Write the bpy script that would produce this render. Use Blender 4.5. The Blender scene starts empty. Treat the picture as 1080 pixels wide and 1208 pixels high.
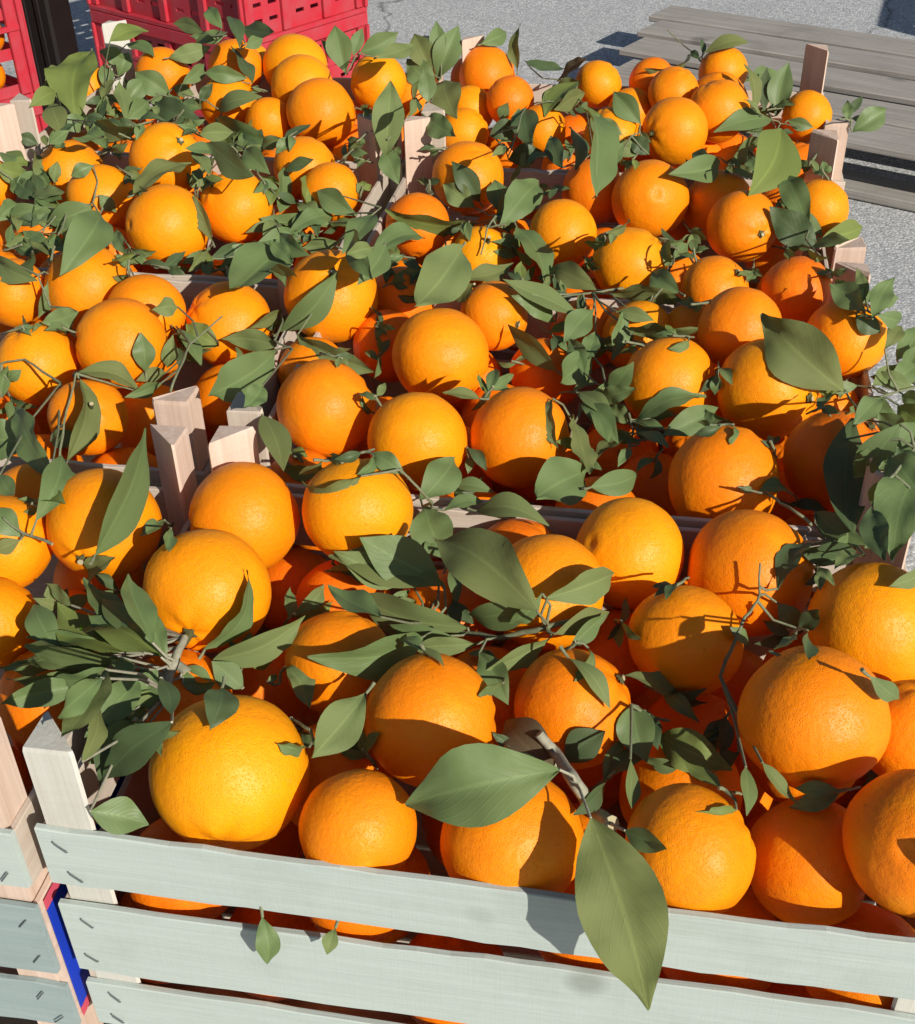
import bpy, bmesh, math, random
import numpy as np
from mathutils import Vector, Matrix, noise
random.seed(11)
sc = bpy.context.scene
COL = sc.collection
RIM = 0.465                      # height of the upper crates' rims above the ground (m)
# ------------------------------------------------------------------ camera, sky, sun, exposure
cam = bpy.data.cameras.new('camera'); camo = bpy.data.objects.new('camera', cam); COL.objects.link(camo)
PITCH, ROLL = math.radians(36.0767), math.radians(-1.369)
camo.location = (0, 0, RIM + 0.5346)
camo.rotation_euler = (Matrix.Rotation(math.pi/2 - PITCH, 3, 'X') @ Matrix.Rotation(ROLL, 3, 'Z')).to_euler()
cam.sensor_fit = 'VERTICAL'; cam.sensor_height = 36.0; cam.lens = 43.236
cam.clip_start = 0.02; cam.clip_end = 200
sc.camera = camo
SUN_AZ, SUN_EL = math.radians(36), math.radians(28)      # azimuth from -Y towards +X
sdir = Vector((math.sin(SUN_AZ)*math.cos(SUN_EL), -math.cos(SUN_AZ)*math.cos(SUN_EL), math.sin(SUN_EL)))
w = bpy.data.worlds.new('World'); sc.world = w; w.use_nodes = True
nt = w.node_tree; bg = nt.nodes['Background']
sky = nt.nodes.new('ShaderNodeTexSky'); sky.sky_type = 'NISHITA'; sky.sun_disc = False
sky.sun_elevation = SUN_EL; sky.sun_rotation = math.atan2(sdir.x, sdir.y)
nt.links.new(sky.outputs[0], bg.inputs[0]); bg.inputs[1].default_value = 0.058
sl = bpy.data.lights.new('sun', 'SUN'); sl.energy = 5.0; sl.angle = math.radians(0.5); sl.color = (1, .93, .82)
so = bpy.data.objects.new('sun', sl); COL.objects.link(so); so.rotation_euler = (-sdir).to_track_quat('-Z', 'Y').to_euler()
so.location = (2, -2, 3)
vs = sc.view_settings; vs.view_transform = 'Standard'; vs.look = 'None'; vs.exposure = 0.1; vs.gamma = 1; vs.use_curve_mapping = False
sc.cycles.max_bounces = 8; sc.cycles.diffuse_bounces = 4
# ------------------------------------------------------------------ tables, all in metres (z above the crate rims)
#   oranges: label, x, y, z, radius, stem axis, tone, calyx kind, crate      leaves: base, tip, facing, width, tone
CRATE_POSE = {'F': [-0.2361, 0.4512, -0.1814], 'A': [-0.1753, 0.7869, -0.1879], 'B': [-0.1097, 1.1257, -0.1781], 'C': [-0.0367, 1.4515, -0.1771], 'G': [-0.7403, 0.5376, -0.1814], 'H': [-0.6882, 0.8844, -0.1779], 'I': [-0.6235, 1.2181, -0.1781], 'J': [-0.5486, 1.5431, -0.1771]}
ORANGES = [
 ('largest yellow orange, resting on the left end of the white front slat',-0.1341,0.4851,0.0,0.0453,-0.01,-0.96,-0.28,0.0,0,'F'),
 ('orange behind the top front slat, next right of the largest yellow one',-0.059,0.4477,-0.0056,0.0325,0.18,-0.94,-0.3,0.45,0,'F'),
 ('orange behind the front slat half covered by the big flat green leaf',0.0259,0.4393,-0.0099,0.0396,-0.18,0.82,0.54,0.45,0,'F'),
 ('bright orange just right of the long hanging leaf, behind the front slat',0.119,0.4218,0.0,0.0357,0.93,0.15,0.33,0.35,0,'F'),
 ('orange at front slat crossed by a slanting shadow edge, second from right corner',0.1905,0.4347,-0.0276,0.0355,0.8,-0.6,-0.09,0.5,0,'F'),
 ('orange cut by the picture edge at the front right corner, dark spot',0.2308,0.4045,0.0243,0.0372,0.46,0.64,-0.61,0.6,0,'F'),
 ('small orange piece with dry twig squeezed beneath the speckled pale orange, right edge',0.262,0.5005,0.0021,0.0325,0.08,0.24,0.97,0.4,0,'F'),
 ('big plump orange under the pale navel orange near the right edge',0.1969,0.4877,0.0302,0.0415,-0.07,-0.91,-0.4,0.5,0,'F'),
 ('pale navel orange with a whitish glare by the right edge of the front crate',0.2614,0.5834,0.0121,0.0408,0.25,0.75,-0.62,0.15,0,'F'),
 ('orange with a twig-shaped shadow across its lower right half, in the front crate',0.1444,0.5874,0.0,0.037,-0.35,-0.61,-0.72,0.35,0,'F'),
 ('orange with a dark leaf shadow and stub stem before it, by lilac slat',0.199,0.6545,0.0,0.0442,0.92,0.18,0.35,0.5,0,'F'),
 ('bright yellow orange at the middle of the lilac slat behind the front crate',0.1192,0.6774,0.0015,0.0392,0.77,0.35,-0.54,0.05,0,'F'),
 ('orange behind the twisted twig bundle in the middle of the front crate',0.0581,0.6311,0.0073,0.0385,0.7,0.69,0.18,0.25,0,'F'),
 ('round orange with a shadow across its base, above the big flat green leaf',-0.0192,0.5223,0.0,0.0396,0.99,0.16,-0.03,0.5,0,'F'),
 ('orange half hidden below the leaf fan, left of the round shaded-base orange',-0.078,0.5866,-0.012,0.0357,0.42,0.57,0.7,0.45,0,'F'),
 ('orange with striped leaf shadows in the middle of the front crate',0.0683,0.5419,-0.012,0.0372,0.8,0.06,0.59,0.6,1,'F'),
 ('large orange with its stem still on and a narrow leaf across it',-0.1681,0.6348,0.0121,0.0424,-0.15,-0.99,-0.06,0.2,2,'F'),
 ('orange right below the four bare wooden corner posts',-0.154,0.7164,0.012,0.0409,-0.95,-0.29,0.11,0.4,0,'F'),
 ('yellow pitted orange right of the one below the four corner posts',-0.071,0.7075,0.0228,0.0397,0.08,0.57,0.82,0.1,0,'F'),
 ('dark red shaded orange deep between three larger ones, front crate left half',-0.1271,0.729,-0.0685,0.0345,0.38,0.74,0.55,0.9,0,'F'),
 ('shaded orange sliver behind the leaf fan, above the half hidden one',-0.0844,0.682,-0.0441,0.0345,-0.93,-0.35,-0.09,0.9,0,'F'),
 ('deep red-orange one wedged between the twig bundle and the twig-shadow orange',0.1058,0.6361,-0.0579,0.0345,-0.44,0.87,0.21,0.85,0,'F'),
 ('shaded orange low under the bright green leaf in the front crate',0.1521,0.5726,-0.075,0.0345,0.11,-0.75,-0.65,0.8,0,'F'),
 ('shaded orange peeping over the olive leaf at the twig bundle',0.0431,0.7033,-0.0274,0.0345,0.67,-0.06,0.74,0.85,0,'F'),
 ('shaded orange under the long serrated leaf, above the largest yellow orange',-0.1411,0.638,-0.082,0.0345,0.83,-0.4,-0.38,0.85,0,'F'),
 ('shaded orange under the thick cut stem, above the largest yellow orange',-0.1829,0.573,-0.0279,0.0345,-0.14,0.52,0.84,0.7,0,'F'),
 ('orange cut by the left picture edge, lowest one in the left front crate',-0.3212,0.6408,-0.017,0.0325,0.49,0.82,0.3,0.2,0,'G'),
 ('orange at the left edge beneath the light leaf with a bare twig',-0.3261,0.7037,0.0037,0.0346,0.93,0.25,0.25,0.2,0,'G'),
 ('orange split by a long grey-green leaf, left of the corner posts',-0.2527,0.7088,0.0151,0.0406,-0.19,-0.98,-0.06,0.25,1,'G'),
 ('small orange glimpsed behind the light leaf at the left edge',-0.326,0.77,-0.0132,0.0345,-0.87,-0.42,0.26,0.4,0,'G'),
 ('orange showing a green star calyx and dry stalk, left of the posts',-0.3059,0.8808,0.0,0.0325,0.33,-0.68,0.66,0.45,2,'H'),
 ('orange with a dark triangular shadow, left of the star calyx orange',-0.411,1.0259,-0.075,0.0345,0.6,0.76,0.25,0.55,0,'H'),
 ('yellow orange above the dark twig at the left edge, second row',-0.3736,0.976,-0.0015,0.0365,-0.27,0.08,0.96,0.15,0,'H'),
 ('orange with a small curled leaf stuck on its right side',-0.2954,0.9779,0.0159,0.0408,-0.96,-0.16,0.21,0.4,0,'H'),
 ('orange under a drooping leaf, left end of the bare pale slat',-0.3536,1.0983,0.0138,0.042,-0.73,0.28,0.62,0.4,0,'H'),
 ('orange peeping out just under the bare pale slat',-0.2894,1.0541,0.0081,0.0368,0.37,-0.91,-0.17,0.4,1,'H'),
 ('upper of two oranges at the left edge beside a narrow leaf',-0.427,1.1027,0.0082,0.0325,0.12,0.85,0.51,0.4,0,'H'),
 ('lower orange piece cut by the left edge beside a narrow leaf',-0.468,1.1428,-0.0207,0.0325,-0.78,-0.13,0.61,0.3,0,'H'),
 ('orange crossed by a broad leaf shadow, right end of the bare pale slat',-0.2149,1.0649,-0.012,0.0416,-0.73,-0.26,0.63,0.3,0,'H'),
 ('round glossy orange with a bright glare above the bare pale slat',-0.31,1.2773,0.0003,0.0446,0.79,0.54,-0.29,0.2,0,'I'),
 ('orange with a dark shadow on its right half, right of the glossy one',-0.2414,1.3275,-0.0004,0.0411,-0.55,-0.33,0.76,0.25,0,'I'),
 ('orange with dry star calyx at its upper right, under a narrow olive leaf',-0.3318,1.4167,0.024,0.0428,0.57,-0.43,0.7,0.2,1,'I'),
 ('orange upper left of the glossy glare orange',-0.3994,1.3588,0.0,0.0409,0.21,-0.8,-0.57,0.25,1,'I'),
 ('low orange half buried in leaves, left of the dry calyx orange',-0.465,1.4715,-0.012,0.0417,-0.22,0.59,0.78,0.3,0,'I'),
 ('sliver of orange at the left edge above the curled leaves',-0.5547,1.439,-0.0091,0.0325,-0.57,0.11,0.82,0.3,0,'I'),
 ('small orange wedged between the calyx one and the shadowed one',-0.3079,1.4573,-0.0363,0.0345,-0.38,0.15,0.91,0.6,0,'I'),
 ('brown shaded orange below the shadowed one, left third crate',-0.2306,1.4371,-0.075,0.0345,-0.46,-0.44,-0.77,0.7,0,'I'),
 ('orange under the stack of three, upper of the pair beside the inner slat',-0.1722,1.4299,0.0049,0.0374,0.51,0.61,0.61,0.3,0,'I'),
 ('orange beside the inner slat, lower of the pair under the stack of three',-0.1381,1.368,-0.001,0.0343,0.76,0.32,-0.56,0.35,0,'I'),
 ('orange below the pale horizontal leaf, in front of the red crate',-0.4088,1.8081,0.0065,0.0403,-0.35,-0.93,-0.11,0.5,1,'J'),
 ('orange with a black pointed leaf shadow, below the dark upright leaf',-0.305,1.8159,0.0137,0.0391,-0.24,-0.07,-0.97,0.45,0,'J'),
 ('orange beneath the leaf shadowed one, left back crate',-0.3068,1.7326,-0.012,0.0392,0.48,0.41,0.77,0.25,0,'J'),
 ('orange tucked left of the lowest in the stack of three',-0.2423,1.6613,-0.0148,0.0325,-0.71,0.38,0.6,0.3,0,'J'),
 ('topmost of the three yellow oranges stacked before the red crate',-0.2185,1.8181,0.0123,0.0465,-0.18,-0.4,-0.9,0.1,0,'J'),
 ('middle of the three yellow oranges stacked before the red crate',-0.2012,1.7287,0.009,0.0447,0.86,0.48,0.14,0.15,0,'J'),
 ('lowest and largest of the three oranges stacked before the red crate',-0.1691,1.6398,0.002,0.0463,-0.51,-0.49,-0.71,0.4,0,'J'),
 ('small pale yellow orange at the left of the stack of three',-0.297,1.9011,-0.0095,0.0345,-0.43,-0.82,-0.38,0.0,1,'J'),
 ('orange sliver left of the bright yellow-green upright leaf',-0.5265,1.8285,-0.0127,0.0345,0.94,0.0,-0.34,0.3,0,'J'),
 ('orange fragment at the foot of the pale left post',-0.5672,1.5691,-0.0102,0.0345,0.81,0.05,-0.59,0.4,0,'I'),
 ('yellow orange with a flat lower shadow, left end of the back crate',-0.0934,1.7014,0.0228,0.0381,-0.88,-0.45,0.14,0.05,0,'C'),
 ('round deep orange before the pale back post, against the asphalt',0.056,1.7465,0.015,0.0403,0.89,-0.24,0.38,0.6,0,'C'),
 ('red sliver of orange behind the round deep orange at the back',0.0381,1.8138,-0.0102,0.0345,-0.7,0.04,-0.71,0.9,0,'C'),
 ('smaller orange with a pointed yellow patch, lower right of the round deep orange',0.0831,1.6451,0.0112,0.0325,-0.77,0.18,0.61,0.7,0,'C'),
 ('yellow orange just below the round deep orange at the back',0.0309,1.6761,-0.0101,0.0325,-0.33,-0.94,-0.08,0.1,1,'C'),
 ('yellow orange right of the pale pair of middle posts',0.021,1.6132,-0.0197,0.0325,0.77,-0.02,0.64,0.15,0,'C'),
 ('small orange under the flat shadowed yellow one, by the middle posts',-0.0496,1.7466,-0.0129,0.0345,-0.83,0.23,-0.51,0.5,0,'C'),
 ('orange barred by shadows right of the dark folded leaves',0.1231,1.5966,-0.012,0.0325,1.0,-0.03,0.02,0.3,0,'C'),
 ('small yellow orange beside the shadow on the asphalt',0.207,1.7059,0.011,0.0325,0.69,0.31,0.66,0.15,0,'C'),
 ('orange half behind the long drooping leaf, back crate middle',0.2063,1.5332,0.0,0.0353,-0.52,-0.03,0.85,0.2,0,'C'),
 ('small orange beneath the dark leaf tip, left of the heap of six',0.2477,1.6586,-0.0118,0.0325,-0.14,-0.1,-0.98,0.3,0,'C'),
 ('orange at the front left of the heap beside the pallet',0.2842,1.5276,0.0054,0.0416,-0.82,-0.55,0.14,0.3,1,'C'),
 ('pitted orange at the front right of the heap beside the pallet',0.3472,1.5784,0.013,0.0404,-0.39,0.2,0.9,0.35,0,'C'),
 ('orange sandwiched between the topmost twig one and the pitted one',0.3704,1.6887,-0.0116,0.0407,-0.01,0.22,-0.98,0.4,0,'C'),
 ('orange in the middle left of the heap beside the pallet',0.2982,1.6323,0.0201,0.0335,0.42,-0.16,0.89,0.4,0,'C'),
 ('reddish shaded orange at the left of the heap, beneath the thin olive leaf',0.2816,1.7078,0.012,0.0326,0.76,-0.54,0.36,0.7,0,'C'),
 ('topmost orange with a twig on it, against the pallet boards',0.3849,1.7424,0.013,0.0343,0.54,-0.62,-0.56,0.3,0,'C'),
 ('orange between the two tallest right posts, dark top shadow',0.4714,1.6079,-0.0062,0.0325,-0.93,0.36,-0.09,0.2,0,'C'),
 ('shaded red-orange above the broad bright green leaf',0.3822,1.628,-0.0685,0.0345,0.46,-0.85,0.27,0.75,1,'C'),
 ('orange with a black leaf shadow, lower right of the middle posts',0.0222,1.3897,0.004,0.0426,0.47,-0.21,0.86,0.35,0,'B'),
 ('shaded orange lower left of the black leaf-shadow orange',-0.0367,1.2925,-0.012,0.0358,0.03,0.76,0.65,0.75,0,'B'),
 ('yellow orange left of the cracked one, third crate',0.1191,1.2323,0.0,0.0361,-0.84,0.34,-0.43,0.2,0,'B'),
 ('bright yellow orange below the cracked one, third crate',0.1803,1.1525,0.0,0.0387,0.63,0.0,0.77,0.1,0,'B'),
 ('orange with a creased cracked navel, in the middle of the third crate',0.2237,1.3157,0.0027,0.0427,-0.01,0.86,-0.5,0.4,0,'B'),
 ('orange between the cracked one and the one with the broad shadow band',0.3048,1.3295,-0.0129,0.0404,-0.95,-0.15,0.28,0.4,0,'B'),
 ('orange with a broad shadow band, beside the dark pointed leaf',0.3124,1.2411,0.0,0.0382,0.35,-0.92,0.15,0.5,1,'B'),
 ('orange in front of the middle right post with a teal leaf before it',0.3948,1.2509,0.012,0.0325,0.93,0.26,0.26,0.25,0,'B'),
 ('red-orange behind the yellow one, left of the cracked one',0.1661,1.3691,-0.008,0.0374,0.93,0.28,0.25,0.7,0,'B'),
 ('yellow ribbed orange with its stalk, above the broad pale leaf',0.032,1.2267,-0.0215,0.0325,0.21,-0.56,0.8,0.0,2,'B'),
 ('orange piece below the long horizontal leaf, third crate left',-0.0178,1.3792,-0.075,0.0345,-0.86,-0.4,0.32,0.6,0,'B'),
 ('shaded orange right of the bright yellow one in the third crate',0.2598,1.3551,-0.0736,0.0345,-0.18,0.28,0.94,0.7,0,'B'),
 ('shaded orange in the gap left of the post orange',0.3875,1.3552,-0.0266,0.0345,0.34,-0.68,-0.65,0.7,0,'B'),
 ("orange with a slim leaf across its left side, at the second crate's back left",-0.1152,1.0705,0.0126,0.0444,0.14,-0.55,0.82,0.25,1,'A'),
 ('shaded red orange left of the broad pale leaf',-0.0483,1.1027,-0.0115,0.0345,0.99,-0.07,-0.12,0.75,0,'A'),
 ('round orange with a slanting shadow at its right, second crate centre',-0.0118,0.9711,0.0,0.0424,0.89,-0.18,-0.42,0.3,0,'A'),
 ('shaded red orange tucked behind the round centre one, second crate',-0.0621,1.0426,-0.0273,0.0345,-0.71,-0.65,-0.27,0.85,0,'A'),
 ('deep orange upper right of the four corner posts',-0.1087,0.8853,0.0,0.0412,0.84,0.48,0.24,0.5,0,'A'),
 ('yellow pitted orange below the round centre one, second crate',-0.0306,0.8321,0.0,0.0402,0.19,0.81,0.56,0.15,0,'A'),
 ('orange with a dark pointed shadow at its base, above the lilac slat',0.0518,0.8335,0.0,0.0409,0.93,-0.28,-0.25,0.5,0,'A'),
 ('orange with a horizontal shadow band right of the broad pale leaf',0.0387,1.0447,0.0007,0.0325,0.68,-0.73,0.08,0.45,1,'A'),
 ('dark red orange above the pointed-shadow one, behind a twisted leaf',0.0859,1.0002,-0.0374,0.0345,-0.61,-0.33,-0.72,0.85,0,'A'),
 ('wide pitted orange under the pale leaf, right of the leaf cluster',0.1834,0.9138,0.0,0.0399,-0.58,0.71,0.4,0.3,0,'A'),
 ('orange with a curved shadow, touching the top of the one under the olive leaf',0.251,0.9614,0.0252,0.0364,0.46,0.62,0.63,0.55,0,'A'),
 ('big yellow orange beneath the large olive-grey leaf',0.2604,0.8857,0.0085,0.0424,0.68,-0.71,0.19,0.2,1,'A'),
 ('orange to the right of the large olive-grey leaf',0.3466,0.9637,0.0122,0.0359,-0.35,0.05,-0.93,0.25,0,'A'),
 ('orange half in shadow just above the right end of the lilac slat',0.2024,0.7649,0.0,0.0418,0.54,0.6,0.59,0.55,0,'A'),
 ('shaded red-brown orange behind the dark upright leaf at the right edge',0.2939,0.7875,0.0,0.0413,0.52,-0.05,0.86,0.85,1,'A'),
 ('orange with ragged leaf shadows at the back of the second crate',0.2494,1.0656,0.0121,0.0325,0.55,-0.37,0.75,0.45,1,'A'),
 ('shaded red orange below the right rear post of the second crate',0.322,1.0464,0.0169,0.0333,0.47,0.6,0.65,0.85,0,'A'),
 ('yellow orange mostly behind pale leaves, above the wide pitted one',0.1732,1.0209,-0.0132,0.0345,0.22,0.8,0.55,0.2,0,'A'),
 ('shaded end of an orange between pale leaves and the curved-shadow one',0.2253,1.0162,-0.0128,0.0345,-0.33,-0.67,-0.66,0.5,0,'A'),
 ('small bright orange fragment below the leaf cluster',0.1413,0.9131,-0.0795,0.0345,0.09,-0.69,0.72,0.7,1,'A'),
 ('low dark orange beside the half shaded one above the lilac slat',0.2819,0.8277,-0.075,0.0345,0.4,0.74,0.54,0.9,0,'A'),
 ("red orange behind the crossing twigs at the second crate's middle back",0.1267,1.0539,-0.0268,0.0345,-0.19,-0.19,0.96,0.8,1,'A'),
 ('dark orange in the gap left of the half shaded one',0.1673,0.8506,-0.0705,0.0345,0.87,-0.28,0.41,0.9,0,'A'),
 ('orange behind a leaf just above the deep orange by the posts',-0.1292,0.9922,-0.0274,0.0345,-0.84,-0.54,0.12,0.5,0,'A'),
]
DEEP_ORANGES = [
 ('dim sunken orange below the largest yellow orange',-0.17,0.4775,-0.0768,0.0355,-0.54,0.84,0.02,'F'),
 ('dim sunken orange left of the bright orange just right of the long hanging leaf',0.0712,0.437,-0.0781,0.0349,0.34,-0.9,0.29,'F'),
 ('dim sunken orange below the orange behind the top front slat',-0.0646,0.4583,-0.0716,0.0345,0.94,0.16,0.31,'F'),
 ('dim sunken orange below the bright orange just right of the long hanging leaf',0.1446,0.4275,-0.0897,0.0365,0.85,0.41,0.32,'F'),
 ('dim sunken orange right of the bright orange just right of the long hanging leaf',0.2218,0.4048,-0.0824,0.0345,0.84,0.33,-0.44,'F'),
 ('dim sunken orange right of the round orange with a shadow across its base',0.2163,0.5393,-0.0551,0.0355,0.52,-0.19,-0.83,'F'),
 ('dim sunken orange behind the bright orange just right of the long hanging leaf',0.133,0.5075,-0.0526,0.0378,-0.49,0.43,0.76,'F'),
 ('dim sunken orange right of the orange half hidden below the leaf fan',0.0183,0.5823,-0.0426,0.0342,0.37,-0.9,0.24,'F'),
 ('dim sunken orange behind the orange behind the top front slat',-0.0808,0.5252,-0.0518,0.0365,-0.4,-0.91,-0.07,'F'),
 ('dim sunken orange right of the shaded orange sliver behind the leaf fan',-0.0106,0.6598,-0.0417,0.0373,0.11,0.2,-0.97,'F'),
 ('dim sunken orange below the small bright orange fragment below the leaf cluster',0.2389,0.6072,-0.0565,0.0349,0.15,-0.74,0.66,'F'),
 ('dim sunken orange below the round orange with a shadow across its base',-0.0103,0.4492,-0.1512,0.0347,0.16,0.35,0.92,'F'),
 ('dim sunken orange below the shaded orange under the long serrated leaf',-0.1211,0.4713,-0.144,0.0344,-0.61,0.36,0.71,'F'),
 ('dim sunken orange right of the orange behind the top front slat',0.1128,0.4299,-0.154,0.0362,-0.83,-0.17,0.53,'F'),
 ('dim sunken orange right of the largest yellow orange',0.1974,0.4112,-0.1496,0.0368,-0.35,0.11,-0.93,'F'),
 ('dim sunken orange left of the orange behind the top front slat',-0.1925,0.4831,-0.1413,0.0344,0.03,0.96,-0.29,'F'),
 ('dim sunken orange right of the shaded orange under the long serrated leaf',0.0718,0.5165,-0.1238,0.0345,0.11,-0.9,0.42,'F'),
 ('dim sunken orange behind the round orange with a shadow across its base',-0.0208,0.69,-0.1348,0.0373,0.64,-0.44,-0.63,'F'),
 ('dim sunken orange below the big yellow orange beneath the large olive-grey leaf',0.2056,0.4963,-0.1141,0.0369,-0.85,-0.5,-0.14,'F'),
 ('dim sunken orange below the orange half hidden below the leaf fan',0.0087,0.5569,-0.133,0.0377,0.57,0.68,-0.46,'F'),
 ('dim sunken orange below the orange with a dark pointed shadow at its base',0.1988,0.6529,-0.1139,0.0345,0.38,-0.33,-0.87,'F'),
 ('dim sunken orange below the shaded orange under the thick cut stem',-0.1448,0.5428,-0.136,0.0349,-0.47,-0.02,0.88,'F'),
 ('dim sunken orange right of the dark red shaded orange deep between three larger ones',0.0823,0.5985,-0.1254,0.0361,0.04,0.28,-0.96,'F'),
 ('dim sunken orange below the yellow pitted orange below the round centre one',0.0579,0.6821,-0.1175,0.0352,0.74,0.01,0.67,'F'),
 ('dim sunken orange right of the shaded orange under the thick cut stem',-0.058,0.5006,-0.127,0.0362,-0.8,-0.45,-0.39,'F'),
 ('dim sunken orange left of the orange half hidden below the leaf fan',-0.1195,0.6881,-0.1246,0.0342,0.03,-0.94,-0.34,'F'),
 ('dim sunken orange below the wide pitted orange under the pale leaf',0.2506,0.5978,-0.1316,0.0358,0.57,0.78,0.26,'F'),
 ('dim sunken orange below the dark red orange above the pointed-shadow one',0.1256,0.664,-0.1309,0.0367,-0.86,0.18,0.48,'F'),
 ('dim sunken orange below the yellow orange mostly behind pale leaves',0.1832,0.5765,-0.137,0.0363,-0.63,0.21,-0.75,'F'),
 ('dim sunken orange right of the yellow pitted orange below the round centre one',0.1088,0.7716,-0.0382,0.0345,-0.2,-0.93,-0.31,'A'),
 ('dim sunken orange right of the orange right below the four bare wooden corner posts',-0.1252,0.8187,-0.04,0.0358,0.0,0.32,-0.95,'A'),
 ('dim sunken orange right of the small bright orange fragment below the leaf cluster',0.2716,0.7437,-0.0617,0.0361,-0.5,-0.77,0.39,'A'),
 ('dim sunken orange left of the small bright orange fragment below the leaf cluster',0.0063,0.7962,-0.0599,0.0374,-0.47,-0.88,0.01,'A'),
 ('dim sunken orange left of the big yellow orange beneath the large olive-grey leaf',0.2629,0.9695,-0.0555,0.0341,-0.45,0.69,0.56,'A'),
 ('dim sunken orange left of the orange with a dark pointed shadow at its base',0.0395,0.9439,-0.0547,0.0354,0.62,0.51,-0.6,'A'),
 ('dim sunken orange left of the yellow pitted orange below the round centre one',-0.0682,0.9368,-0.0598,0.0365,0.16,0.18,0.97,'A'),
 ('dim sunken orange right of the big yellow orange beneath the large olive-grey leaf',0.3211,0.9213,-0.0389,0.0346,-0.86,-0.51,0.01,'A'),
 ('dim sunken orange below the round orange with a slanting shadow at its right',0.0097,1.0299,-0.0601,0.0367,0.24,0.97,-0.01,'A'),
 ('dim sunken orange left of the wide pitted orange under the pale leaf',0.0752,0.8839,-0.06,0.0349,-0.97,0.21,0.15,'A'),
 ('dim sunken orange right of the deep orange upper right of the four corner posts',-0.0038,0.8807,-0.0594,0.0379,0.17,0.67,-0.73,'A'),
 ('dim sunken orange behind the shaded orange sliver behind the leaf fan',-0.1105,0.8138,-0.1156,0.0361,-0.34,0.9,0.27,'A'),
 ('dim sunken orange below the deep orange upper right of the four corner posts',0.0532,0.7838,-0.1364,0.0343,-0.25,-0.86,-0.45,'A'),
 ('dim sunken orange below the orange with a curved shadow',0.1548,0.768,-0.123,0.0378,0.45,-0.71,-0.54,'A'),
 ('dim sunken orange below the shaded red orange tucked behind the round centre one',-0.0313,0.8048,-0.1344,0.036,0.43,-0.07,0.9,'A'),
 ('dim sunken orange right of the orange with a dark pointed shadow at its base',0.2283,0.7495,-0.1209,0.0358,-0.02,-0.5,-0.86,'A'),
 ('dim sunken orange right of the wide pitted orange under the pale leaf',0.3047,0.9056,-0.1145,0.0348,-0.03,0.57,0.82,'A'),
 ('dim sunken orange behind the small bright orange fragment below the leaf cluster',0.16,1.0021,-0.1278,0.038,0.18,-0.21,0.96,'A'),
 ('dim sunken orange left of the yellow orange mostly behind pale leaves',0.0526,0.9872,-0.1353,0.0354,0.72,-0.51,-0.47,'A'),
 ('dim sunken orange below the shaded red orange left of the broad pale leaf',0.0845,0.8774,-0.1366,0.0341,-0.2,-0.47,0.86,'A'),
 ('dim sunken orange behind the orange half hidden below the leaf fan',-0.0228,0.9338,-0.1189,0.0342,0.43,-0.83,0.35,'A'),
 ('dim sunken orange right of the dark red orange above the pointed-shadow one',0.2333,0.9889,-0.1221,0.0348,-0.51,-0.32,0.8,'A'),
 ('dim sunken orange behind the shaded orange under the long serrated leaf',-0.0691,0.8839,-0.1279,0.0354,0.26,-0.89,-0.37,'A'),
 ('dim sunken orange below the orange to the right of the large olive-grey leaf',0.1887,0.8961,-0.136,0.0374,-0.03,0.26,0.97,'A'),
 ('dim sunken orange right of the yellow orange mostly behind pale leaves',0.3247,0.9743,-0.1239,0.0349,-0.59,-0.4,0.7,'A'),
 ('dim sunken orange below the orange with a slim leaf across its left side',0.0257,0.8514,-0.1169,0.0344,0.74,0.45,-0.5,'A'),
 ('dim sunken orange behind the wide pitted orange under the pale leaf',0.2203,1.111,-0.0528,0.0379,0.95,0.12,-0.27,'B'),
 ('dim sunken orange right of the shaded red orange left of the broad pale leaf',-0.0085,1.1522,-0.0399,0.0359,-0.99,0.1,-0.1,'B'),
 ('dim sunken orange behind the dark red orange above the pointed-shadow one',0.083,1.1349,-0.0546,0.0377,0.77,-0.21,0.6,'B'),
 ('dim sunken orange right of the orange with a curved shadow',0.3152,1.0934,-0.0518,0.0351,0.52,0.1,0.85,'B'),
 ('dim sunken orange right of the yellow ribbed orange with its stalk',0.058,1.3466,-0.0559,0.0358,0.15,0.83,-0.54,'B'),
 ('dim sunken orange right of the bright yellow orange below the cracked one',0.2437,1.2229,-0.0535,0.0342,-0.52,-0.64,0.56,'B'),
 ('dim sunken orange left of the orange to the right of the large olive-grey leaf',0.3538,1.1697,-0.0504,0.037,0.5,-0.64,0.58,'B'),
 ('dim sunken orange below the yellow orange left of the cracked one',0.1099,1.2767,-0.0606,0.034,-0.09,0.09,-0.99,'B'),
 ('dim sunken orange right of the orange with a broad shadow band',0.3641,1.2961,-0.055,0.0345,0.8,-0.55,0.22,'B'),
 ('dim sunken orange left of the bright yellow orange below the cracked one',0.138,1.1806,-0.0531,0.0348,-0.69,0.22,-0.69,'B'),
 ('dim sunken orange right of the yellow orange left of the cracked one',0.1757,1.3033,-0.0612,0.0344,-0.58,0.79,0.2,'B'),
 ('dim sunken orange left of the shaded red orange left of the broad pale leaf',-0.0556,1.2244,-0.057,0.0346,0.8,-0.19,0.56,'B'),
 ('dim sunken orange left of the orange with a curved shadow',0.1735,1.1138,-0.1197,0.0363,0.15,0.98,-0.13,'B'),
 ('dim sunken orange behind the orange with a dark pointed shadow at its base',0.1033,1.1309,-0.1335,0.0378,0.36,0.7,0.62,'B'),
 ('dim sunken orange behind the yellow pitted orange below the round centre one',-0.039,1.1608,-0.1345,0.0375,0.42,-0.37,-0.83,'B'),
 ('dim sunken orange right of the round orange with a slanting shadow at its right',0.0303,1.1389,-0.1156,0.0356,0.46,-0.52,0.72,'B'),
 ('dim sunken orange below the bright yellow orange below the cracked one',0.1855,1.3185,-0.1297,0.0358,0.38,-0.55,0.75,'B'),
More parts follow.
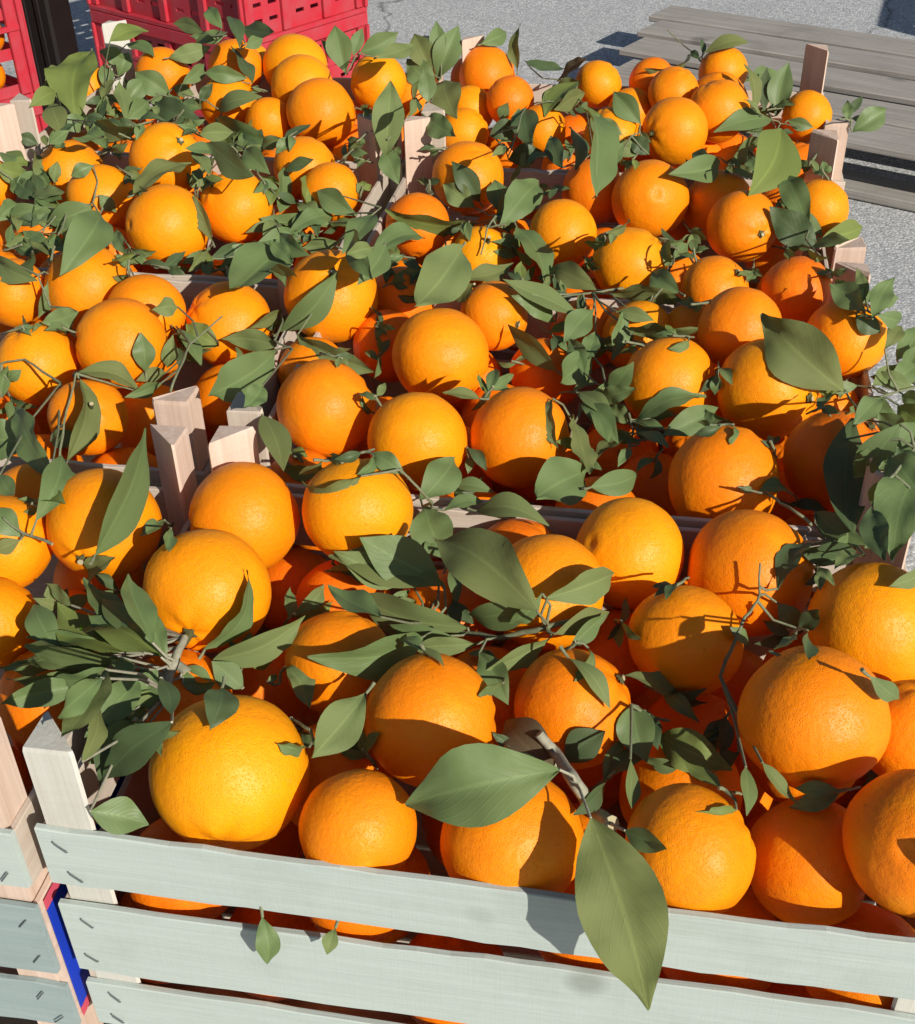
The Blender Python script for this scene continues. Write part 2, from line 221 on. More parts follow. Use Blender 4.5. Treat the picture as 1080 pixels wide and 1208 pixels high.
 ('dim sunken orange below the yellow ribbed orange with its stalk',0.0821,1.3103,-0.1325,0.0356,-0.48,0.3,0.82,'B'),
 ('dim sunken orange right of the orange with a black leaf shadow',0.0517,1.4777,-0.0593,0.0376,0.16,0.07,0.98,'C'),
 ('dim sunken orange left of the orange with a creased cracked navel',0.224,1.4452,-0.0614,0.0363,0.1,0.89,0.45,'C'),
 ('dim sunken orange left of the red-orange behind the yellow one',0.1316,1.4646,-0.0558,0.0357,-0.64,-0.17,-0.75,'C'),
 ('dim sunken orange below the shaded red-orange above the broad bright green leaf',0.3643,1.5184,-0.0488,0.0357,-0.41,-0.46,-0.79,'C'),
 ('dim sunken orange right of the orange half behind the long drooping leaf',0.2546,1.5954,-0.0459,0.0351,0.98,0.02,-0.18,'C'),
 ('dim sunken orange left of the orange half behind the long drooping leaf',0.1534,1.5414,-0.0473,0.0343,0.81,-0.22,-0.54,'C'),
 ('dim sunken orange below the orange half behind the long drooping leaf',0.1956,1.6283,-0.059,0.035,-0.76,-0.39,0.52,'C'),
 ('dim sunken orange below the orange between the two tallest right posts',0.4418,1.4983,-0.0388,0.0358,0.13,0.17,0.98,'C'),
 ('dim sunken orange behind the red-orange behind the yellow one',0.1757,1.6953,-0.0613,0.0346,-0.29,0.53,-0.79,'C'),
 ('dim sunken orange right of the shaded red-orange above the broad bright green leaf',0.4452,1.6546,-0.0609,0.0354,0.86,0.15,-0.49,'C'),
 ('dim sunken orange behind the orange with a broad shadow band',0.4314,1.5672,-0.057,0.035,-0.17,-0.86,-0.49,'C'),
 ('dim sunken orange below the smaller orange with a pointed yellow patch',0.0781,1.6335,-0.0547,0.0357,0.78,0.62,0.08,'C'),
 ('dim sunken orange left of the shaded red-orange above the broad bright green leaf',0.3295,1.5834,-0.0601,0.0361,0.57,-0.81,-0.17,'C'),
 ('dim sunken orange below the red-orange behind the yellow one',0.1722,1.457,-0.117,0.0374,0.35,-0.64,-0.69,'C'),
 ('dim sunken orange below the orange with a broad shadow band',0.3697,1.4209,-0.1243,0.0344,0.37,-0.48,0.8,'C'),
 ('dim sunken orange left of the yellow orange left of the cracked one',0.0746,1.6841,-0.1296,0.0364,-0.17,-0.95,0.25,'C'),
 ('dim sunken orange below the orange with a creased cracked navel',0.3067,1.5098,-0.1256,0.0356,-0.7,0.65,0.3,'C'),
 ('dim sunken orange right of the orange piece below the long horizontal leaf',0.1116,1.5439,-0.1165,0.0371,-0.28,-0.11,-0.95,'C'),
 ('dim sunken orange behind the yellow ribbed orange with its stalk',0.0503,1.6049,-0.1344,0.0359,0.47,0.58,0.66,'C'),
 ('dim sunken orange below the orange cut by the left picture edge',-0.3269,0.5089,-0.0659,0.0379,-0.7,-0.65,0.29,'G'),
 ('dim sunken orange left of the shaded orange under the thick cut stem',-0.2776,0.6018,-0.0498,0.0355,-0.39,0.02,0.92,'G'),
 ('dim sunken orange right of the orange cut by the left picture edge',-0.2777,0.6716,-0.0586,0.0352,0.75,-0.15,-0.65,'G'),
 ('dim sunken orange below the orange split by a long grey-green leaf',-0.2777,0.7394,-0.0601,0.0341,0.35,-0.25,-0.9,'G'),
 ('dim sunken orange left of the largest yellow orange',-0.2803,0.4963,-0.1426,0.0348,-0.62,0.57,-0.54,'G'),
 ('dim sunken orange left of the shaded orange under the long serrated leaf',-0.3456,0.5947,-0.1323,0.0375,0.77,-0.59,0.23,'G'),
 ('dim sunken orange left of the dark red shaded orange deep between three larger ones',-0.3005,0.6508,-0.1298,0.0346,-0.49,-0.87,0.05,'G'),
 ('dim sunken orange behind the largest yellow orange',-0.248,0.7148,-0.1288,0.0363,0.62,0.71,-0.33,'G'),
 ('dim sunken orange left of the shaded orange sliver behind the leaf fan',-0.262,0.5752,-0.1214,0.0348,-0.53,0.82,0.21,'G'),
 ('dim sunken orange behind the orange split by a long grey-green leaf',-0.2767,0.8518,-0.0559,0.0364,-0.28,-0.36,-0.89,'H'),
 ('dim sunken orange below the orange with a dark triangular shadow',-0.4195,0.874,-0.053,0.0348,-0.85,-0.18,0.5,'H'),
 ('dim sunken orange below the orange showing a green star calyx and dry stalk',-0.3509,0.8685,-0.0492,0.0353,0.54,0.7,0.46,'H'),
 ('dim sunken orange behind the orange showing a green star calyx and dry stalk',-0.3357,1.0043,-0.0556,0.0349,-0.13,0.98,-0.12,'H'),
 ('dim sunken orange right of the orange showing a green star calyx and dry stalk',-0.2708,0.9447,-0.0473,0.0351,0.48,-0.56,0.67,'H'),
 ('dim sunken orange left of the orange with a dark triangular shadow',-0.4135,0.9472,-0.0565,0.0358,0.35,-0.59,0.73,'H'),
 ('dim sunken orange below the orange peeping out just under the bare pale slat',-0.3036,1.0962,-0.0544,0.0353,-0.28,0.4,0.87,'H'),
 ('dim sunken orange below the orange under a drooping leaf',-0.3977,1.1152,-0.0549,0.0345,-0.74,-0.4,0.54,'H'),
 ('dim sunken orange below the orange crossed by a broad leaf shadow',-0.211,1.0037,-0.0601,0.0354,0.34,0.85,0.4,'H'),
 ('dim sunken orange left of the orange right below the four bare wooden corner posts',-0.2309,0.8448,-0.1278,0.0366,0.79,0.6,-0.12,'H'),
 ('dim sunken orange right of the orange with a dark triangular shadow',-0.3117,0.9424,-0.1139,0.0358,-0.66,0.71,0.27,'H'),
 ('dim sunken orange left of the deep orange upper right of the four corner posts',-0.2933,1.0123,-0.1205,0.0354,-0.93,0.31,0.18,'H'),
 ('dim sunken orange behind the orange right below the four bare wooden corner posts',-0.2137,0.9374,-0.1298,0.0344,0.61,-0.47,-0.64,'H'),
 ('dim sunken orange left of the shaded red orange tucked behind the round centre one',-0.1992,1.0358,-0.1209,0.0355,0.83,0.09,0.55,'H'),
 ('dim sunken orange left of the orange with a slim leaf across its left side',-0.2548,1.0925,-0.131,0.0354,0.28,-0.04,0.96,'H'),
 ('dim sunken orange behind the orange crossed by a broad leaf shadow',-0.2511,1.198,-0.0575,0.037,-0.3,-0.89,0.34,'I'),
 ('dim sunken orange left of the orange under a drooping leaf',-0.4096,1.2207,-0.0396,0.0378,0.61,0.46,-0.65,'I'),
 ('dim sunken orange right of the orange crossed by a broad leaf shadow',-0.1652,1.1801,-0.0548,0.0342,0.56,-0.82,-0.13,'I'),
 ('dim sunken orange left of the orange upper left of the glossy glare orange',-0.4917,1.239,-0.044,0.0361,0.34,0.33,0.88,'I'),
 ('dim sunken orange left of the orange peeping out just under the bare pale slat',-0.3406,1.2056,-0.057,0.0342,0.01,0.12,-0.99,'I'),
 ('dim sunken orange behind the orange under a drooping leaf',-0.4694,1.3417,-0.0396,0.0371,-1.0,0.03,0.07,'I'),
 ('dim sunken orange behind the orange with a slim leaf across its left side',-0.1418,1.2782,-0.0611,0.0364,-0.36,-0.86,0.36,'I'),
 ('dim sunken orange left of the orange with a dark shadow on its right half',-0.3206,1.3501,-0.0489,0.0362,-0.21,-0.37,0.9,'I'),
 ('dim sunken orange right of the orange upper left of the glossy glare orange',-0.3825,1.4575,-0.0508,0.0366,-0.44,0.72,-0.53,'I'),
 ('dim sunken orange below the brown shaded orange below the shadowed one',-0.2364,1.2732,-0.0571,0.0346,0.14,-0.68,0.72,'I'),
 ('dim sunken orange below the orange beside the inner slat',-0.1305,1.4096,-0.0566,0.035,0.87,-0.08,-0.48,'I'),
 ('dim sunken orange below the orange upper left of the glossy glare orange',-0.3837,1.3033,-0.0466,0.0343,-0.83,0.33,-0.45,'I'),
 ('dim sunken orange below the low orange half buried in leaves',-0.4383,1.4058,-0.0567,0.0361,-0.18,-0.57,-0.8,'I'),
 ('dim sunken orange right of the brown shaded orange below the shadowed one',-0.1934,1.3742,-0.053,0.0352,-0.76,-0.44,-0.48,'I'),
 ('dim sunken orange left of the orange with dry star calyx at its upper right',-0.5214,1.3938,-0.059,0.0343,-0.4,-0.91,0.12,'I'),
 ('dim sunken orange behind the orange with a dark triangular shadow',-0.5119,1.2371,-0.1306,0.0358,0.54,0.8,0.27,'I'),
 ('dim sunken orange left of the orange crossed by a broad leaf shadow',-0.3032,1.1981,-0.1163,0.0343,-0.16,-0.87,0.47,'I'),
 ('dim sunken orange right of the orange peeping out just under the bare pale slat',-0.201,1.1848,-0.1352,0.0372,0.45,0.25,0.86,'I'),
 ('dim sunken orange behind the orange peeping out just under the bare pale slat',-0.3666,1.4228,-0.1174,0.0361,0.1,0.55,-0.83,'I'),
 ('dim sunken orange below the orange with a dark shadow on its right half',-0.198,1.3836,-0.1276,0.0378,0.64,-0.4,-0.65,'I'),
 ('dim sunken orange right of the orange under a drooping leaf',-0.2875,1.377,-0.1288,0.035,-0.26,0.94,-0.21,'I'),
 ('dim sunken orange behind the deep orange upper right of the four corner posts',-0.1896,1.2715,-0.1279,0.0345,0.63,0.33,0.71,'I'),
 ('dim sunken orange behind the shaded red orange tucked behind the round centre one',-0.127,1.3693,-0.1135,0.0348,0.45,-0.2,0.87,'I'),
 ('dim sunken orange behind the orange beside the inner slat',-0.1567,1.5201,-0.0483,0.0371,-0.46,0.33,0.83,'J'),
 ('dim sunken orange behind the orange with a dark shadow on its right half',-0.2591,1.5326,-0.0596,0.0355,-0.92,-0.27,-0.27,'J'),
 ('dim sunken orange behind the orange upper left of the glossy glare orange',-0.4278,1.5678,-0.0418,0.0376,-0.48,-0.88,-0.01,'J'),
 ('dim sunken orange right of the orange beside the inner slat',-0.0845,1.5007,-0.0446,0.0351,-0.26,0.08,0.96,'J'),
 ('dim sunken orange right of the orange under the stack of three',-0.1312,1.6785,-0.0615,0.0341,-0.45,-0.89,-0.06,'J'),
 ('dim sunken orange right of the orange with dry star calyx at its upper right',-0.3308,1.6413,-0.0498,0.0348,0.7,0.28,-0.65,'J'),
 ('dim sunken orange behind the orange with dry star calyx at its upper right',-0.3826,1.751,-0.0618,0.0362,0.66,-0.03,0.75,'J'),
 ('dim sunken orange right of the low orange half buried in leaves',-0.416,1.6596,-0.0479,0.0342,-0.54,0.62,0.57,'J'),
 ('dim sunken orange below the orange sliver left of the bright yellow-green upright leaf',-0.4894,1.6584,-0.0549,0.0353,0.94,0.06,-0.34,'J'),
 ('dim sunken orange below the small orange under the flat shadowed yellow one',-0.0705,1.6235,-0.0401,0.0364,-0.38,0.92,-0.03,'J'),
 ('dim sunken orange below the orange below the pale horizontal leaf',-0.4586,1.7773,-0.0514,0.037,0.1,-0.75,-0.66,'J'),
 ('dim sunken orange left of the orange under the stack of three',-0.2226,1.5941,-0.0576,0.0357,-0.99,0.12,-0.02,'J'),
 ('dim sunken orange below the yellow orange with a flat lower shadow',-0.1317,1.7466,-0.0495,0.0346,-0.46,-0.67,-0.58,'J'),
 ('dim sunken orange left of the shaded orange lower left of the black leaf-shadow orange',-0.1338,1.5915,-0.0616,0.0355,-0.57,0.75,0.34,'J'),
 ('dim sunken orange left of the orange piece below the long horizontal leaf',-0.1318,1.5152,-0.1322,0.036,0.5,0.71,-0.5,'J'),
 ('dim sunken orange left of the brown shaded orange below the shadowed one',-0.3472,1.5532,-0.1284,0.0365,0.4,-0.83,0.39,'J'),
 ('dim sunken orange behind the brown shaded orange below the shadowed one',-0.2495,1.6638,-0.1359,0.0368,0.06,-0.36,-0.93,'J'),
 ('dim sunken orange behind the shaded orange lower left of the black leaf-shadow orange',-0.0673,1.6989,-0.1242,0.0359,-0.39,-0.91,-0.13,'J'),
 ('dim sunken orange left of the orange with a black leaf shadow',-0.0965,1.625,-0.1156,0.0363,-0.66,0.64,-0.39,'J'),
 ('dim sunken orange left of the orange beside the inner slat',-0.307,1.7656,-0.1348,0.0342,-0.59,0.8,-0.07,'J'),
]
TWIGS = [
 ("large leafy twig with a thick cut end in the front crate's left corner",[[-0.1746,0.5846,0.0156],[-0.1771,0.5647,0.0153],[-0.1799,0.5571,0.0125],[-0.183,0.5445,0.0018]],[[-0.1873,0.5676,0.0172,-0.2339,0.6254,0.0211,0.32,0.19,0.93,0.0253,'m',-0.0016],[-0.2116,0.5805,0.0075,-0.2675,0.6258,-0.0003,0.03,0.21,0.98,0.0349,'b',-0.0015],[-0.2155,0.5912,0.0073,-0.2536,0.643,0.0129,0.28,0.1,0.96,0.0214,'m',-0.0014],[-0.1817,0.5613,0.0186,-0.1947,0.5931,0.0329,0.09,-0.38,0.92,0.0136,'d',-0.001],[-0.1866,0.558,0.0358,-0.2127,0.6086,0.0428,0.49,0.13,0.86,0.0215,'d',-0.0013],[-0.2602,0.6636,-0.0053,-0.2332,0.657,0.0253,-0.74,-0.33,0.59,0.015,'o',-0.0007],[-0.2565,0.5912,-0.0046,-0.2979,0.5859,-0.005,0.13,-0.97,-0.21,0.0155,'d',-0.0013],[-0.2365,0.5803,-0.0047,-0.2925,0.5807,-0.0047,0.0,0.11,0.99,0.0214,'l',-0.0017],[-0.2346,0.5721,-0.0043,-0.2879,0.5685,-0.0043,0.07,-0.99,-0.1,0.0173,'l',-0.0016],[-0.237,0.5641,-0.004,-0.2865,0.5508,-0.0039,0.22,-0.84,0.5,0.0173,'m',-0.0016],[-0.1937,0.4939,0.0741,-0.2018,0.4378,0.0745,-0.23,0.04,0.97,0.0223,'o',-0.0016],[-0.2076,0.5388,0.0111,-0.2171,0.5126,0.011,0.55,-0.2,0.81,0.0173,'d',-0.0007],[-0.1842,0.54,0.0148,-0.2082,0.5299,0.0036,0.38,-0.92,0.02,0.0107,'l',-0.0009],[-0.1905,0.5319,0.0046,-0.203,0.5293,-0.0025,-0.13,-0.84,0.53,0.0077,'l',-0.0004],[-0.2311,0.5776,-0.0023,-0.2601,0.5955,-0.001,-0.27,-0.49,0.83,0.014,'m',-0.0008],[-0.2576,0.5905,-0.0002,-0.2823,0.6271,0.011,-0.01,-0.3,0.96,0.019,'d',-0.0011],[-0.2677,0.6345,-0.0018,-0.283,0.6307,0.0124,0.57,-0.71,0.42,0.0073,'o',-0.0006],[-0.2625,0.6392,-0.0015,-0.2809,0.6614,0.0002,-0.67,-0.59,0.45,0.0102,'l',-0.0006],[-0.1873,0.5185,0.0053,-0.2143,0.4871,0.0084,0.56,-0.41,0.72,0.0257,'m',0.0042],[-0.1568,0.4717,0.0552,-0.2017,0.4809,0.0042,-0.53,-0.78,0.32,0.0226,'k',0.0015],[-0.1998,0.4396,0.0225,-0.1743,0.4448,0.0049,0.53,-0.6,0.59,0.0195,'d',0.0012],[-0.1833,0.5576,0.0242,-0.2457,0.6006,0.0087,0.0,0.34,0.94,0.0333,'b',-0.0015],[-0.1969,0.569,0.0176,-0.2374,0.6039,0.0127,-0.16,-0.04,0.99,0.0178,'m',-0.0011],[-0.2068,0.562,0.0137,-0.2577,0.5659,0.0009,-0.04,-0.99,-0.15,0.0187,'m',-0.0014],[-0.1838,0.5464,0.0242,-0.2031,0.5335,0.0019,0.05,-0.88,0.47,0.0186,'m',-0.0009],[-0.1943,0.5438,0.02,-0.2181,0.4995,0.0162,0.52,-0.35,0.78,0.0193,'d',-0.0015],[-0.1923,0.4814,0.0797,-0.2085,0.4441,0.0865,0.83,-0.27,0.49,0.0148,'d',-0.0012],[-0.1673,0.5012,0.0599,-0.1579,0.4716,0.0567,0.4,0.02,0.92,0.0118,'k',-0.0008],[-0.2002,0.5242,0.0077,-0.2057,0.4723,0.0034,0.4,-0.12,0.91,0.0211,'k',0.0046],[-0.2262,0.5943,0.0027,-0.2793,0.6086,0.0026,-0.25,-0.93,0.26,0.0179,'m',-0.0015],[-0.2124,0.5665,0.0169,-0.2813,0.5959,0.003,-0.35,-0.91,-0.21,0.0293,'l',-0.0018],[-0.1974,0.4424,0.0581,-0.2019,0.4881,0.0659,0.96,0.04,0.29,0.0167,'o',-0.0011],[-0.1963,0.5424,0.0214,-0.2175,0.5638,0.0203,0.07,0.12,0.99,0.0106,'l',-0.0006]]),
 ('slim green leaf laid slanting across the big stem-on orange',[],[[-0.1634,0.5855,0.0043,-0.135,0.6166,0.043,0.77,-0.63,-0.06,0.0219,'m',0.0058]]),
 ('long serrated leaf and smaller leaf pointing right above the largest yellow orange',[],[[-0.1573,0.5787,0.0016,-0.0985,0.5969,0.0202,0.29,-0.96,0.03,0.0237,'l',-0.0019],[-0.1388,0.5671,-0.0131,-0.1578,0.5756,0.0031,0.22,-0.73,0.64,0.0163,'m',-0.0008]]),
 ('dark pointed leaf hanging over the top of the largest yellow orange',[],[[-0.1347,0.502,0.0502,-0.1376,0.4714,0.0484,0.33,-0.09,0.94,0.0191,'k',-0.0007]]),
 ('pale leaf with yellow rim right of the largest yellow orange',[],[[-0.1157,0.5692,-0.0113,-0.0974,0.5361,-0.0137,0.36,0.13,0.92,0.0146,'l',-0.0009],[-0.1239,0.5735,-0.013,-0.1178,0.5779,-0.013,0.41,-0.57,0.72,0.0046,'m',-0.0002]]),
 ('long grey-green leaf standing across the orange left of the corner posts',[],[[-0.2363,0.6326,0.0459,-0.2202,0.7488,0.0698,0.98,-0.16,0.14,0.0375,'d',-0.0028]]),
 ('light leaf and dark leaf on a bare twig at the left picture edge',[[-0.3113,0.6846,0.0407],[-0.2992,0.6794,0.0312],[-0.2762,0.6674,0.0294]],[[-0.2968,0.6834,0.031,-0.2913,0.7451,0.0444,0.67,-0.21,0.71,0.0225,'m',-0.0015],[-0.3017,0.6805,0.0267,-0.3249,0.6939,0.0415,0.1,-0.65,0.75,0.0188,'d',0.0026],[-0.3021,0.6786,0.0252,-0.3192,0.6705,0.0224,0.28,-0.78,0.56,0.0112,'o',-0.0002]]),
 ('drooping leaf over the orange at the left end of the bare pale slat',[],[[-0.344,1.1529,0.0672,-0.3633,1.0521,0.0467,0.6,-0.27,0.75,0.038,'m',0.0085]]),
 ('narrow leaves between the edge oranges in the left second crate',[[-0.3895,1.072,0.0405],[-0.3764,1.0494,0.0189]],[[-0.4324,1.1139,0.0442,-0.3846,1.0714,0.0363,-0.62,-0.75,0.23,0.0232,'l',0.0042],[-0.3969,1.094,0.033,-0.4052,1.0714,-0.0021,0.82,-0.55,0.16,0.0154,'m',0.0043],[-0.3391,1.0106,0.0323,-0.3617,0.9789,0.0391,0.78,-0.47,0.4,0.0194,'d',-0.001]]),
 ('small curled dark leaf stuck to the side of an orange, left second crate',[],[[-0.2684,0.9408,0.0086,-0.269,0.9502,0.0417,0.25,-0.93,0.27,0.0188,'d',0.003]]),
 ('twig with small light leaves left of the four corner posts',[[-0.197,0.9525,0.0539],[-0.2251,0.9392,0.0357],[-0.229,0.8765,0.0345],[-0.2327,0.8684,0.0234]],[[-0.2449,0.9969,0.0417,-0.2626,0.9771,0.0489,0.76,-0.55,0.35,0.0171,'l',-0.0007],[-0.2472,0.9752,0.0271,-0.2566,0.9712,-0.0037,0.12,-0.99,0.09,0.0145,'l',0.0031],[-0.2565,1.0256,0.0078,-0.2277,0.9847,-0.0104,0.53,0.0,0.85,0.0183,'m',-0.0013],[-0.2183,1.0172,-0.0091,-0.2493,1.0364,0.0046,-0.16,-0.73,0.67,0.0237,'b',0.0036],[-0.256,0.9591,-0.0038,-0.277,0.9339,0.0027,0.74,-0.5,0.45,0.0127,'o',0.0005],[-0.2497,0.9137,0.0119,-0.2714,0.8824,0.0162,0.82,-0.57,-0.04,0.0129,'m',-0.001]]),
 ('broad leaf shading the right end of the bare pale slat',[],[[-0.1514,1.1268,0.0462,-0.202,1.0151,0.0358,0.19,-0.17,0.97,0.0466,'m',-0.003]]),
 ('big pale leaf lying above the four corner posts with a smaller one behind',[[-0.1608,0.9906,0.0089],[-0.1436,0.9717,0.0101]],[[-0.1424,0.8851,0.0572,-0.1939,0.7992,0.0636,0.8,-0.45,0.39,0.0336,'m',-0.0026],[-0.1612,0.9943,0.0018,-0.2099,1.0189,-0.0031,-0.44,-0.79,0.43,0.02,'l',-0.0014],[-0.1428,0.7969,0.0745,-0.1533,0.7684,0.0723,0.57,-0.27,0.78,0.016,'d',-0.0008],[-0.162,1.0595,0.0055,-0.1872,1.0224,0.0059,0.81,-0.55,-0.18,0.0147,'o',-0.0011]]),
 ('leaf tucked right of the four corner posts beside the deep orange',[],[[-0.1427,0.7806,0.0587,-0.123,0.7214,0.0453,0.24,-0.14,0.96,0.0211,'o',-0.0014]]),
 ('slim leaf across the left side of an orange, back left of the second crate',[],[[-0.1634,1.0381,-0.0057,-0.1036,1.0373,0.0553,0.01,-1.0,-0.02,0.0279,'m',0.008]]),
 ('big dark leaf at the left edge above the split orange',[],[[-0.3805,0.836,0.0074,-0.3306,0.8277,0.0081,-0.14,-0.81,0.56,0.0314,'d',0.0049]]),
 ('curled olive leaf on a dry stalk left of the corner posts',[[-0.3076,0.8796,0.0428],[-0.3143,0.8449,0.016],[-0.3126,0.8001,-0.003]],[[-0.3127,0.8789,0.037,-0.3128,0.8093,0.0005,0.97,-0.11,0.21,0.0286,'o',0.0012],[-0.2636,0.895,0.015,-0.3086,0.8825,0.0412,0.54,-0.34,0.77,0.0203,'o',0.0058],[-0.3316,0.8527,-0.0047,-0.299,0.8441,0.0096,-0.37,-0.87,0.33,0.0147,'d',0.0029]]),
 ('bare dark twig with leaflets at the left edge, second row',[[-0.3912,0.941,0.0202],[-0.3701,0.9412,0.0229],[-0.3318,0.9068,0.0182]],[[-0.3877,0.9373,0.0054,-0.3741,0.9383,0.0146,-0.08,-0.97,0.22,0.0102,'m',-0.0004],[-0.3964,0.9335,-0.0108,-0.3859,0.9414,0.0182,0.25,-0.95,0.17,0.0126,'d',-0.0009],[-0.303,0.7627,0.0223,-0.3428,0.8341,0.0392,-0.73,-0.51,0.45,0.0305,'d',-0.0017],[-0.3267,0.7313,0.0444,-0.3081,0.7046,0.0406,-0.14,-0.24,0.96,0.0141,'m',-0.0007]]),
 ('broad pale serrated leaf in the middle of the picture, above the round orange',[],[[0.0099,1.0831,0.0536,-0.0398,0.9764,0.0384,0.5,-0.35,0.8,0.0446,'l',-0.0027]]),
 ('pair of leaves under the slim leafed orange, back of the second crate',[[-0.0853,1.1233,0.031],[-0.0669,1.1758,0.0181]],[[-0.06,1.0522,0.0707,-0.0811,0.9972,0.0621,0.5,-0.32,0.8,0.0244,'m',-0.0014],[-0.1351,1.0081,0.0128,-0.0649,0.9758,-0.0107,-0.45,-0.89,-0.11,0.0297,'l',0.0074],[-0.0694,1.0181,0.0844,-0.0933,0.988,0.0906,0.75,-0.51,0.42,0.0143,'l',-0.001]]),
 ('olive leaf below the ribbed orange with its stalk',[],[[0.0124,1.1393,-0.0062,0.06,1.1691,-0.0102,0.32,-0.39,0.87,0.022,'o',0.0031],[0.0207,1.0441,0.0345,-0.0032,1.0575,0.0139,-0.54,-0.83,0.09,0.0153,'o',-0.0008]]),
 ('teal leaf curving down from the ribbed orange',[],[[0.0697,1.2236,0.0126,0.0973,1.1297,-0.0103,0.31,-0.14,0.94,0.0344,'d',-0.0022]]),
 ('twig with crossing leaves at the back middle of the second crate',[[0.0519,1.0395,0.0333],[0.0931,1.059,0.0106],[0.1324,1.0543,0.018],[0.1632,1.0747,0.0117]],[[0.1156,1.0244,0.0098,0.0437,1.0296,0.0408,0.36,-0.31,0.88,0.0281,'l',-0.0023],[0.0953,1.0314,-0.0002,0.054,1.0188,0.0348,0.57,-0.72,0.41,0.0198,'d',-0.0014],[0.1432,1.1081,-0.0057,0.0992,1.1577,-0.0059,-0.63,-0.56,0.54,0.0255,'o',0.0052],[0.1519,1.0675,0.0102,0.215,1.0345,0.0212,-0.4,-0.87,-0.28,0.0249,'o',-0.0021],[0.1299,1.0278,0.0138,0.1016,0.9866,0.004,0.38,-0.45,0.81,0.0249,'m',-0.0012],[0.1295,0.9983,0.0057,0.1158,0.9559,-0.0052,0.16,-0.29,0.94,0.0163,'m',-0.001],[0.1555,1.0014,0.0289,0.1409,0.9649,-0.005,0.54,-0.68,0.5,0.0181,'d',-0.0015],[0.1479,0.9998,0.0249,0.1796,0.9858,0.0228,-0.33,-0.82,0.47,0.013,'l',-0.001],[0.1567,0.9813,0.0173,0.2082,0.9389,0.0357,-0.5,-0.78,-0.38,0.0254,'l',-0.0018]]),
 ('narrow leaf with pale rim across the pointed-shadow orange, second crate',[],[[0.0914,0.9596,-0.011,0.0483,1.009,0.01,-0.73,-0.68,0.1,0.0235,'m',-0.0018]]),
 ('dense cluster of small leaves on twigs in the second crate',[[0.1468,0.8932,0.0307],[0.1284,0.9048,0.0042],[0.1101,0.8966,-0.0071],[0.0962,0.8437,0.0052],[0.0918,0.8357,-0.0058]],[[0.1233,0.9714,-0.0021,0.0868,0.9209,-0.0065,0.47,-0.41,0.78,0.0255,'d',-0.0007],[0.1092,0.8899,-0.0005,0.1379,0.9223,-0.0003,0.72,-0.64,0.26,0.0163,'m',0.0004],[0.0877,0.8348,0.0315,0.0888,0.7996,0.0081,-0.84,-0.32,0.44,0.0156,'l',0.0042],[0.0932,0.8322,0.0204,0.0982,0.7671,0.0062,0.71,-0.1,0.7,0.0262,'o',-0.0016],[0.1044,0.8941,0.0046,0.1272,0.8484,-0.0002,-0.16,-0.18,0.97,0.0168,'l',0.0009],[0.1043,0.8779,0.0035,0.1306,0.8282,-0.0053,-0.19,-0.27,0.95,0.0191,'m',0.0047],[0.1316,0.8999,0.0012,0.1477,0.8905,0.0338,-0.48,-0.88,-0.02,0.0182,'d',-0.0009],[0.121,0.8932,-0.0012,0.1497,0.8726,0.02,-0.68,-0.69,0.25,0.0151,'m',-0.001],[0.1123,0.8675,0.0063,0.1201,0.8199,-0.0045,0.32,-0.16,0.94,0.0164,'d',-0.0011],[0.1144,0.9421,-0.0043,0.1044,0.9844,0.0068,-0.34,-0.31,0.89,0.0161,'m',-0.001]]),
 ('fan of narrow leaves right of the leaf cluster, before the wide pitted orange',[[0.1334,0.8183,-0.016],[0.1464,0.8533,-0.0104],[0.1449,0.8761,-0.0064]],[[0.1515,0.8705,-0.0114,0.2091,0.877,0.0044,-0.23,-0.27,0.94,0.0199,'m',0.0057],[0.1504,0.8727,-0.0111,0.1822,0.8688,-0.0013,-0.18,-0.96,0.21,0.0119,'l',-0.001],[0.1674,0.8384,-0.0048,0.2173,0.8647,0.0051,0.23,-0.7,0.68,0.0222,'m',0.0016],[0.1845,0.8683,-0.0043,0.2278,0.849,0.0015,-0.37,-0.9,-0.24,0.0157,'d',-0.0014],[0.1439,0.8664,-0.0103,0.131,0.8902,-0.008,-0.55,-0.38,0.74,0.0152,'l',0.0001],[0.1492,0.8375,-0.0102,0.1258,0.8564,-0.0101,-0.59,-0.73,0.36,0.0108,'m',0.0012],[0.1418,0.8501,-0.0099,0.1092,0.8165,-0.01,-0.12,0.12,0.99,0.0166,'o',0.0007],[0.1472,0.8416,-0.003,0.1685,0.8119,-0.0006,-0.11,0.0,0.99,0.0124,'d',-0.0004],[0.1401,0.8225,-0.0067,0.1262,0.8006,-0.0095,0.34,-0.33,0.88,0.0086,'m',-0.0006]]),
 ('broad creased leaf standing before the lilac slat at its middle',[],[[0.0998,0.7814,0.0011,0.051,0.7307,0.0084,0.56,-0.44,0.7,0.0381,'d',0.0007]]),
 ('leaf lying just over the lilac slat, right of the broad creased one',[],[[0.1003,0.7555,0.004,0.1439,0.7899,-0.0068,0.58,-0.54,0.61,0.0194,'m',0.0006]]),
 ('leaves on a bare twig beside the yellow pitted orange, left of the lilac slat',[[-0.0383,0.7007,0.0619],[-0.0278,0.6998,0.0466],[-0.018,0.7138,0.0233]],[[-0.027,0.7471,0.002,-0.0016,0.7932,0.0079,0.43,-0.34,0.84,0.0276,'m',0.0018],[-0.0099,0.7309,0.0039,0.0203,0.7425,0.0024,0.14,-0.24,0.96,0.0117,'m',0.0013],[-0.0358,0.7045,0.0544,-0.0582,0.7193,0.0635,-0.19,-0.71,0.68,0.0139,'d',0.0027],[-0.0631,0.7037,0.0683,-0.1063,0.7182,0.0542,-0.15,-0.88,-0.45,0.0166,'o',0.0041]]),
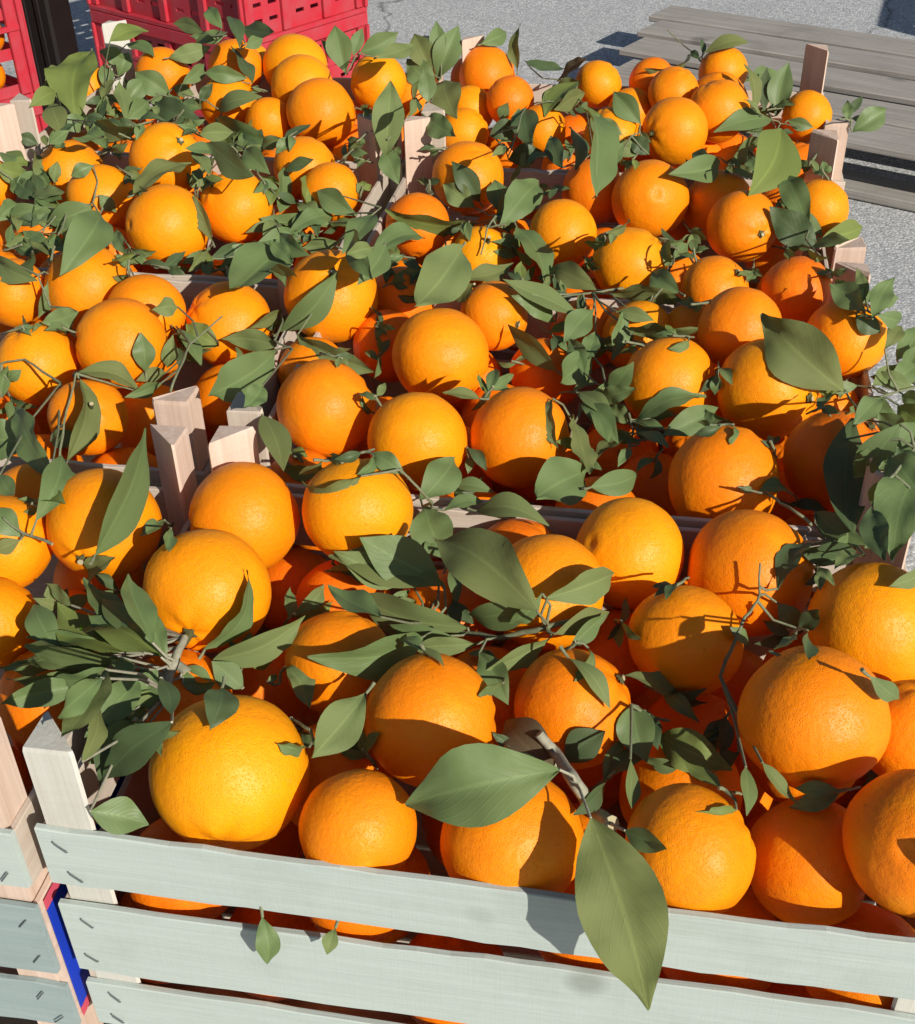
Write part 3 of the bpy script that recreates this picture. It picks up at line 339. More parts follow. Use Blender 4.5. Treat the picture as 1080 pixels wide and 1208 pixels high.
 ('small olive leaf beneath the round centre orange, second crate',[],[[0.0197,0.8422,0.032,-0.0098,0.8395,0.0391,0.25,-0.34,0.91,0.0112,'o',-0.0009]]),
 ('leaf below the lilac slat with a small tear',[],[[0.0143,0.7284,0.0043,0.0646,0.6976,0.0125,-0.32,-0.28,0.9,0.0209,'l',0.0054]]),
 ('twisted bundle of twigs with many long leaves in the middle of the front crate',[[-0.0255,0.6198,-0.0079],[-0.0019,0.6139,-0.0117],[0.0255,0.5947,0.0001],[0.0546,0.5858,0.0158],[0.0848,0.593,0.0171]],[[-0.008,0.6862,-0.0069,-0.0234,0.7288,0.0104,-0.16,-0.42,0.89,0.03,'m',-0.0012],[-0.0137,0.6474,0.0064,-0.0663,0.6567,0.037,0.18,-0.82,0.55,0.0321,'m',-0.0018],[-0.035,0.6601,-0.0018,-0.0843,0.6578,0.0252,0.32,-0.8,0.51,0.0232,'l',-0.0002],[-0.0103,0.642,0.0063,-0.0883,0.6596,0.0203,0.06,-0.44,0.9,0.032,'o',-0.0024],[0.0458,0.5602,0.0521,-0.0148,0.6379,0.0477,-0.43,-0.29,0.85,0.0387,'o',-0.0023],[0.0446,0.5846,0.0313,0.0028,0.6095,0.0046,-0.54,-0.84,0.06,0.0211,'m',-0.0013],[-0.0468,0.554,0.0551,-0.08,0.5873,0.0467,-0.18,0.07,0.98,0.0174,'d',-0.0011],[0.0049,0.6108,-0.0047,-0.0722,0.6503,-0.0047,-0.45,-0.88,0.12,0.0307,'l',0.0011],[-0.0247,0.5894,0.0065,-0.0931,0.5499,0.0291,0.53,-0.84,0.13,0.0298,'d',0.0076],[-0.0064,0.6021,-0.004,-0.0466,0.6144,-0.004,-0.27,-0.88,0.4,0.0142,'m',-0.0012],[0.0099,0.5881,0.0008,-0.0349,0.5905,-0.0036,-0.07,-0.97,0.23,0.015,'l',-0.0013],[0.0568,0.5781,0.014,0.0134,0.5588,0.0046,0.4,-0.92,0.05,0.0162,'l',-0.0014],[0.0118,0.5739,0.0064,0.0277,0.5378,-0.0029,-0.24,-0.34,0.91,0.0183,'m',-0.0011],[0.0544,0.584,0.0411,0.1002,0.6202,0.0308,0.63,-0.72,0.3,0.0225,'l',0.0044],[0.0592,0.5767,0.0181,0.0958,0.6023,0.013,0.55,-0.69,0.46,0.0153,'o',0.0036],[0.0513,0.5852,0.0443,0.0304,0.5845,0.0213,-0.06,-0.99,0.08,0.011,'m',-0.0008]]),
 ('thin light leaf on the striped orange in the front crate',[],[[0.0643,0.542,0.03,0.0869,0.5151,0.0136,0.38,-0.22,0.9,0.0129,'l',0.0038]]),
 ('half shaded pale leaf left of the round shaded-base orange',[],[[-0.0564,0.5227,0.0233,-0.0872,0.4834,0.0109,0.29,-0.49,0.82,0.0252,'l',-0.0015]]),
 ('pale cut twig with a long leaf hanging down over the white front slats',[[0.0438,0.4961,0.0137],[0.0528,0.4899,0.0053],[0.06,0.445,0.0285],[0.0713,0.4526,-0.0034],[0.0785,0.4322,0.011]],[[0.0636,0.4105,0.0422,0.0883,0.3429,-0.021,-0.08,-0.7,0.71,0.0408,'o',0.006],[0.0505,0.4448,0.0404,-0.0311,0.4419,0.0185,-0.17,-0.67,0.72,0.0406,'m',0.0092],[0.0834,0.4187,0.0217,0.1033,0.3978,0.0308,-0.62,-0.28,0.73,0.0111,'d',-0.0006],[0.0524,0.4831,0.0,0.0255,0.5217,-0.001,-0.44,-0.28,0.86,0.0292,'n',0.004],[0.0589,0.4976,-0.0126,0.0838,0.5055,0.0053,-0.23,-0.73,0.64,0.0196,'k',0.0011]]),
 ('teal folded leaf on a twig end left of the bright green leaf',[[0.126,0.5288,-0.0115],[0.1163,0.5326,-0.0123],[0.1001,0.5193,0.0117]],[[0.1034,0.5288,0.0021,0.1084,0.4974,-0.0141,-0.18,-0.47,0.86,0.0221,'d',-0.0011],[0.1112,0.5353,-0.0089,0.1155,0.5061,-0.0122,-0.28,-0.15,0.95,0.012,'k',-0.0008],[0.0923,0.4679,0.0222,0.0868,0.4339,0.0196,0.77,-0.17,0.61,0.0126,'l',-0.0009]]),
 ('bright green leaf under the plump orange, front crate right half',[],[[0.1181,0.517,-0.0122,0.1571,0.4906,-0.0141,-0.35,-0.57,0.75,0.0237,'b',0.0048]]),
 ('dark leafy twig standing between the twig-shadow orange and the plump orange',[[0.1926,0.6135,0.0417],[0.1921,0.6014,0.0251],[0.1768,0.5743,0.0304],[0.1668,0.5572,0.0237],[0.1578,0.5449,0.0088]],[[0.2085,0.6082,0.0159,0.2394,0.6429,0.0284,-0.43,0.06,0.9,0.016,'k',0.004],[0.2067,0.6078,0.0121,0.2203,0.5994,-0.0044,-0.05,-0.91,0.41,0.0142,'d',0.0009],[0.2138,0.5793,0.015,0.2232,0.5737,0.0377,-0.66,-0.75,0.09,0.0113,'k',-0.0006],[0.1518,0.4518,0.031,0.1465,0.4207,0.029,0.56,-0.14,0.82,0.0118,'d',-0.0008],[0.1619,0.4559,0.0295,0.1778,0.4392,0.0127,0.45,-0.38,0.81,0.0093,'l',-0.0009],[0.163,0.5019,-0.0121,0.1451,0.4912,-0.0122,0.27,-0.46,0.84,0.0096,'k',-0.0002],[0.1654,0.5649,0.0308,0.1803,0.5685,0.013,0.65,-0.64,0.41,0.0088,'d',-0.0005]]),
 ('small leaf beneath the pale navel orange at its lower right',[],[[0.2149,0.4696,0.0789,0.2356,0.4745,0.0578,0.39,-0.91,0.17,0.0106,'m',-0.0006]]),
 ('thin leaf edge on top of the big plump orange',[],[[0.1886,0.5164,0.0652,0.2023,0.4974,0.0743,-0.67,-0.65,-0.35,0.0087,'l',-0.0007]]),
 ('large torn leaf at the right edge above the pale navel orange',[],[[0.3094,0.6749,0.0673,0.2708,0.5978,0.0531,-0.03,-0.16,0.99,0.0339,'d',0.0037]]),
 ('light leaf tip behind the pale navel orange at the right edge',[],[[0.286,0.5911,0.0512,0.2578,0.5699,0.0561,0.59,-0.7,0.4,0.0115,'l',0.0017]]),
 ('large olive-grey leaf lying over the big yellow orange, second crate right',[[0.3127,0.8151,0.0309],[0.3169,0.8677,0.0182]],[[0.3125,0.8503,0.0254,0.2525,0.9041,0.069,-0.33,-0.79,0.51,0.047,'o',0.0097]]),
 ('twig of leaves hanging over the right rim of the second crate',[[0.3264,0.8559,0.009],[0.3482,0.8701,0.0063],[0.3745,0.8938,-0.0019],[0.3952,0.9028,-0.0019]],[[0.3576,0.9163,0.0005,0.3901,0.9019,-0.0029,-0.31,-0.82,0.48,0.0155,'l',0.0016],[0.3624,0.9112,0.0293,0.3849,0.9418,0.0351,0.21,-0.33,0.92,0.0139,'o',-0.0008],[0.3901,0.9498,-0.0025,0.424,0.9966,0.0073,0.17,-0.32,0.93,0.0211,'d',-0.0011],[0.3434,0.9057,-0.0022,0.3156,0.9001,-0.004,0.13,-0.81,0.57,0.0108,'d',0.0003],[0.3767,0.8895,-0.0019,0.3878,0.8683,-0.0018,-0.72,-0.37,0.58,0.0136,'m',0.0021],[0.3147,0.7785,0.0618,0.2872,0.7462,0.0607,0.35,-0.32,0.88,0.0158,'m',-0.0009],[0.3694,0.9016,-0.0005,0.404,0.9344,0.0006,0.39,-0.44,0.81,0.0203,'m',0.0014],[0.3412,0.8793,0.001,0.3616,0.8521,-0.001,-0.63,-0.52,0.57,0.018,'d',0.0032],[0.3649,0.8651,0.0024,0.3752,0.8341,-0.0007,-0.66,-0.29,0.69,0.0203,'b',0.0001],[0.3535,0.898,0.002,0.3819,0.9267,0.0039,0.37,-0.42,0.83,0.0139,'l',-0.0008],[0.3887,0.9222,-0.0005,0.4111,0.9559,0.0071,0.11,-0.29,0.95,0.0158,'d',-0.0008]]),
 ('leaves spilling past the right rear post of the second crate',[[0.35,0.9415,0.0507],[0.3648,0.9398,0.0463]],[[0.3488,0.9154,0.056,0.3754,0.9592,0.0667,0.12,-0.3,0.95,0.0183,'m',-0.001],[0.3466,0.9323,0.0554,0.3295,0.9705,0.0593,-0.7,-0.37,0.61,0.0232,'d',-0.001],[0.3557,0.96,0.0525,0.3541,0.9871,0.0668,-0.4,-0.45,0.8,0.011,'l',-0.0008],[0.3407,0.9638,0.0566,0.3341,0.9827,0.0597,-0.66,-0.34,0.68,0.0094,'b',-0.0005],[0.3543,0.9221,0.0556,0.3834,0.9361,0.0413,0.5,-0.84,0.19,0.0153,'d',-0.0007],[0.3601,0.9513,0.0503,0.389,0.9718,0.0458,0.54,-0.64,0.55,0.0141,'m',-0.0007],[0.3426,0.9386,0.0475,0.365,0.9329,0.0338,-0.06,-0.95,0.3,0.0167,'k',0.0001],[0.3427,0.9567,0.0545,0.3684,0.9751,0.0504,0.55,-0.64,0.53,0.0126,'m',-0.0006]]),
 ('curled teal leaf beside the bright yellow orange, third crate',[],[[0.2135,1.0523,0.0169,0.193,1.0897,0.0215,-0.63,-0.43,0.65,0.0224,'d',-0.001]]),
 ('broad light leaf and dark upright leaf at the right edge of the second crate',[[0.3163,0.7011,0.0745],[0.2867,0.6619,0.0741]],[[0.2955,0.7779,0.0452,0.2715,0.6795,0.0036,0.16,-0.42,0.9,0.034,'k',-0.0022],[0.3222,0.7212,0.0767,0.287,0.6912,0.0576,0.02,-0.56,0.83,0.0262,'m',0.0053],[0.2851,0.6643,0.0712,0.2805,0.666,0.0439,-0.49,-0.87,0.03,0.0133,'b',0.0024],[0.2824,0.7597,0.0377,0.2819,0.742,-0.0112,0.19,-0.92,0.33,0.017,'m',0.0047],[0.3051,0.6642,0.072,0.2977,0.69,0.0754,-0.62,-0.27,0.74,0.0167,'k',-0.0007],[0.2664,0.6378,0.0648,0.2638,0.5909,0.0574,-0.33,-0.13,0.93,0.0172,'k',-0.0012],[0.3013,0.7047,0.0862,0.2804,0.712,0.0387,-0.57,-0.81,0.12,0.0226,'m',0.0056],[0.2979,0.6465,0.0575,0.28,0.6575,0.0203,-0.67,-0.73,0.11,0.0242,'d',-0.0006],[0.3606,0.8158,-0.0006,0.3467,0.8503,0.0021,-0.67,-0.32,0.67,0.0219,'m',0.0009],[0.2908,0.6842,0.0726,0.3,0.6497,0.0688,-0.62,-0.25,0.75,0.0223,'m',0.0007],[0.2905,0.7033,0.0738,0.285,0.7061,0.044,-0.49,-0.87,0.01,0.0163,'d',0.0028]]),
 ("dark curled leaves against the lilac slat's right end",[[0.2776,0.6777,0.0063],[0.2578,0.6803,0.0048]],[[0.2242,0.6334,0.0362,0.2716,0.6564,0.014,0.39,-0.91,-0.12,0.0199,'k',-0.0011],[0.2579,0.7132,0.0074,0.2813,0.6688,0.0115,-0.69,-0.31,0.65,0.0179,'d',-0.0013],[0.2671,0.6694,0.0203,0.2385,0.6361,0.0195,0.69,-0.6,0.4,0.0149,'m',-0.0009],[0.2602,0.6175,0.0427,0.2353,0.598,0.0473,0.01,0.22,0.98,0.0122,'l',0.0023]]),
 ('dark bare twig lying over the half shaded orange by the lilac slat',[[0.2,0.717,0.028],[0.2211,0.7142,0.0242],[0.2282,0.6655,0.0423],[0.2382,0.6603,0.0351]],[[0.2034,0.7244,0.022,0.2149,0.7245,0.0186,0.15,-0.86,0.49,0.0052,'d',-0.0003]]),
 ('bare green twig with thin leaf pointing over the pallet, on the topmost orange',[[0.3253,1.8778,0.036],[0.3485,1.8649,0.0184],[0.3602,1.8017,0.0166],[0.3649,1.7974,0.0106]],[[0.3309,1.7552,0.0419,0.2562,1.6839,0.049,0.52,-0.61,-0.6,0.0389,'o',0.007],[0.3539,1.7267,0.0447,0.4181,1.7489,0.0507,0.06,-0.41,0.91,0.0249,'o',0.0062],[0.3524,1.7357,0.04,0.3583,1.7699,0.0532,0.6,-0.38,0.7,0.0122,'k',-0.0007],[0.3393,1.7547,0.0395,0.3487,1.7311,0.0345,-0.68,-0.4,0.62,0.01,'k',-0.0006]]),
 ('upright leaf trio left of the tallest right post, back crate',[[0.4239,1.5766,-0.0091],[0.4264,1.6395,-0.0076]],[[0.4053,1.622,-0.0037,0.3962,1.6537,0.051,0.58,-0.66,0.48,0.023,'o',-0.002],[0.4184,1.6205,-0.0035,0.4229,1.6527,0.042,-0.22,-0.79,0.58,0.0192,'k',-0.0017],[0.4353,1.6184,-0.0077,0.4521,1.6571,0.0488,-0.18,-0.79,0.59,0.0312,'d',0.0019],[0.4681,1.7219,-0.0001,0.4028,1.679,0.0201,0.5,-0.39,0.77,0.0312,'m',-0.0016]]),
 ('broad bright green leaf with pale midrib, right of the back crate heap',[[0.4533,1.5638,-0.0055],[0.4291,1.5776,-0.0052],[0.3911,1.5051,-0.0436]],[[0.3676,1.345,0.0687,0.314,1.2289,0.0416,0.42,-0.39,0.82,0.0567,'b',-0.0027],[0.4159,1.5714,0.0016,0.3328,1.5247,0.0042,0.29,-0.46,0.84,0.0305,'m',0.0077],[0.3892,1.5145,-0.0044,0.3291,1.4521,-0.0083,0.72,-0.69,-0.11,0.0313,'m',0.0032],[0.4401,1.5796,-0.0017,0.471,1.568,-0.0074,-0.28,-0.91,0.32,0.0164,'d',0.0009]]),
 ("dark green leaves in the centre of the third crate's back right",[],[[0.3039,1.3417,0.035,0.2346,1.2791,0.0447,0.64,-0.64,0.43,0.0299,'m',-0.002],[0.2932,1.3338,0.0323,0.2746,1.3664,0.0365,-0.69,-0.47,0.55,0.0164,'d',-0.0008]]),
 ('teal upright leaf before the middle right post, with dark folded leaf',[[0.3862,1.2071,-0.0092],[0.3747,1.2082,0.0096]],[[0.3721,1.2015,0.0162,0.3607,1.2815,0.0406,-0.51,-0.32,0.8,0.0269,'d',0.006],[0.3895,1.2097,0.0029,0.3552,1.2416,0.0206,-0.45,-0.75,0.48,0.023,'d',0.0049],[0.3807,1.1889,-0.0029,0.3323,1.2173,0.0311,-0.26,-0.89,0.38,0.034,'k',-0.002],[0.384,1.1901,0.0059,0.4369,1.2313,0.0,0.61,-0.75,0.24,0.0281,'b',0.0013],[0.3372,1.0707,0.0507,0.3614,1.043,0.0698,-0.73,-0.19,0.65,0.0148,'l',-0.0012],[0.3759,1.3315,0.0125,0.395,1.3827,0.0297,0.01,-0.32,0.95,0.0206,'o',-0.0011]]),
 ('leaf sprig poking out past the middle right post over the pallet',[[0.431,1.3458,0.0782],[0.4517,1.3648,0.0695]],[[0.4534,1.3604,0.0576,0.4916,1.374,0.0789,0.01,-0.85,0.53,0.0265,'d',-0.0014],[0.4476,1.367,0.0689,0.4477,1.3791,0.0878,-0.3,-0.8,0.52,0.0122,'m',-0.0007],[0.4494,1.3754,0.0718,0.4668,1.3842,0.0904,-0.12,-0.85,0.52,0.0102,'k',-0.0009],[0.4542,1.3705,0.0695,0.4948,1.4052,0.0697,0.64,-0.74,-0.21,0.0172,'k',-0.001]]),
 ('leaves at the left of the heap of six in the back crate',[[0.2378,1.4886,-0.0012],[0.2249,1.4928,0.0135]],[[0.2391,1.5166,0.0199,0.2063,1.5403,0.053,-0.23,-0.88,0.4,0.0293,'m',0.0051],[0.2399,1.4925,-0.0091,0.193,1.4928,0.0037,0.07,-0.96,0.29,0.0202,'l',0.0],[0.2478,1.4885,-0.0089,0.2223,1.4966,0.0123,-0.08,-0.96,0.27,0.0212,'k',-0.001],[0.1807,1.3416,0.0282,0.1995,1.385,0.0415,0.27,-0.39,0.88,0.0165,'d',-0.001]]),
 ("upright leaf pair before the red crate's right end",[[-0.1322,1.6337,0.054],[-0.1208,1.6811,0.0641]],[[-0.1486,1.8385,-0.0038,-0.1625,1.8723,0.0546,0.03,-0.86,0.51,0.0372,'m',-0.0021],[-0.1421,1.9236,-0.0037,-0.1267,1.9466,0.0309,0.17,-0.85,0.49,0.0193,'m',-0.0013]]),
 ('light leaves spread over the flat shadowed orange at the back',[[-0.115,1.6814,0.0661],[-0.0925,1.6762,0.0626]],[[-0.1166,1.7072,0.0611,-0.0644,1.719,0.0832,0.1,-0.95,0.28,0.0305,'m',-0.0017],[-0.0869,1.5749,0.0911,-0.0411,1.6306,0.0913,0.47,-0.39,0.79,0.0238,'l',-0.0016],[-0.149,1.8884,-0.0035,-0.1862,1.9066,0.0244,-0.12,-0.9,0.43,0.0217,'d',-0.0015]]),
 ('tall bunch of leaves against the asphalt left of the round deep orange',[[-0.0091,1.734,0.0168],[-0.0187,1.6966,0.0099]],[[-0.0153,1.7244,0.0082,-0.0545,1.7545,0.0373,-0.25,-0.82,0.51,0.0355,'m',0.0055],[-0.0207,1.7388,0.0226,-0.044,1.7664,0.068,-0.09,-0.87,0.48,0.0352,'o',0.006],[-0.0083,1.7406,0.0447,-0.013,1.7624,0.0852,-0.02,-0.88,0.47,0.0225,'m',0.002],[-0.0139,1.7401,0.0128,0.0172,1.7641,0.0785,0.03,-0.94,0.33,0.0377,'m',0.0081],[-0.0043,1.6567,0.0354,0.0121,1.5772,0.0094,-0.26,-0.35,0.9,0.0427,'o',-0.0017],[-0.0234,1.4563,0.0726,-0.0274,1.4765,0.104,-0.01,-0.84,0.54,0.0214,'d',-0.0011]]),
 ('leaf tip behind the round deep orange at the back',[],[[0.0478,1.7368,0.0603,0.0846,1.7797,0.0638,0.66,-0.6,0.45,0.0226,'m',-0.0012]]),
 ('single narrow leaf standing upright against the asphalt',[],[[0.0977,1.731,0.0267,0.1034,1.7599,0.0798,-0.7,-0.6,0.4,0.0203,'o',-0.0019]]),
 ('dry brown leaf and thin leaf at the shadow on the asphalt',[[0.1328,1.7434,0.0106],[0.1585,1.7379,0.0094]],[[0.1161,1.8604,0.0008,0.1703,1.7881,-0.0036,-0.06,-0.1,0.99,0.0321,'d',0.0021],[0.1539,1.7138,0.0167,0.1914,1.6839,0.0494,-0.73,-0.19,0.66,0.0288,'n',-0.0015]]),
 ('tall light leaf propped in front of the pale middle posts',[],[[-0.0746,1.4127,0.0222,-0.0662,1.4597,0.0971,0.07,-0.85,0.52,0.0361,'l',0.0091],[-0.0764,1.4181,0.0285,-0.06,1.3846,0.0018,-0.15,-0.66,0.74,0.0255,'m',-0.0012]]),
 ('leaf right of the pale middle posts, pointing at a yellow orange',[],[[-0.0258,1.4434,0.0588,0.0112,1.3935,0.051,-0.6,-0.54,0.59,0.0274,'m',-0.0013]]),
 ('dark folded leaves in the middle of the back crate',[[0.0708,1.4349,0.0116],[0.0866,1.5052,0.0232]],[[0.0998,1.5866,0.0195,0.1047,1.5171,-0.0092,-0.16,-0.39,0.91,0.0346,'k',-0.0016],[0.0528,1.5579,-0.0048,0.0907,1.576,-0.0009,0.36,-0.84,0.4,0.0261,'k',0.0039],[0.0732,1.4826,-0.0089,0.1142,1.4741,0.0038,-0.28,-0.92,0.28,0.0271,'k',0.0042],[0.068,1.6084,-0.0001,0.079,1.6074,0.0221,-0.18,-0.98,0.05,0.0154,'m',-0.0007],[0.0881,1.5659,-0.0084,0.0908,1.5822,0.0212,-0.04,-0.87,0.48,0.021,'d',-0.0011]]),
 ('black pointed leaf lying on the orange right of the middle posts',[],[[0.0336,1.3437,-0.0068,0.0028,1.3593,0.0359,0.0,-0.94,0.34,0.0248,'k',0.0056]]),
 ('light twin leaves on a stem in the third crate, left of the yellow orange',[[0.0311,1.1925,-0.0031],[0.038,1.2099,0.0173],[0.0478,1.2353,0.0205]],[[0.0558,1.3174,-0.0097,0.0505,1.3518,0.0157,-0.12,-0.6,0.79,0.0246,'m',-0.0011],[0.052,1.2278,0.0112,0.0983,1.308,0.0294,0.46,-0.44,0.77,0.0372,'m',-0.0019],[0.0275,1.3328,-0.0093,-0.0075,1.3503,0.0128,-0.15,-0.87,0.46,0.0268,'l',0.0005],[0.0284,1.2874,0.0014,-0.0698,1.2733,0.026,-0.03,-0.81,-0.59,0.0405,'b',0.0103],[0.0452,1.2899,-0.009,0.0664,1.3424,0.006,0.81,-0.44,0.38,0.0209,'d',-0.0012]]),
 ('long drooping leaves hanging from the twigs in the middle of the back crate',[[0.141,1.6281,0.0307],[0.1708,1.6211,0.0211],[0.1791,1.5612,0.0237],[0.1832,1.5294,-0.0199]],[[0.156,1.3947,0.0821,0.1478,1.2291,0.0383,0.74,-0.2,0.64,0.0622,'m',-0.0038],[0.1342,1.4153,0.0039,0.1241,1.4749,0.0242,-0.41,-0.36,0.84,0.0219,'k',-0.0013],[0.1728,1.6477,0.0339,0.1229,1.5723,0.0193,-0.17,-0.08,0.98,0.0386,'b',-0.0017],[0.1478,1.7038,0.0015,0.1826,1.6766,0.0261,-0.62,-0.78,0.01,0.0247,'l',-0.0013],[0.1803,1.526,0.0351,0.1909,1.4916,0.0021,-0.23,-0.71,0.67,0.018,'m',0.0046],[0.1802,1.6276,0.0244,0.1373,1.5759,0.0199,0.77,-0.63,-0.07,0.0267,'o',-0.0014],[0.1405,1.4146,0.0525,0.1423,1.3395,0.03,0.67,-0.2,0.71,0.0276,'k',-0.0017],[0.184,1.5088,0.0302,0.2143,1.4919,0.0141,-0.27,-0.87,0.4,0.0156,'l',-0.0001]]),
 ('green leaves left of the inner slat below the stack of three',[[-0.075,1.2767,0.0161],[-0.1015,1.2439,0.0083],[-0.1222,1.209,0.0029]],[[-0.1487,1.3333,0.0149,-0.1059,1.2984,0.0002,-0.37,-0.71,0.6,0.0263,'m',-0.0015],[-0.133,1.3148,-0.0079,-0.1784,1.2711,-0.0092,0.35,-0.39,0.85,0.0232,'m',0.0054],[-0.0747,1.1247,0.0704,-0.1007,1.0575,0.0594,-0.03,-0.15,0.99,0.0255,'m',-0.0017],[-0.0813,1.1866,0.0025,-0.0276,1.2428,-0.0047,0.3,-0.17,0.94,0.0287,'m',0.0026],[-0.1388,1.3009,-0.009,-0.1751,1.3425,-0.0031,-0.2,-0.3,0.93,0.021,'l',0.0038],[-0.0868,1.0627,0.0833,-0.0693,0.9898,0.0668,-0.85,-0.3,0.42,0.0254,'m',-0.0017],[-0.1186,1.2212,0.0023,-0.1565,1.233,-0.0087,-0.36,-0.88,0.31,0.0174,'l',-0.0011]]),
 ('big bright yellow-green leaf standing upright in the back left corner',[],[[-0.5035,1.8,0.0442,-0.4993,1.65,-0.0037,-0.13,-0.3,0.94,0.0677,'b',-0.0033]]),
 ('leaf bunch beside the pale back left post',[[-0.4852,1.8155,0.0181],[-0.4857,1.7703,-0.0042]],[[-0.4554,1.728,0.0777,-0.415,1.7844,0.0741,0.49,-0.3,0.82,0.0273,'b',-0.0017],[-0.4577,1.8261,0.0477,-0.4105,1.778,0.0435,-0.18,-0.26,0.95,0.0235,'m',-0.0013],[-0.4874,1.7917,-0.0084,-0.4972,1.8289,0.0217,0.17,-0.59,0.79,0.0209,'m',-0.0013],[-0.4492,1.7353,-0.0083,-0.4243,1.763,0.0156,0.42,-0.78,0.47,0.0274,'d',-0.0013],[-0.4336,1.659,-0.0083,-0.4584,1.7277,0.0166,0.61,-0.07,0.79,0.0266,'l',-0.0014],[-0.4979,1.8251,0.0394,-0.4635,1.8326,0.0222,0.31,-0.92,0.22,0.0236,'m',0.0042],[-0.4769,1.8221,0.0039,-0.4611,1.8413,0.0317,0.32,-0.86,0.41,0.0211,'m',0.0037]]),
 ('pale horizontal leaf over the orange before the red crate',[],[[-0.3903,1.7813,0.0398,-0.3343,1.805,0.0471,0.34,-0.9,0.28,0.0256,'l',-0.0018]]),
 ("small green leaf bunch before the red crate's front face",[[-0.3306,1.8007,0.0609],[-0.3088,1.8007,0.0627]],[[-0.3915,2.0642,-0.0002,-0.4451,2.115,0.0011,-0.67,-0.71,0.22,0.0241,'l',-0.0],[-0.3652,2.0891,-0.002,-0.3932,2.1465,0.0174,-0.31,-0.44,0.85,0.0239,'m',-0.0012],[-0.3533,2.0637,-0.001,-0.4121,2.0542,-0.0023,0.16,-0.96,-0.22,0.0229,'m',0.0061],[-0.3264,1.8071,0.0545,-0.359,1.8294,0.0445,-0.57,-0.57,0.6,0.0152,'d',-0.0008]]),
 ("dark upright leaf and arched leaf above the left back crate's oranges",[[-0.2907,1.7851,0.0481],[-0.2823,1.7902,0.0534]],[[-0.277,1.7026,0.0727,-0.2952,1.7669,0.0961,0.5,-0.16,0.85,0.0247,'k',-0.0013],[-0.2949,1.8649,0.0572,-0.2379,1.8071,0.0617,-0.59,-0.53,0.61,0.0274,'k',-0.0017],[-0.2745,1.7371,0.0632,-0.2544,1.7672,0.0659,0.73,-0.53,0.43,0.0175,'m',-0.0008]]),
 ('dark pointed leaf across an orange in the left back crate',[],[[-0.2703,1.7332,0.0162,-0.3043,1.7898,0.0494,0.59,-0.11,0.8,0.0271,'k',-0.0017],[-0.3326,1.7259,0.0337,-0.2746,1.7287,0.0246,0.09,-0.95,0.29,0.0225,'d',0.0062]]),
 ('mid green leaves between the pale back left post and the oranges',[[-0.4268,1.7544,0.0053],[-0.3794,1.7445,-0.0081]],[[-0.4386,1.7707,0.0242,-0.3925,1.7652,-0.0072,0.13,-0.93,0.35,0.0348,'m',0.006],[-0.3645,1.7179,0.0219,-0.3407,1.771,0.0335,0.83,-0.45,0.35,0.0197,'m',-0.0013],[-0.328,1.6418,-0.0085,-0.4015,1.7045,0.0015,-0.5,-0.67,0.54,0.0369,'k',0.0064],[-0.387,1.7633,0.0028,-0.3558,1.7499,-0.0033,-0.29,-0.86,0.43,0.0179,'l',0.0013],[-0.4139,1.7134,0.0002,-0.4353,1.6676,-0.0076,0.72,-0.43,0.55,0.0273,'d',0.0002]]),
 ('twig with leaves crossing the middle of the left back crates',[[-0.3676,1.7233,0.0076],[-0.3277,1.6904,0.0054],[-0.3085,1.6825,-0.0063],[-0.3126,1.6385,-0.0238]],[[-0.315,1.6884,-0.0058,-0.2451,1.6513,0.0215,-0.53,-0.5,0.68,0.0316,'l',0.0042],[-0.2567,1.4539,0.0427,-0.2941,1.4101,0.0566,0.78,-0.59,0.21,0.0213,'l',-0.0015],[-0.2258,1.5363,0.0007,-0.3072,1.6206,0.0049,-0.72,-0.69,0.01,0.0388,'d',-0.0003],[-0.2027,1.2342,0.0707,-0.2545,1.305,0.0826,-0.77,-0.6,0.22,0.0324,'d',-0.0018],[-0.2641,1.3195,0.0417,-0.2894,1.3673,0.0557,0.35,-0.09,0.93,0.0188,'l',-0.0011],[-0.246,1.4656,0.0177,-0.2126,1.4121,0.0064,-0.44,-0.44,0.79,0.026,'m',-0.0013],[-0.3404,1.7006,0.0002,-0.3191,1.706,0.0256,0.07,-0.99,0.15,0.0149,'k',-0.0006],[-0.3086,1.6846,-0.0047,-0.2828,1.6979,0.0112,0.25,-0.9,0.35,0.0149,'m',-0.0003]]),
 ('narrow olive leaf arching over the orange with the dry calyx',[],[[-0.3266,1.2245,0.0575,-0.2788,1.3001,0.0607,0.04,-0.07,1.0,0.0313,'o',-0.0021]]),
 ('upright olive leaf at the inner end of the left third crate',[],[[-0.1938,1.33,-0.0097,-0.1946,1.3967,0.0209,0.87,-0.2,0.46,0.0275,'m',-0.0016],[-0.1924,1.3919,0.0176,-0.1512,1.3654,0.0374,-0.59,-0.37,0.72,0.0187,'m',-0.0012]]),
 ('light leaves lying right of the shadowed orange, left third crate',[[-0.1904,1.2969,-0.009],[-0.1586,1.3115,-0.0089]],[[-0.1529,1.3227,-0.0097,-0.2096,1.2918,-0.0004,0.47,-0.88,-0.07,0.0223,'m',0.0002],[-0.1747,1.2817,-0.0079,-0.2121,1.2415,-0.0091,0.63,-0.6,0.49,0.0198,'m',0.0046],[-0.1632,1.1055,0.0627,-0.134,1.0633,0.0593,-0.66,-0.5,0.56,0.0193,'d',-0.0011]]),
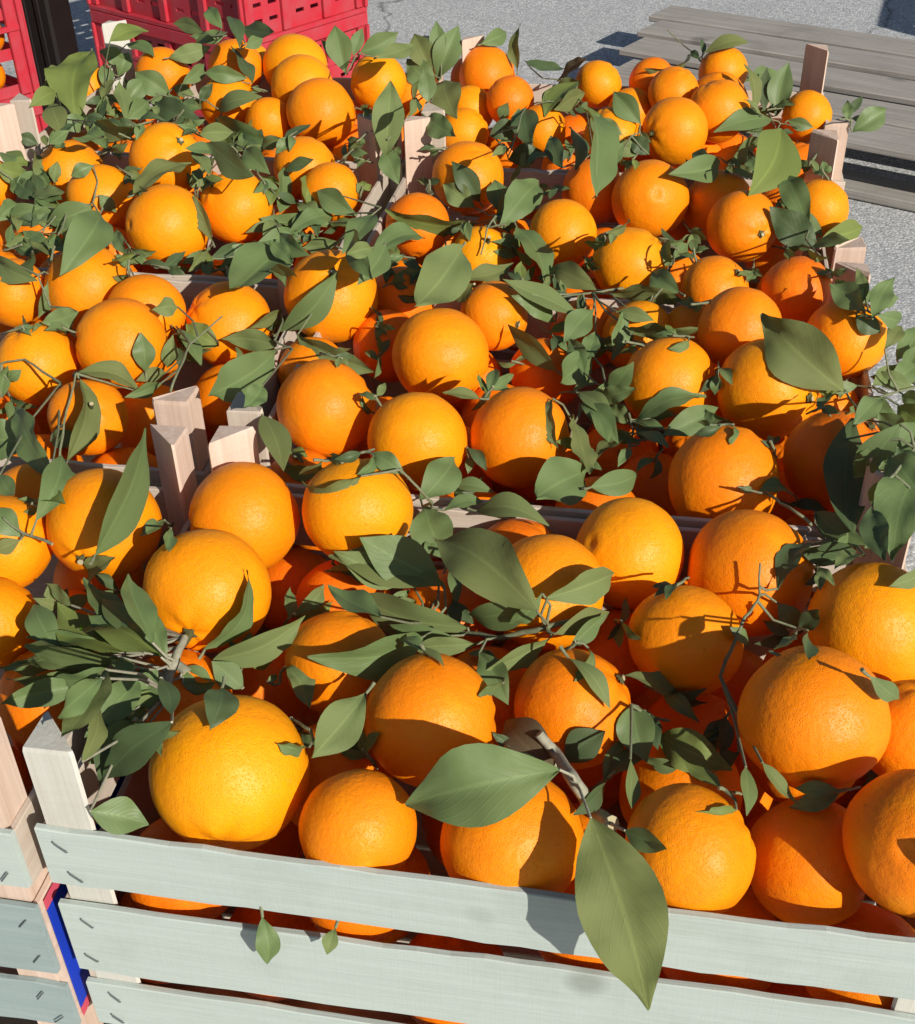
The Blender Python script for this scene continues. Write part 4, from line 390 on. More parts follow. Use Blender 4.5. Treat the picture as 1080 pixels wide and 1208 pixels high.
 ('leaves left of the upright yellow-green leaf at the back left post',[[-0.5489,1.7479,0.0066],[-0.5292,1.6754,-0.008]],[[-0.4963,1.5805,0.0572,-0.5168,1.5333,0.0536,0.8,-0.38,0.46,0.0227,'b',-0.0013],[-0.5016,1.5907,-0.0027,-0.5283,1.654,0.0195,-0.02,-0.34,0.94,0.0311,'o',-0.0013],[-0.5829,1.8084,-0.0016,-0.5667,1.858,0.0113,0.7,-0.38,0.61,0.0212,'o',-0.0011],[-0.4203,1.4612,0.0563,-0.3529,1.4048,0.0677,-0.52,-0.71,-0.48,0.029,'l',-0.0018],[-0.4857,1.6446,0.0012,-0.5136,1.6184,-0.0007,0.63,-0.69,0.35,0.0238,'d',0.0036],[-0.4518,1.5589,0.0179,-0.4284,1.5152,0.0055,-0.2,-0.37,0.91,0.0229,'d',-0.001]]),
 ('curled leaves rolled together at the left edge, third row',[[-0.5139,1.418,0.0012],[-0.4908,1.4258,0.0008]],[[-0.5319,1.4145,0.0226,-0.5072,1.4392,0.0023,0.74,-0.67,0.08,0.025,'b',-0.0011],[-0.5094,1.3973,-0.0044,-0.4887,1.4351,0.0076,0.64,-0.53,0.55,0.0277,'d',0.0017],[-0.4748,1.3749,-0.0004,-0.5093,1.4117,0.0045,-0.44,-0.51,0.74,0.0234,'k',-0.0009],[-0.4952,1.4265,0.0048,-0.4763,1.412,-0.0089,-0.05,-0.72,0.69,0.017,'m',0.0026],[-0.5182,1.4194,0.006,-0.4899,1.3816,-0.0028,-0.29,-0.42,0.86,0.0213,'d',-0.0009],[-0.5321,1.515,-0.0081,-0.5493,1.4981,0.0113,0.7,-0.72,0.0,0.0192,'d',-0.0009],[-0.5173,1.5324,0.007,-0.5405,1.5299,0.0192,0.27,-0.91,0.33,0.0163,'k',-0.0009]]),
 ('leaves above the drooping one at the left end, third row',[[-0.3966,1.3118,0.0148],[-0.4386,1.319,0.003]],[[-0.398,1.3138,0.0101,-0.4545,1.3166,-0.0076,-0.13,-0.96,0.26,0.0305,'m',-0.0013],[-0.459,1.3327,0.004,-0.503,1.3356,-0.0083,-0.14,-0.96,0.26,0.0206,'d',0.0042],[-0.3893,1.3185,0.0218,-0.3738,1.3175,0.002,0.31,-0.9,0.29,0.0156,'m',-0.0008],[-0.3988,1.3475,0.0451,-0.4232,1.3386,0.0364,0.22,-0.92,0.31,0.0162,'d',0.0008],[-0.4708,1.4235,-0.003,-0.466,1.4355,0.0194,0.31,-0.87,0.4,0.014,'l',-0.0008],[-0.4962,1.3587,-0.0016,-0.5129,1.3227,-0.0087,0.7,-0.44,0.56,0.0207,'m',0.0019],[-0.3458,1.2265,-0.0087,-0.3637,1.2664,0.0034,-0.49,-0.45,0.75,0.0153,'d',-0.0009],[-0.46,1.2695,-0.0072,-0.4797,1.2417,-0.0024,0.79,-0.5,0.36,0.0138,'l',-0.0009],[-0.4331,1.2509,-0.0076,-0.4694,1.2842,-0.0064,-0.2,-0.26,0.95,0.0181,'m',0.0013]]),
 ('narrow olive leaf between the glossy orange and its shadowed neighbour',[],[[-0.2523,1.2545,-0.0099,-0.2696,1.2916,0.0256,-0.54,-0.7,0.47,0.0176,'o',0.0027]]),
 ("short leaves above the bare pale slat's right end",[[-0.223,1.2204,-0.0092],[-0.2029,1.2409,-0.0091]],[[-0.2443,1.2247,-0.0086,-0.2116,1.2378,-0.0094,0.35,-0.85,0.4,0.0155,'d',0.0035],[-0.201,1.1641,0.0064,-0.1704,1.2007,0.0022,0.71,-0.54,0.45,0.0187,'m',-0.0011],[-0.1483,1.0628,0.0497,-0.171,1.0961,0.0559,-0.32,-0.38,0.87,0.0155,'m',-0.0008],[-0.2508,1.1995,-0.0038,-0.2285,1.2354,-0.0012,0.78,-0.51,0.37,0.0138,'k',0.0001]]),
 ('thin stub leaf poking out between the lower front slats, left',[],[[-0.1141,0.4227,-0.0496,-0.1126,0.4103,-0.0749,0.2,-0.87,0.44,0.0132,'m',0.002]]),
 ('small leaf tip poking out between the lower front slats, right of the larger',[],[[-0.073,0.4152,-0.0506,-0.0775,0.4038,-0.0581,0.1,-0.57,0.81,0.0089,'l',0.002]]),
]
GAP_TWIGS = [
 ('sunken leafy twig behind the orange with dry star calyx at its upper right','J',[[-0.345,1.4315,0.0653],[-0.3482,1.4165,0.0686],[-0.3638,1.4102,0.0667]],[[-0.3533,1.4215,0.066,-0.3611,1.4003,0.0521,0.44,-0.6,0.67,0.0114,'m',0.0023],[-0.3571,1.4252,0.0641,-0.3803,1.4369,0.0493,-0.63,-0.57,0.53,0.01,'l',-0.0006],[-0.4146,1.6415,-0.0081,-0.4477,1.6469,-0.0093,-0.16,-0.93,0.32,0.0162,'k',0.0032],[-0.3644,1.431,0.0608,-0.3287,1.4256,0.0686,-0.25,-0.29,0.93,0.0124,'k',0.0039]]),
 ('sunken leafy twig below the orange with a dark triangular shadow','H',[[-0.3492,0.8799,-0.0233],[-0.3512,0.8702,-0.0129],[-0.3585,0.8695,-0.0071]],[[-0.3548,0.8741,-0.0139,-0.3743,0.8766,-0.015,-0.07,-0.13,0.99,0.0069,'m',0.0013],[-0.3565,0.8744,-0.013,-0.3847,0.8981,-0.0145,-0.13,-0.09,0.99,0.012,'d',0.0022],[-0.3591,0.8771,-0.0136,-0.3679,0.8984,-0.0079,-0.51,-0.41,0.75,0.0085,'o',-0.0005]]),
 ('sunken leafy twig left of the low orange half buried in leaves','J',[[-0.4964,1.4722,0.0184],[-0.4862,1.4607,0.0263],[-0.4692,1.4627,0.036]],[[-0.4843,1.4653,0.0268,-0.4925,1.4881,0.0349,0.07,-0.31,0.95,0.0087,'o',-0.0005],[-0.4818,1.4653,0.0284,-0.4826,1.4904,0.0373,0.83,-0.16,0.53,0.0089,'d',-0.0005],[-0.4544,1.3893,0.0561,-0.4416,1.4181,0.0598,0.75,-0.4,0.52,0.0137,'m',-0.0007],[-0.4771,1.4667,0.031,-0.458,1.4645,0.0295,-0.08,-0.93,0.36,0.01,'m',-0.0006],[-0.4754,1.4692,0.0317,-0.4579,1.4561,0.0269,-0.34,-0.69,0.63,0.0099,'k',0.0006]]),
 ('sunken leafy twig behind the bright orange just right of the long hanging leaf','F',[[0.1724,0.5533,-0.0256],[0.1647,0.5403,-0.0195],[0.1594,0.5347,-0.0204]],[[0.1621,0.5349,-0.0158,0.1528,0.5049,-0.0196,0.36,-0.23,0.9,0.0111,'k',0.0008],[0.1615,0.5352,-0.0174,0.1416,0.511,-0.0164,0.16,-0.09,0.98,0.0099,'k',0.0001],[0.1607,0.5349,-0.0185,0.1318,0.5261,-0.0186,0.28,-0.93,0.22,0.0098,'d',0.0028]]),
 ('sunken leafy twig behind the shaded red orange left of the broad pale leaf','B',[[-0.0478,1.0992,0.0101],[-0.0396,1.0861,0.016],[-0.0224,1.082,0.0171]],[[-0.0364,1.0872,0.0153,-0.0289,1.1015,0.0182,0.88,-0.47,0.05,0.0058,'k',0.0001],[-0.0339,1.0872,0.0152,-0.0222,1.1017,0.0154,0.26,-0.22,0.94,0.0061,'k',-0.0002],[-0.0315,1.0878,0.0147,-0.0157,1.0998,0.0082,0.54,-0.27,0.8,0.0077,'k',-0.0002],[-0.0291,1.088,0.0145,-0.0201,1.0864,0.0031,0.17,-0.95,0.26,0.0062,'d',-0.0002],[-0.0267,1.0893,0.0138,-0.0533,1.085,0.0175,0.06,-0.84,-0.53,0.0085,'k',0.0022]]),
 ('sunken leafy twig below the big yellow orange beneath the large olive-grey leaf','A',[[0.2468,0.7718,-0.0225],[0.2503,0.7587,-0.0168],[0.256,0.7537,-0.0167]],[[0.2518,0.7558,-0.0159,0.2792,0.7458,-0.0162,-0.17,-0.49,0.86,0.0101,'k',0.003],[0.2488,0.7416,-0.0064,0.2138,0.7225,0.0101,0.38,0.11,0.92,0.0149,'m',-0.0009]]),
 ('sunken leafy twig left of the shaded orange under the thick cut stem','F',[[-0.209,0.5621,-0.022],[-0.2036,0.5485,-0.0169],[-0.2007,0.5417,-0.0195]],[[-0.1827,0.4922,0.0378,-0.1534,0.4708,0.0488,-0.56,-0.82,-0.12,0.0131,'l',-0.0008],[-0.1829,0.493,0.0354,-0.1644,0.4662,0.0361,0.21,0.17,0.96,0.0111,'m',-0.0008],[-0.1967,0.5303,-0.0039,-0.1934,0.5086,-0.0068,0.2,-0.1,0.97,0.0096,'k',0.0004],[-0.1969,0.5309,-0.0062,-0.2135,0.5159,-0.0065,0.46,-0.52,0.72,0.0097,'l',0.0024]]),
 ('sunken leafy twig right of the shaded orange sliver behind the leaf fan','F',[[-0.0033,0.6601,-0.0139],[-0.0032,0.6457,-0.0098],[-0.0031,0.6389,-0.0123]],[[-0.0032,0.6448,-0.0113,0.0099,0.6278,-0.0179,-0.24,-0.51,0.83,0.0087,'k',0.0008],[-0.0031,0.643,-0.0114,-0.0029,0.6195,-0.018,0.0,-0.27,0.96,0.0097,'k',0.0009],[-0.0031,0.6397,-0.0104,-0.0069,0.6701,-0.004,0.48,-0.13,0.87,0.0103,'m',0.002]]),
 ('sunken leafy twig right of the orange with a broad shadow band','B',[[0.3876,1.1978,-0.0157],[0.3773,1.1871,-0.0067],[0.3637,1.1876,0.0008]],[[0.3376,1.0708,0.0479,0.3176,1.0545,0.0514,0.58,-0.77,-0.28,0.0086,'m',-0.0005],[0.3675,1.1732,0.0027,0.3587,1.1854,0.0012,-0.76,-0.5,0.42,0.0067,'m',-0.0004],[0.3717,1.194,-0.0053,0.3692,1.2051,-0.0025,-0.57,-0.32,0.76,0.0069,'l',-0.0003],[0.3706,1.1978,-0.0057,0.3873,1.1693,-0.0059,-0.77,-0.45,-0.45,0.0122,'d',0.0027]]),
 ('sunken leafy twig left of the shaded orange under the long serrated leaf','F',[[-0.1487,0.5998,-0.033],[-0.1428,0.5928,-0.0187],[-0.1379,0.5937,-0.0108]],[[-0.1421,0.595,-0.0187,-0.1504,0.5973,0.0022,0.4,-0.88,0.25,0.008,'k',0.0],[-0.1416,0.5962,-0.0184,-0.1373,0.6061,0.0008,0.12,-0.89,0.43,0.0103,'d',0.0004],[-0.1409,0.5967,-0.0173,-0.1292,0.6167,-0.0173,0.83,-0.48,0.29,0.0103,'b',0.002],[-0.1404,0.5984,-0.0173,-0.1223,0.5985,-0.0173,0.01,-1.0,-0.08,0.008,'b',0.0018]]),
 ('sunken leafy twig right of the round orange with a shadow across its base','F',[[0.1502,0.4469,0.0149],[0.14,0.4387,0.0275],[0.1342,0.4369,0.0318]],[[0.1386,0.4397,0.0271,0.1146,0.435,0.0341,0.22,-0.97,0.08,0.0102,'b',0.0023],[0.1376,0.441,0.0262,0.1203,0.4633,0.0208,0.03,0.26,0.97,0.0123,'b',-0.0007]]),
 ('sunken leafy twig right of the orange cut by the left picture edge','G',[[-0.2885,0.6549,-0.0318],[-0.2807,0.6476,-0.018],[-0.2761,0.6481,-0.0106]],[[-0.2805,0.6501,-0.018,-0.2838,0.66,-0.0005,0.34,-0.79,0.51,0.0077,'l',0.002],[-0.2798,0.6508,-0.017,-0.2761,0.6725,-0.0138,0.24,-0.18,0.95,0.0073,'k',0.0003],[-0.2793,0.6519,-0.0163,-0.2593,0.6675,-0.0164,0.48,-0.61,0.63,0.0103,'l',0.0026]]),
 ('sunken leafy twig right of the small orange under the flat shadowed yellow one','J',[[-0.0552,1.4361,0.0491],[-0.0595,1.4198,0.0506],[-0.0712,1.4104,0.0444]],[[-0.0638,1.4562,0.0359,-0.0647,1.4563,0.0194,0.02,-1.0,-0.01,0.006,'k',-0.0003],[-0.0657,1.4522,0.0356,-0.0737,1.4289,0.0287,0.43,-0.39,0.81,0.0103,'d',-0.0005],[-0.067,1.437,0.0392,-0.0848,1.4231,0.036,0.5,-0.74,0.45,0.0106,'l',0.002],[-0.0691,1.4369,0.0375,-0.0902,1.4215,0.0517,0.61,-0.79,0.04,0.0114,'m',0.0024]]),
 ('sunken leafy twig left of the red-orange behind the yellow one','B',[[0.1045,1.4042,-0.0136],[0.0995,1.3876,-0.0126],[0.092,1.3782,-0.0187]],[[0.0961,1.3655,-0.0065,0.0981,1.3479,-0.0123,-0.22,-0.33,0.92,0.0071,'m',-0.0003],[0.0944,1.3605,-0.0065,0.083,1.3379,-0.0119,0.04,-0.25,0.97,0.0097,'k',-0.0005],[0.0935,1.3662,-0.0108,0.0791,1.3602,-0.0112,0.34,-0.84,0.42,0.0076,'l',0.0014]]),
 ('sunken leafy twig left of the dark red orange above the pointed-shadow one','A',[[0.0693,0.9912,-0.0236],[0.0609,0.9803,-0.0148],[0.0521,0.9783,-0.0108]],[[0.058,0.9808,-0.0141,0.0387,0.9836,-0.0142,-0.14,-0.98,-0.16,0.0061,'m',0.0019],[0.0559,0.9824,-0.0143,0.083,0.9807,-0.0122,-0.08,-0.12,0.99,0.0094,'l',0.0015]]),
 ('sunken leafy twig left of the bright orange just right of the long hanging leaf','F',[[0.0754,0.496,-0.0343],[0.0803,0.4888,-0.0204],[0.0856,0.4881,-0.0146]],[[0.0819,0.4896,-0.0199,0.095,0.5156,-0.0161,0.15,-0.22,0.96,0.0111,'d',0.001],[0.083,0.4899,-0.0192,0.1106,0.5101,-0.0191,0.01,-0.02,1.0,0.0127,'k',0.0029],[0.0796,0.4635,0.0116,0.0567,0.4352,0.016,0.78,-0.61,0.13,0.0136,'k',-0.0009]]),
 ('sunken leafy twig right of the orange with a dark pointed shadow at its base','A',[[0.0912,0.8373,-0.0107],[0.0954,0.823,-0.0066],[0.102,0.8164,-0.0088]],[[0.0986,0.8333,-0.0152,0.1156,0.8293,-0.0154,-0.11,-0.48,0.87,0.0058,'m',0.0018],[0.0998,0.8305,-0.0147,0.1152,0.8063,-0.0152,-0.67,-0.44,0.59,0.0102,'d',0.0023],[0.0993,0.8143,-0.0052,0.0767,0.8032,0.0137,0.66,-0.05,0.75,0.0131,'b',-0.0007]]),
 ('sunken leafy twig behind the yellow orange mostly behind pale leaves','B',[[0.1833,1.0379,0.0123],[0.1849,1.028,0.0226],[0.1926,1.0303,0.0324]],[[0.1949,1.0753,0.0013,0.1825,1.0972,0.0038,-0.16,-0.2,0.97,0.0093,'o',-0.0006],[0.2022,1.1093,-0.0138,0.202,1.1194,-0.0005,-0.17,-0.79,0.6,0.0061,'k',-0.0003],[0.2036,1.1109,-0.0128,0.2201,1.1374,-0.0073,0.73,-0.54,0.41,0.0109,'l',-0.0006],[0.1986,1.0776,0.0053,0.2146,1.0634,0.0147,-0.44,-0.79,-0.44,0.0087,'k',-0.0006],[0.1944,1.0493,0.0209,0.2093,1.0238,0.0202,-0.85,-0.49,-0.17,0.01,'k',-0.0007]]),
 ('sunken leafy twig right of the dark red orange above the pointed-shadow one','A',[[0.1263,1.0097,-0.0235],[0.1321,0.9988,-0.0147],[0.1464,0.9981,-0.009]],[[0.135,1.0002,-0.0144,0.1354,1.0188,-0.0089,0.65,-0.23,0.72,0.0063,'d',0.0004],[0.1373,1.0018,-0.0145,0.1437,1.0067,-0.0028,-0.14,-0.88,0.45,0.0072,'o',0.0002],[0.1395,1.0028,-0.0142,0.1536,0.9945,-0.0037,-0.61,-0.76,0.22,0.0083,'l',0.0005],[0.1415,1.0024,-0.0132,0.1513,0.9928,-0.011,-0.67,-0.57,0.47,0.0049,'l',-0.0003],[0.1433,1.0002,-0.0112,0.1161,0.9954,-0.0138,0.2,-0.87,-0.44,0.01,'m',0.0009]]),
 ('sunken leafy twig below the small bright orange fragment below the leaf cluster','F',[[0.1179,0.5702,-0.0225],[0.1228,0.5582,-0.0152],[0.1304,0.5532,-0.0153]],[[0.1249,0.5591,-0.0173,0.1515,0.5496,-0.0053,-0.35,-0.94,0.04,0.0103,'k',0.003],[0.1261,0.5579,-0.017,0.1539,0.5504,-0.0186,-0.25,-0.96,0.13,0.0107,'k',0.0023],[0.1276,0.5579,-0.0178,0.1456,0.5331,-0.0185,-0.48,-0.37,0.79,0.0104,'m',0.0028],[0.1282,0.5543,-0.0151,0.0976,0.5432,0.0135,0.67,0.07,0.74,0.0163,'l',-0.0009]]),
 ('sunken leafy twig left of the deep orange upper right of the four corner posts','A',[[-0.1424,0.8433,-0.0074],[-0.1355,0.8287,-0.0037],[-0.1286,0.8218,-0.0063]],[[-0.1338,0.8277,-0.005,-0.1173,0.8175,-0.005,-0.16,-0.25,0.96,0.0077,'b',0.0017],[-0.1321,0.8242,-0.0041,-0.1204,0.8101,-0.0067,0.01,-0.18,0.98,0.0061,'k',0.0014],[-0.1277,0.8041,0.0076,-0.1451,0.7937,0.0283,0.78,-0.08,0.62,0.0093,'d',-0.0007]]),
 ('sunken leafy twig left of the orange upper left of the glossy glare orange','I',[[-0.5054,1.4693,0.0067],[-0.5005,1.4521,0.0068],[-0.4985,1.4392,-0.0041]],[[-0.5002,1.4498,0.0045,-0.4662,1.4321,-0.0031,-0.44,-0.89,0.11,0.0145,'k',0.0034],[-0.5012,1.4516,0.0015,-0.4727,1.4184,-0.0123,-0.22,-0.53,0.82,0.0161,'m',0.0012],[-0.4928,1.4262,0.0085,-0.4828,1.3832,-0.0061,0.58,-0.14,0.8,0.0149,'k',-0.0009],[-0.4995,1.4446,-0.0007,-0.5116,1.4144,-0.0056,0.73,-0.38,0.57,0.0141,'d',0.0013],[-0.4913,1.4198,0.0062,-0.5018,1.4691,0.0236,0.93,0.07,0.36,0.0183,'l',-0.001]]),
 ('sunken leafy twig left of the wide pitted orange under the pale leaf','A',[[0.1455,0.8963,-0.0189],[0.1483,0.8814,-0.0156],[0.1551,0.8735,-0.0197]],[[0.1475,0.866,-0.008,0.1706,0.8416,-0.0003,-0.21,0.11,0.97,0.0113,'d',-0.0009],[0.148,0.8613,-0.0066,0.1643,0.8372,-0.0056,-0.64,-0.41,0.65,0.0097,'k',-0.0002],[0.1498,0.8637,-0.0097,0.1534,0.84,-0.0151,0.44,-0.14,0.89,0.0093,'m',0.0002],[0.1521,0.8693,-0.0147,0.1365,0.9021,-0.0101,-0.9,-0.41,-0.1,0.0125,'k',0.0004]]),
 ('sunken leafy twig left of the brown shaded orange below the shadowed one','I',[[-0.2177,1.2718,-0.0168],[-0.2079,1.2571,-0.0132],[-0.1947,1.2509,-0.0149]],[[-0.2037,1.251,-0.0117,-0.1658,1.2641,-0.0121,0.17,-0.47,0.87,0.0144,'m',0.004],[-0.2009,1.2488,-0.0117,-0.1697,1.2263,-0.0121,-0.57,-0.78,-0.26,0.0146,'m',0.0031],[-0.1981,1.2468,-0.0117,-0.2378,1.2617,-0.0121,-0.33,-0.88,-0.35,0.0149,'d',0.0038]]),
 ('sunken leafy twig right of the orange below the pale horizontal leaf','J',[[-0.3684,1.7899,-0.0111],[-0.3689,1.7724,-0.0112],[-0.3788,1.7588,-0.0231]],[[-0.3608,1.7218,0.0012,-0.3385,1.6903,-0.0056,0.29,0.0,0.96,0.0138,'o',-0.0008],[-0.3606,1.7123,0.0018,-0.3536,1.6905,-0.0057,-0.06,-0.34,0.94,0.0086,'k',-0.0005],[-0.3608,1.7051,0.0017,-0.3667,1.6814,-0.0053,0.56,-0.36,0.75,0.0104,'l',-0.0005],[-0.365,1.7162,-0.0041,-0.3776,1.7056,-0.0046,0.6,-0.73,0.34,0.0083,'o',0.0015],[-0.3638,1.7024,-0.0021,-0.3865,1.7288,0.0018,-0.01,-0.16,0.99,0.011,'d',-0.0007]]),
 ('sunken leafy twig below the orange between the two tallest right posts','C',[[0.4155,1.3546,0.0374],[0.408,1.3381,0.0386],[0.4001,1.3289,0.0327]],[[0.3936,1.2953,0.052,0.3917,1.2682,0.0431,0.32,-0.31,0.89,0.0091,'l',-0.0006],[0.409,1.3494,0.0299,0.4035,1.3549,0.014,-0.5,-0.86,-0.13,0.0082,'k',-0.0005],[0.4075,1.3478,0.0285,0.393,1.3614,0.0187,-0.72,-0.68,0.12,0.0097,'d',-0.0006]]),
 ('sunken leafy twig right of the orange crossed by a broad leaf shadow','H',[[-0.1754,1.059,-0.0257],[-0.1712,1.0499,-0.0144],[-0.1667,1.0523,-0.0044]],[[-0.1706,1.0532,-0.0135,-0.1806,1.0471,0.0017,0.67,-0.72,0.15,0.007,'k',-0.0005],[-0.1706,1.0581,-0.0141,-0.172,1.0599,-0.0028,0.46,-0.87,0.2,0.0045,'b',0.0],[-0.1687,1.0512,-0.0085,-0.1563,1.0459,0.0079,0.04,-0.94,-0.34,0.0078,'k',-0.0005],[-0.1685,1.055,-0.0086,-0.1524,1.045,-0.001,-0.43,-0.87,-0.24,0.0068,'k',-0.0004]]),
 ('sunken leafy twig below the orange beside the inner slat','I',[[-0.1431,1.2955,-0.0165],[-0.1489,1.2807,-0.0131],[-0.1633,1.2737,-0.0158]],[[-0.1501,1.2627,-0.0067,-0.1508,1.2438,-0.0128,0.74,-0.23,0.63,0.0069,'l',-0.0003],[-0.1532,1.267,-0.0095,-0.1609,1.252,-0.012,0.59,-0.42,0.69,0.0077,'k',-0.0004],[-0.1559,1.2688,-0.0113,-0.1677,1.2677,-0.0117,0.08,-0.92,0.39,0.0065,'k',0.0012],[-0.1583,1.267,-0.0115,-0.166,1.2775,-0.01,-0.5,-0.47,0.73,0.0056,'m',-0.0003]]),
 ('sunken leafy twig right of the orange half hidden below the leaf fan','F',[[0.033,0.5801,-0.0253],[0.0262,0.5723,-0.0123],[0.0198,0.5716,-0.0064]],[[0.0231,0.5412,0.0187,0.0041,0.5304,0.0332,0.31,-0.91,-0.28,0.0095,'m',-0.0006],[0.0232,0.5738,-0.0112,0.0041,0.5916,-0.0114,0.11,0.13,0.99,0.0098,'d',0.0023],[0.022,0.5742,-0.0106,0.0143,0.5926,-0.0086,-0.31,-0.23,0.92,0.0084,'k',0.0008]]),
 ('sunken leafy twig below the orange under a drooping leaf','H',[[-0.3288,0.975,0.0279],[-0.331,0.9642,0.0368],[-0.3393,0.9631,0.0421]],[[-0.3426,0.991,0.0243,-0.3588,0.9717,0.034,0.62,-0.13,0.77,0.0097,'d',-0.0008],[-0.3506,1.0089,0.016,-0.3624,0.998,0.0304,0.73,-0.68,0.08,0.0085,'k',-0.0006],[-0.3721,1.0654,-0.0119,-0.3753,1.0607,0.0098,0.45,-0.88,-0.13,0.0103,'d',0.0003]]),
 ('sunken leafy twig right of the dark red shaded orange deep between three larger ones','F',[[-0.1038,0.6919,-0.0191],[-0.094,0.6811,-0.0101],[-0.0847,0.6781,-0.0075]],[[-0.0912,0.6775,-0.0072,-0.0704,0.6693,0.0142,0.09,-0.9,-0.43,0.0115,'m',0.0008],[-0.0893,0.6767,-0.0065,-0.0546,0.6856,-0.0125,0.21,-0.17,0.96,0.0118,'d',0.0036],[-0.088,0.6807,-0.0097,-0.0701,0.6702,-0.0159,0.3,-0.06,0.95,0.0081,'l',0.0021]]),
 ('sunken leafy twig right of the low orange half buried in leaves','J',[[-0.4336,1.4958,0.003],[-0.4228,1.4837,0.0102],[-0.4028,1.4842,0.0177]],[[-0.4271,1.5127,0.0015,-0.429,1.5366,0.0102,-0.38,-0.34,0.86,0.0083,'d',-0.0005],[-0.4242,1.5129,0.0026,-0.419,1.5342,0.0088,0.93,-0.29,0.21,0.0079,'k',-0.0005],[-0.3975,1.4275,0.0338,-0.3719,1.4127,0.0474,-0.24,-0.85,-0.46,0.0125,'o',-0.0007],[-0.4207,1.5216,0.0019,-0.4043,1.509,0.0031,-0.57,-0.7,0.43,0.0097,'m',-0.0004],[-0.4176,1.5209,0.0033,-0.409,1.5009,-0.0033,0.21,-0.22,0.95,0.0086,'m',0.0014]]),
 ('sunken leafy twig right of the orange half behind the long drooping leaf','C',[[0.2118,1.3489,0.0443],[0.206,1.3325,0.0456],[0.1981,1.3234,0.0399]],[[0.2031,1.3252,0.0458,0.2024,1.3047,0.0396,0.49,-0.27,0.83,0.0093,'b',-0.0005],[0.2027,1.3307,0.0419,0.1942,1.3162,0.0383,0.19,-0.34,0.92,0.0079,'b',-0.0003],[0.201,1.3278,0.0411,0.1898,1.3373,0.0358,-0.69,-0.7,0.18,0.0055,'o',-0.0004]]),
 ('sunken leafy twig right of the orange with a creased cracked navel','B',[[0.2579,1.2868,-0.0146],[0.2594,1.2705,-0.0131],[0.2689,1.2597,-0.0211]],[[0.2581,1.253,-0.0081,0.2715,1.24,-0.0022,-0.73,-0.63,0.26,0.0063,'l',-0.0005],[0.2586,1.2476,-0.0076,0.2743,1.2257,-0.0067,-0.81,-0.58,-0.02,0.0098,'d',-0.0006],[0.2595,1.2441,-0.008,0.2669,1.2239,-0.0123,-0.58,-0.37,0.73,0.0087,'l',-0.0005],[0.2607,1.2416,-0.0088,0.2518,1.2265,-0.0123,0.63,-0.51,0.59,0.0066,'l',-0.0002],[0.2627,1.2431,-0.0113,0.2459,1.2335,-0.0118,0.27,-0.52,0.81,0.0076,'o',0.0016]]),
 ('sunken leafy twig below the shaded orange under the long serrated leaf','F',[[-0.1004,0.5166,0.0105],[-0.0927,0.5043,0.0174],[-0.0879,0.4997,0.0179]],[[-0.0975,0.5381,-0.0187,-0.0804,0.5268,-0.017,-0.54,-0.77,0.34,0.0074,'m',0.0018],[-0.089,0.4965,0.023,-0.1047,0.487,0.0399,0.17,-0.92,-0.36,0.0084,'m',-0.0006]]),
 ('sunken leafy twig below the small yellow orange beside the shadow on the asphalt','C',[[0.1585,1.6041,0.0049],[0.152,1.5927,0.013],[0.1383,1.595,0.023]],[[0.1494,1.5987,0.0136,0.1308,1.5885,0.0185,0.45,-0.43,0.78,0.01,'b',0.001],[0.1471,1.5986,0.0154,0.133,1.5949,0.0216,0.32,-0.94,0.16,0.0086,'o',-0.0004],[0.1449,1.5994,0.017,0.1408,1.615,0.0221,-0.42,-0.38,0.83,0.0064,'k',-0.0003],[0.1427,1.6015,0.0182,0.1695,1.6164,-0.0045,0.71,-0.31,0.63,0.0136,'k',-0.0009]]),
 ('sunken leafy twig left of the shaded red orange tucked behind the round centre one','A',[[-0.1129,0.9164,0.0357],[-0.1045,0.9029,0.0409],[-0.0921,0.8975,0.0404]],[[-0.1106,0.9801,-0.0022,-0.0933,0.9988,-0.0051,0.15,0.01,0.99,0.0084,'d',-0.0006],[-0.0999,0.9029,0.0395,-0.084,0.9153,0.0318,0.67,-0.6,0.43,0.0069,'k',-0.0005],[-0.0981,0.9043,0.0381,-0.0866,0.8914,0.0373,0.07,-0.01,1.0,0.0067,'l',-0.0004],[-0.095,0.8937,0.0433,-0.0952,0.8817,0.0399,0.15,-0.27,0.95,0.0056,'l',-0.0003]]),
 ('sunken leafy twig left of the yellow pitted orange below the round centre one','A',[[-0.0567,0.8437,0.0218],[-0.0588,0.8347,0.0332],[-0.0624,0.8353,0.0408]],[[-0.0605,0.8458,0.0288,-0.0779,0.8631,0.027,-0.09,0.01,1.0,0.0083,'m',-0.0005],[-0.0638,0.8814,0.0092,-0.0703,0.8774,0.027,-0.37,-0.87,-0.33,0.0071,'m',-0.0005],[-0.0651,0.8889,0.0064,-0.0582,0.9079,0.0106,0.38,-0.33,0.86,0.007,'l',-0.0005]]),
 ('sunken leafy twig left of the bright yellow orange below the cracked one','B',[[0.1287,1.0861,0.001],[0.1194,1.0733,0.0073],[0.102,1.0697,0.0092]],[[0.116,1.0714,0.0083,0.1046,1.0491,0.0035,0.82,-0.48,0.31,0.0095,'k',-0.0005],[0.1152,1.0871,0.0006,0.0932,1.0641,-0.0009,0.29,-0.34,0.89,0.0109,'m',-0.0007],[0.1127,1.0871,0.0006,0.0943,1.0893,-0.0004,-0.13,-0.89,0.44,0.0082,'k',0.0009],[0.1103,1.087,0.0006,0.1012,1.1034,0.0032,-0.56,-0.42,0.72,0.008,'m',-0.0004],[0.1078,1.0865,0.0009,0.1055,1.1034,0.006,0.17,-0.26,0.95,0.0067,'l',-0.0004]]),
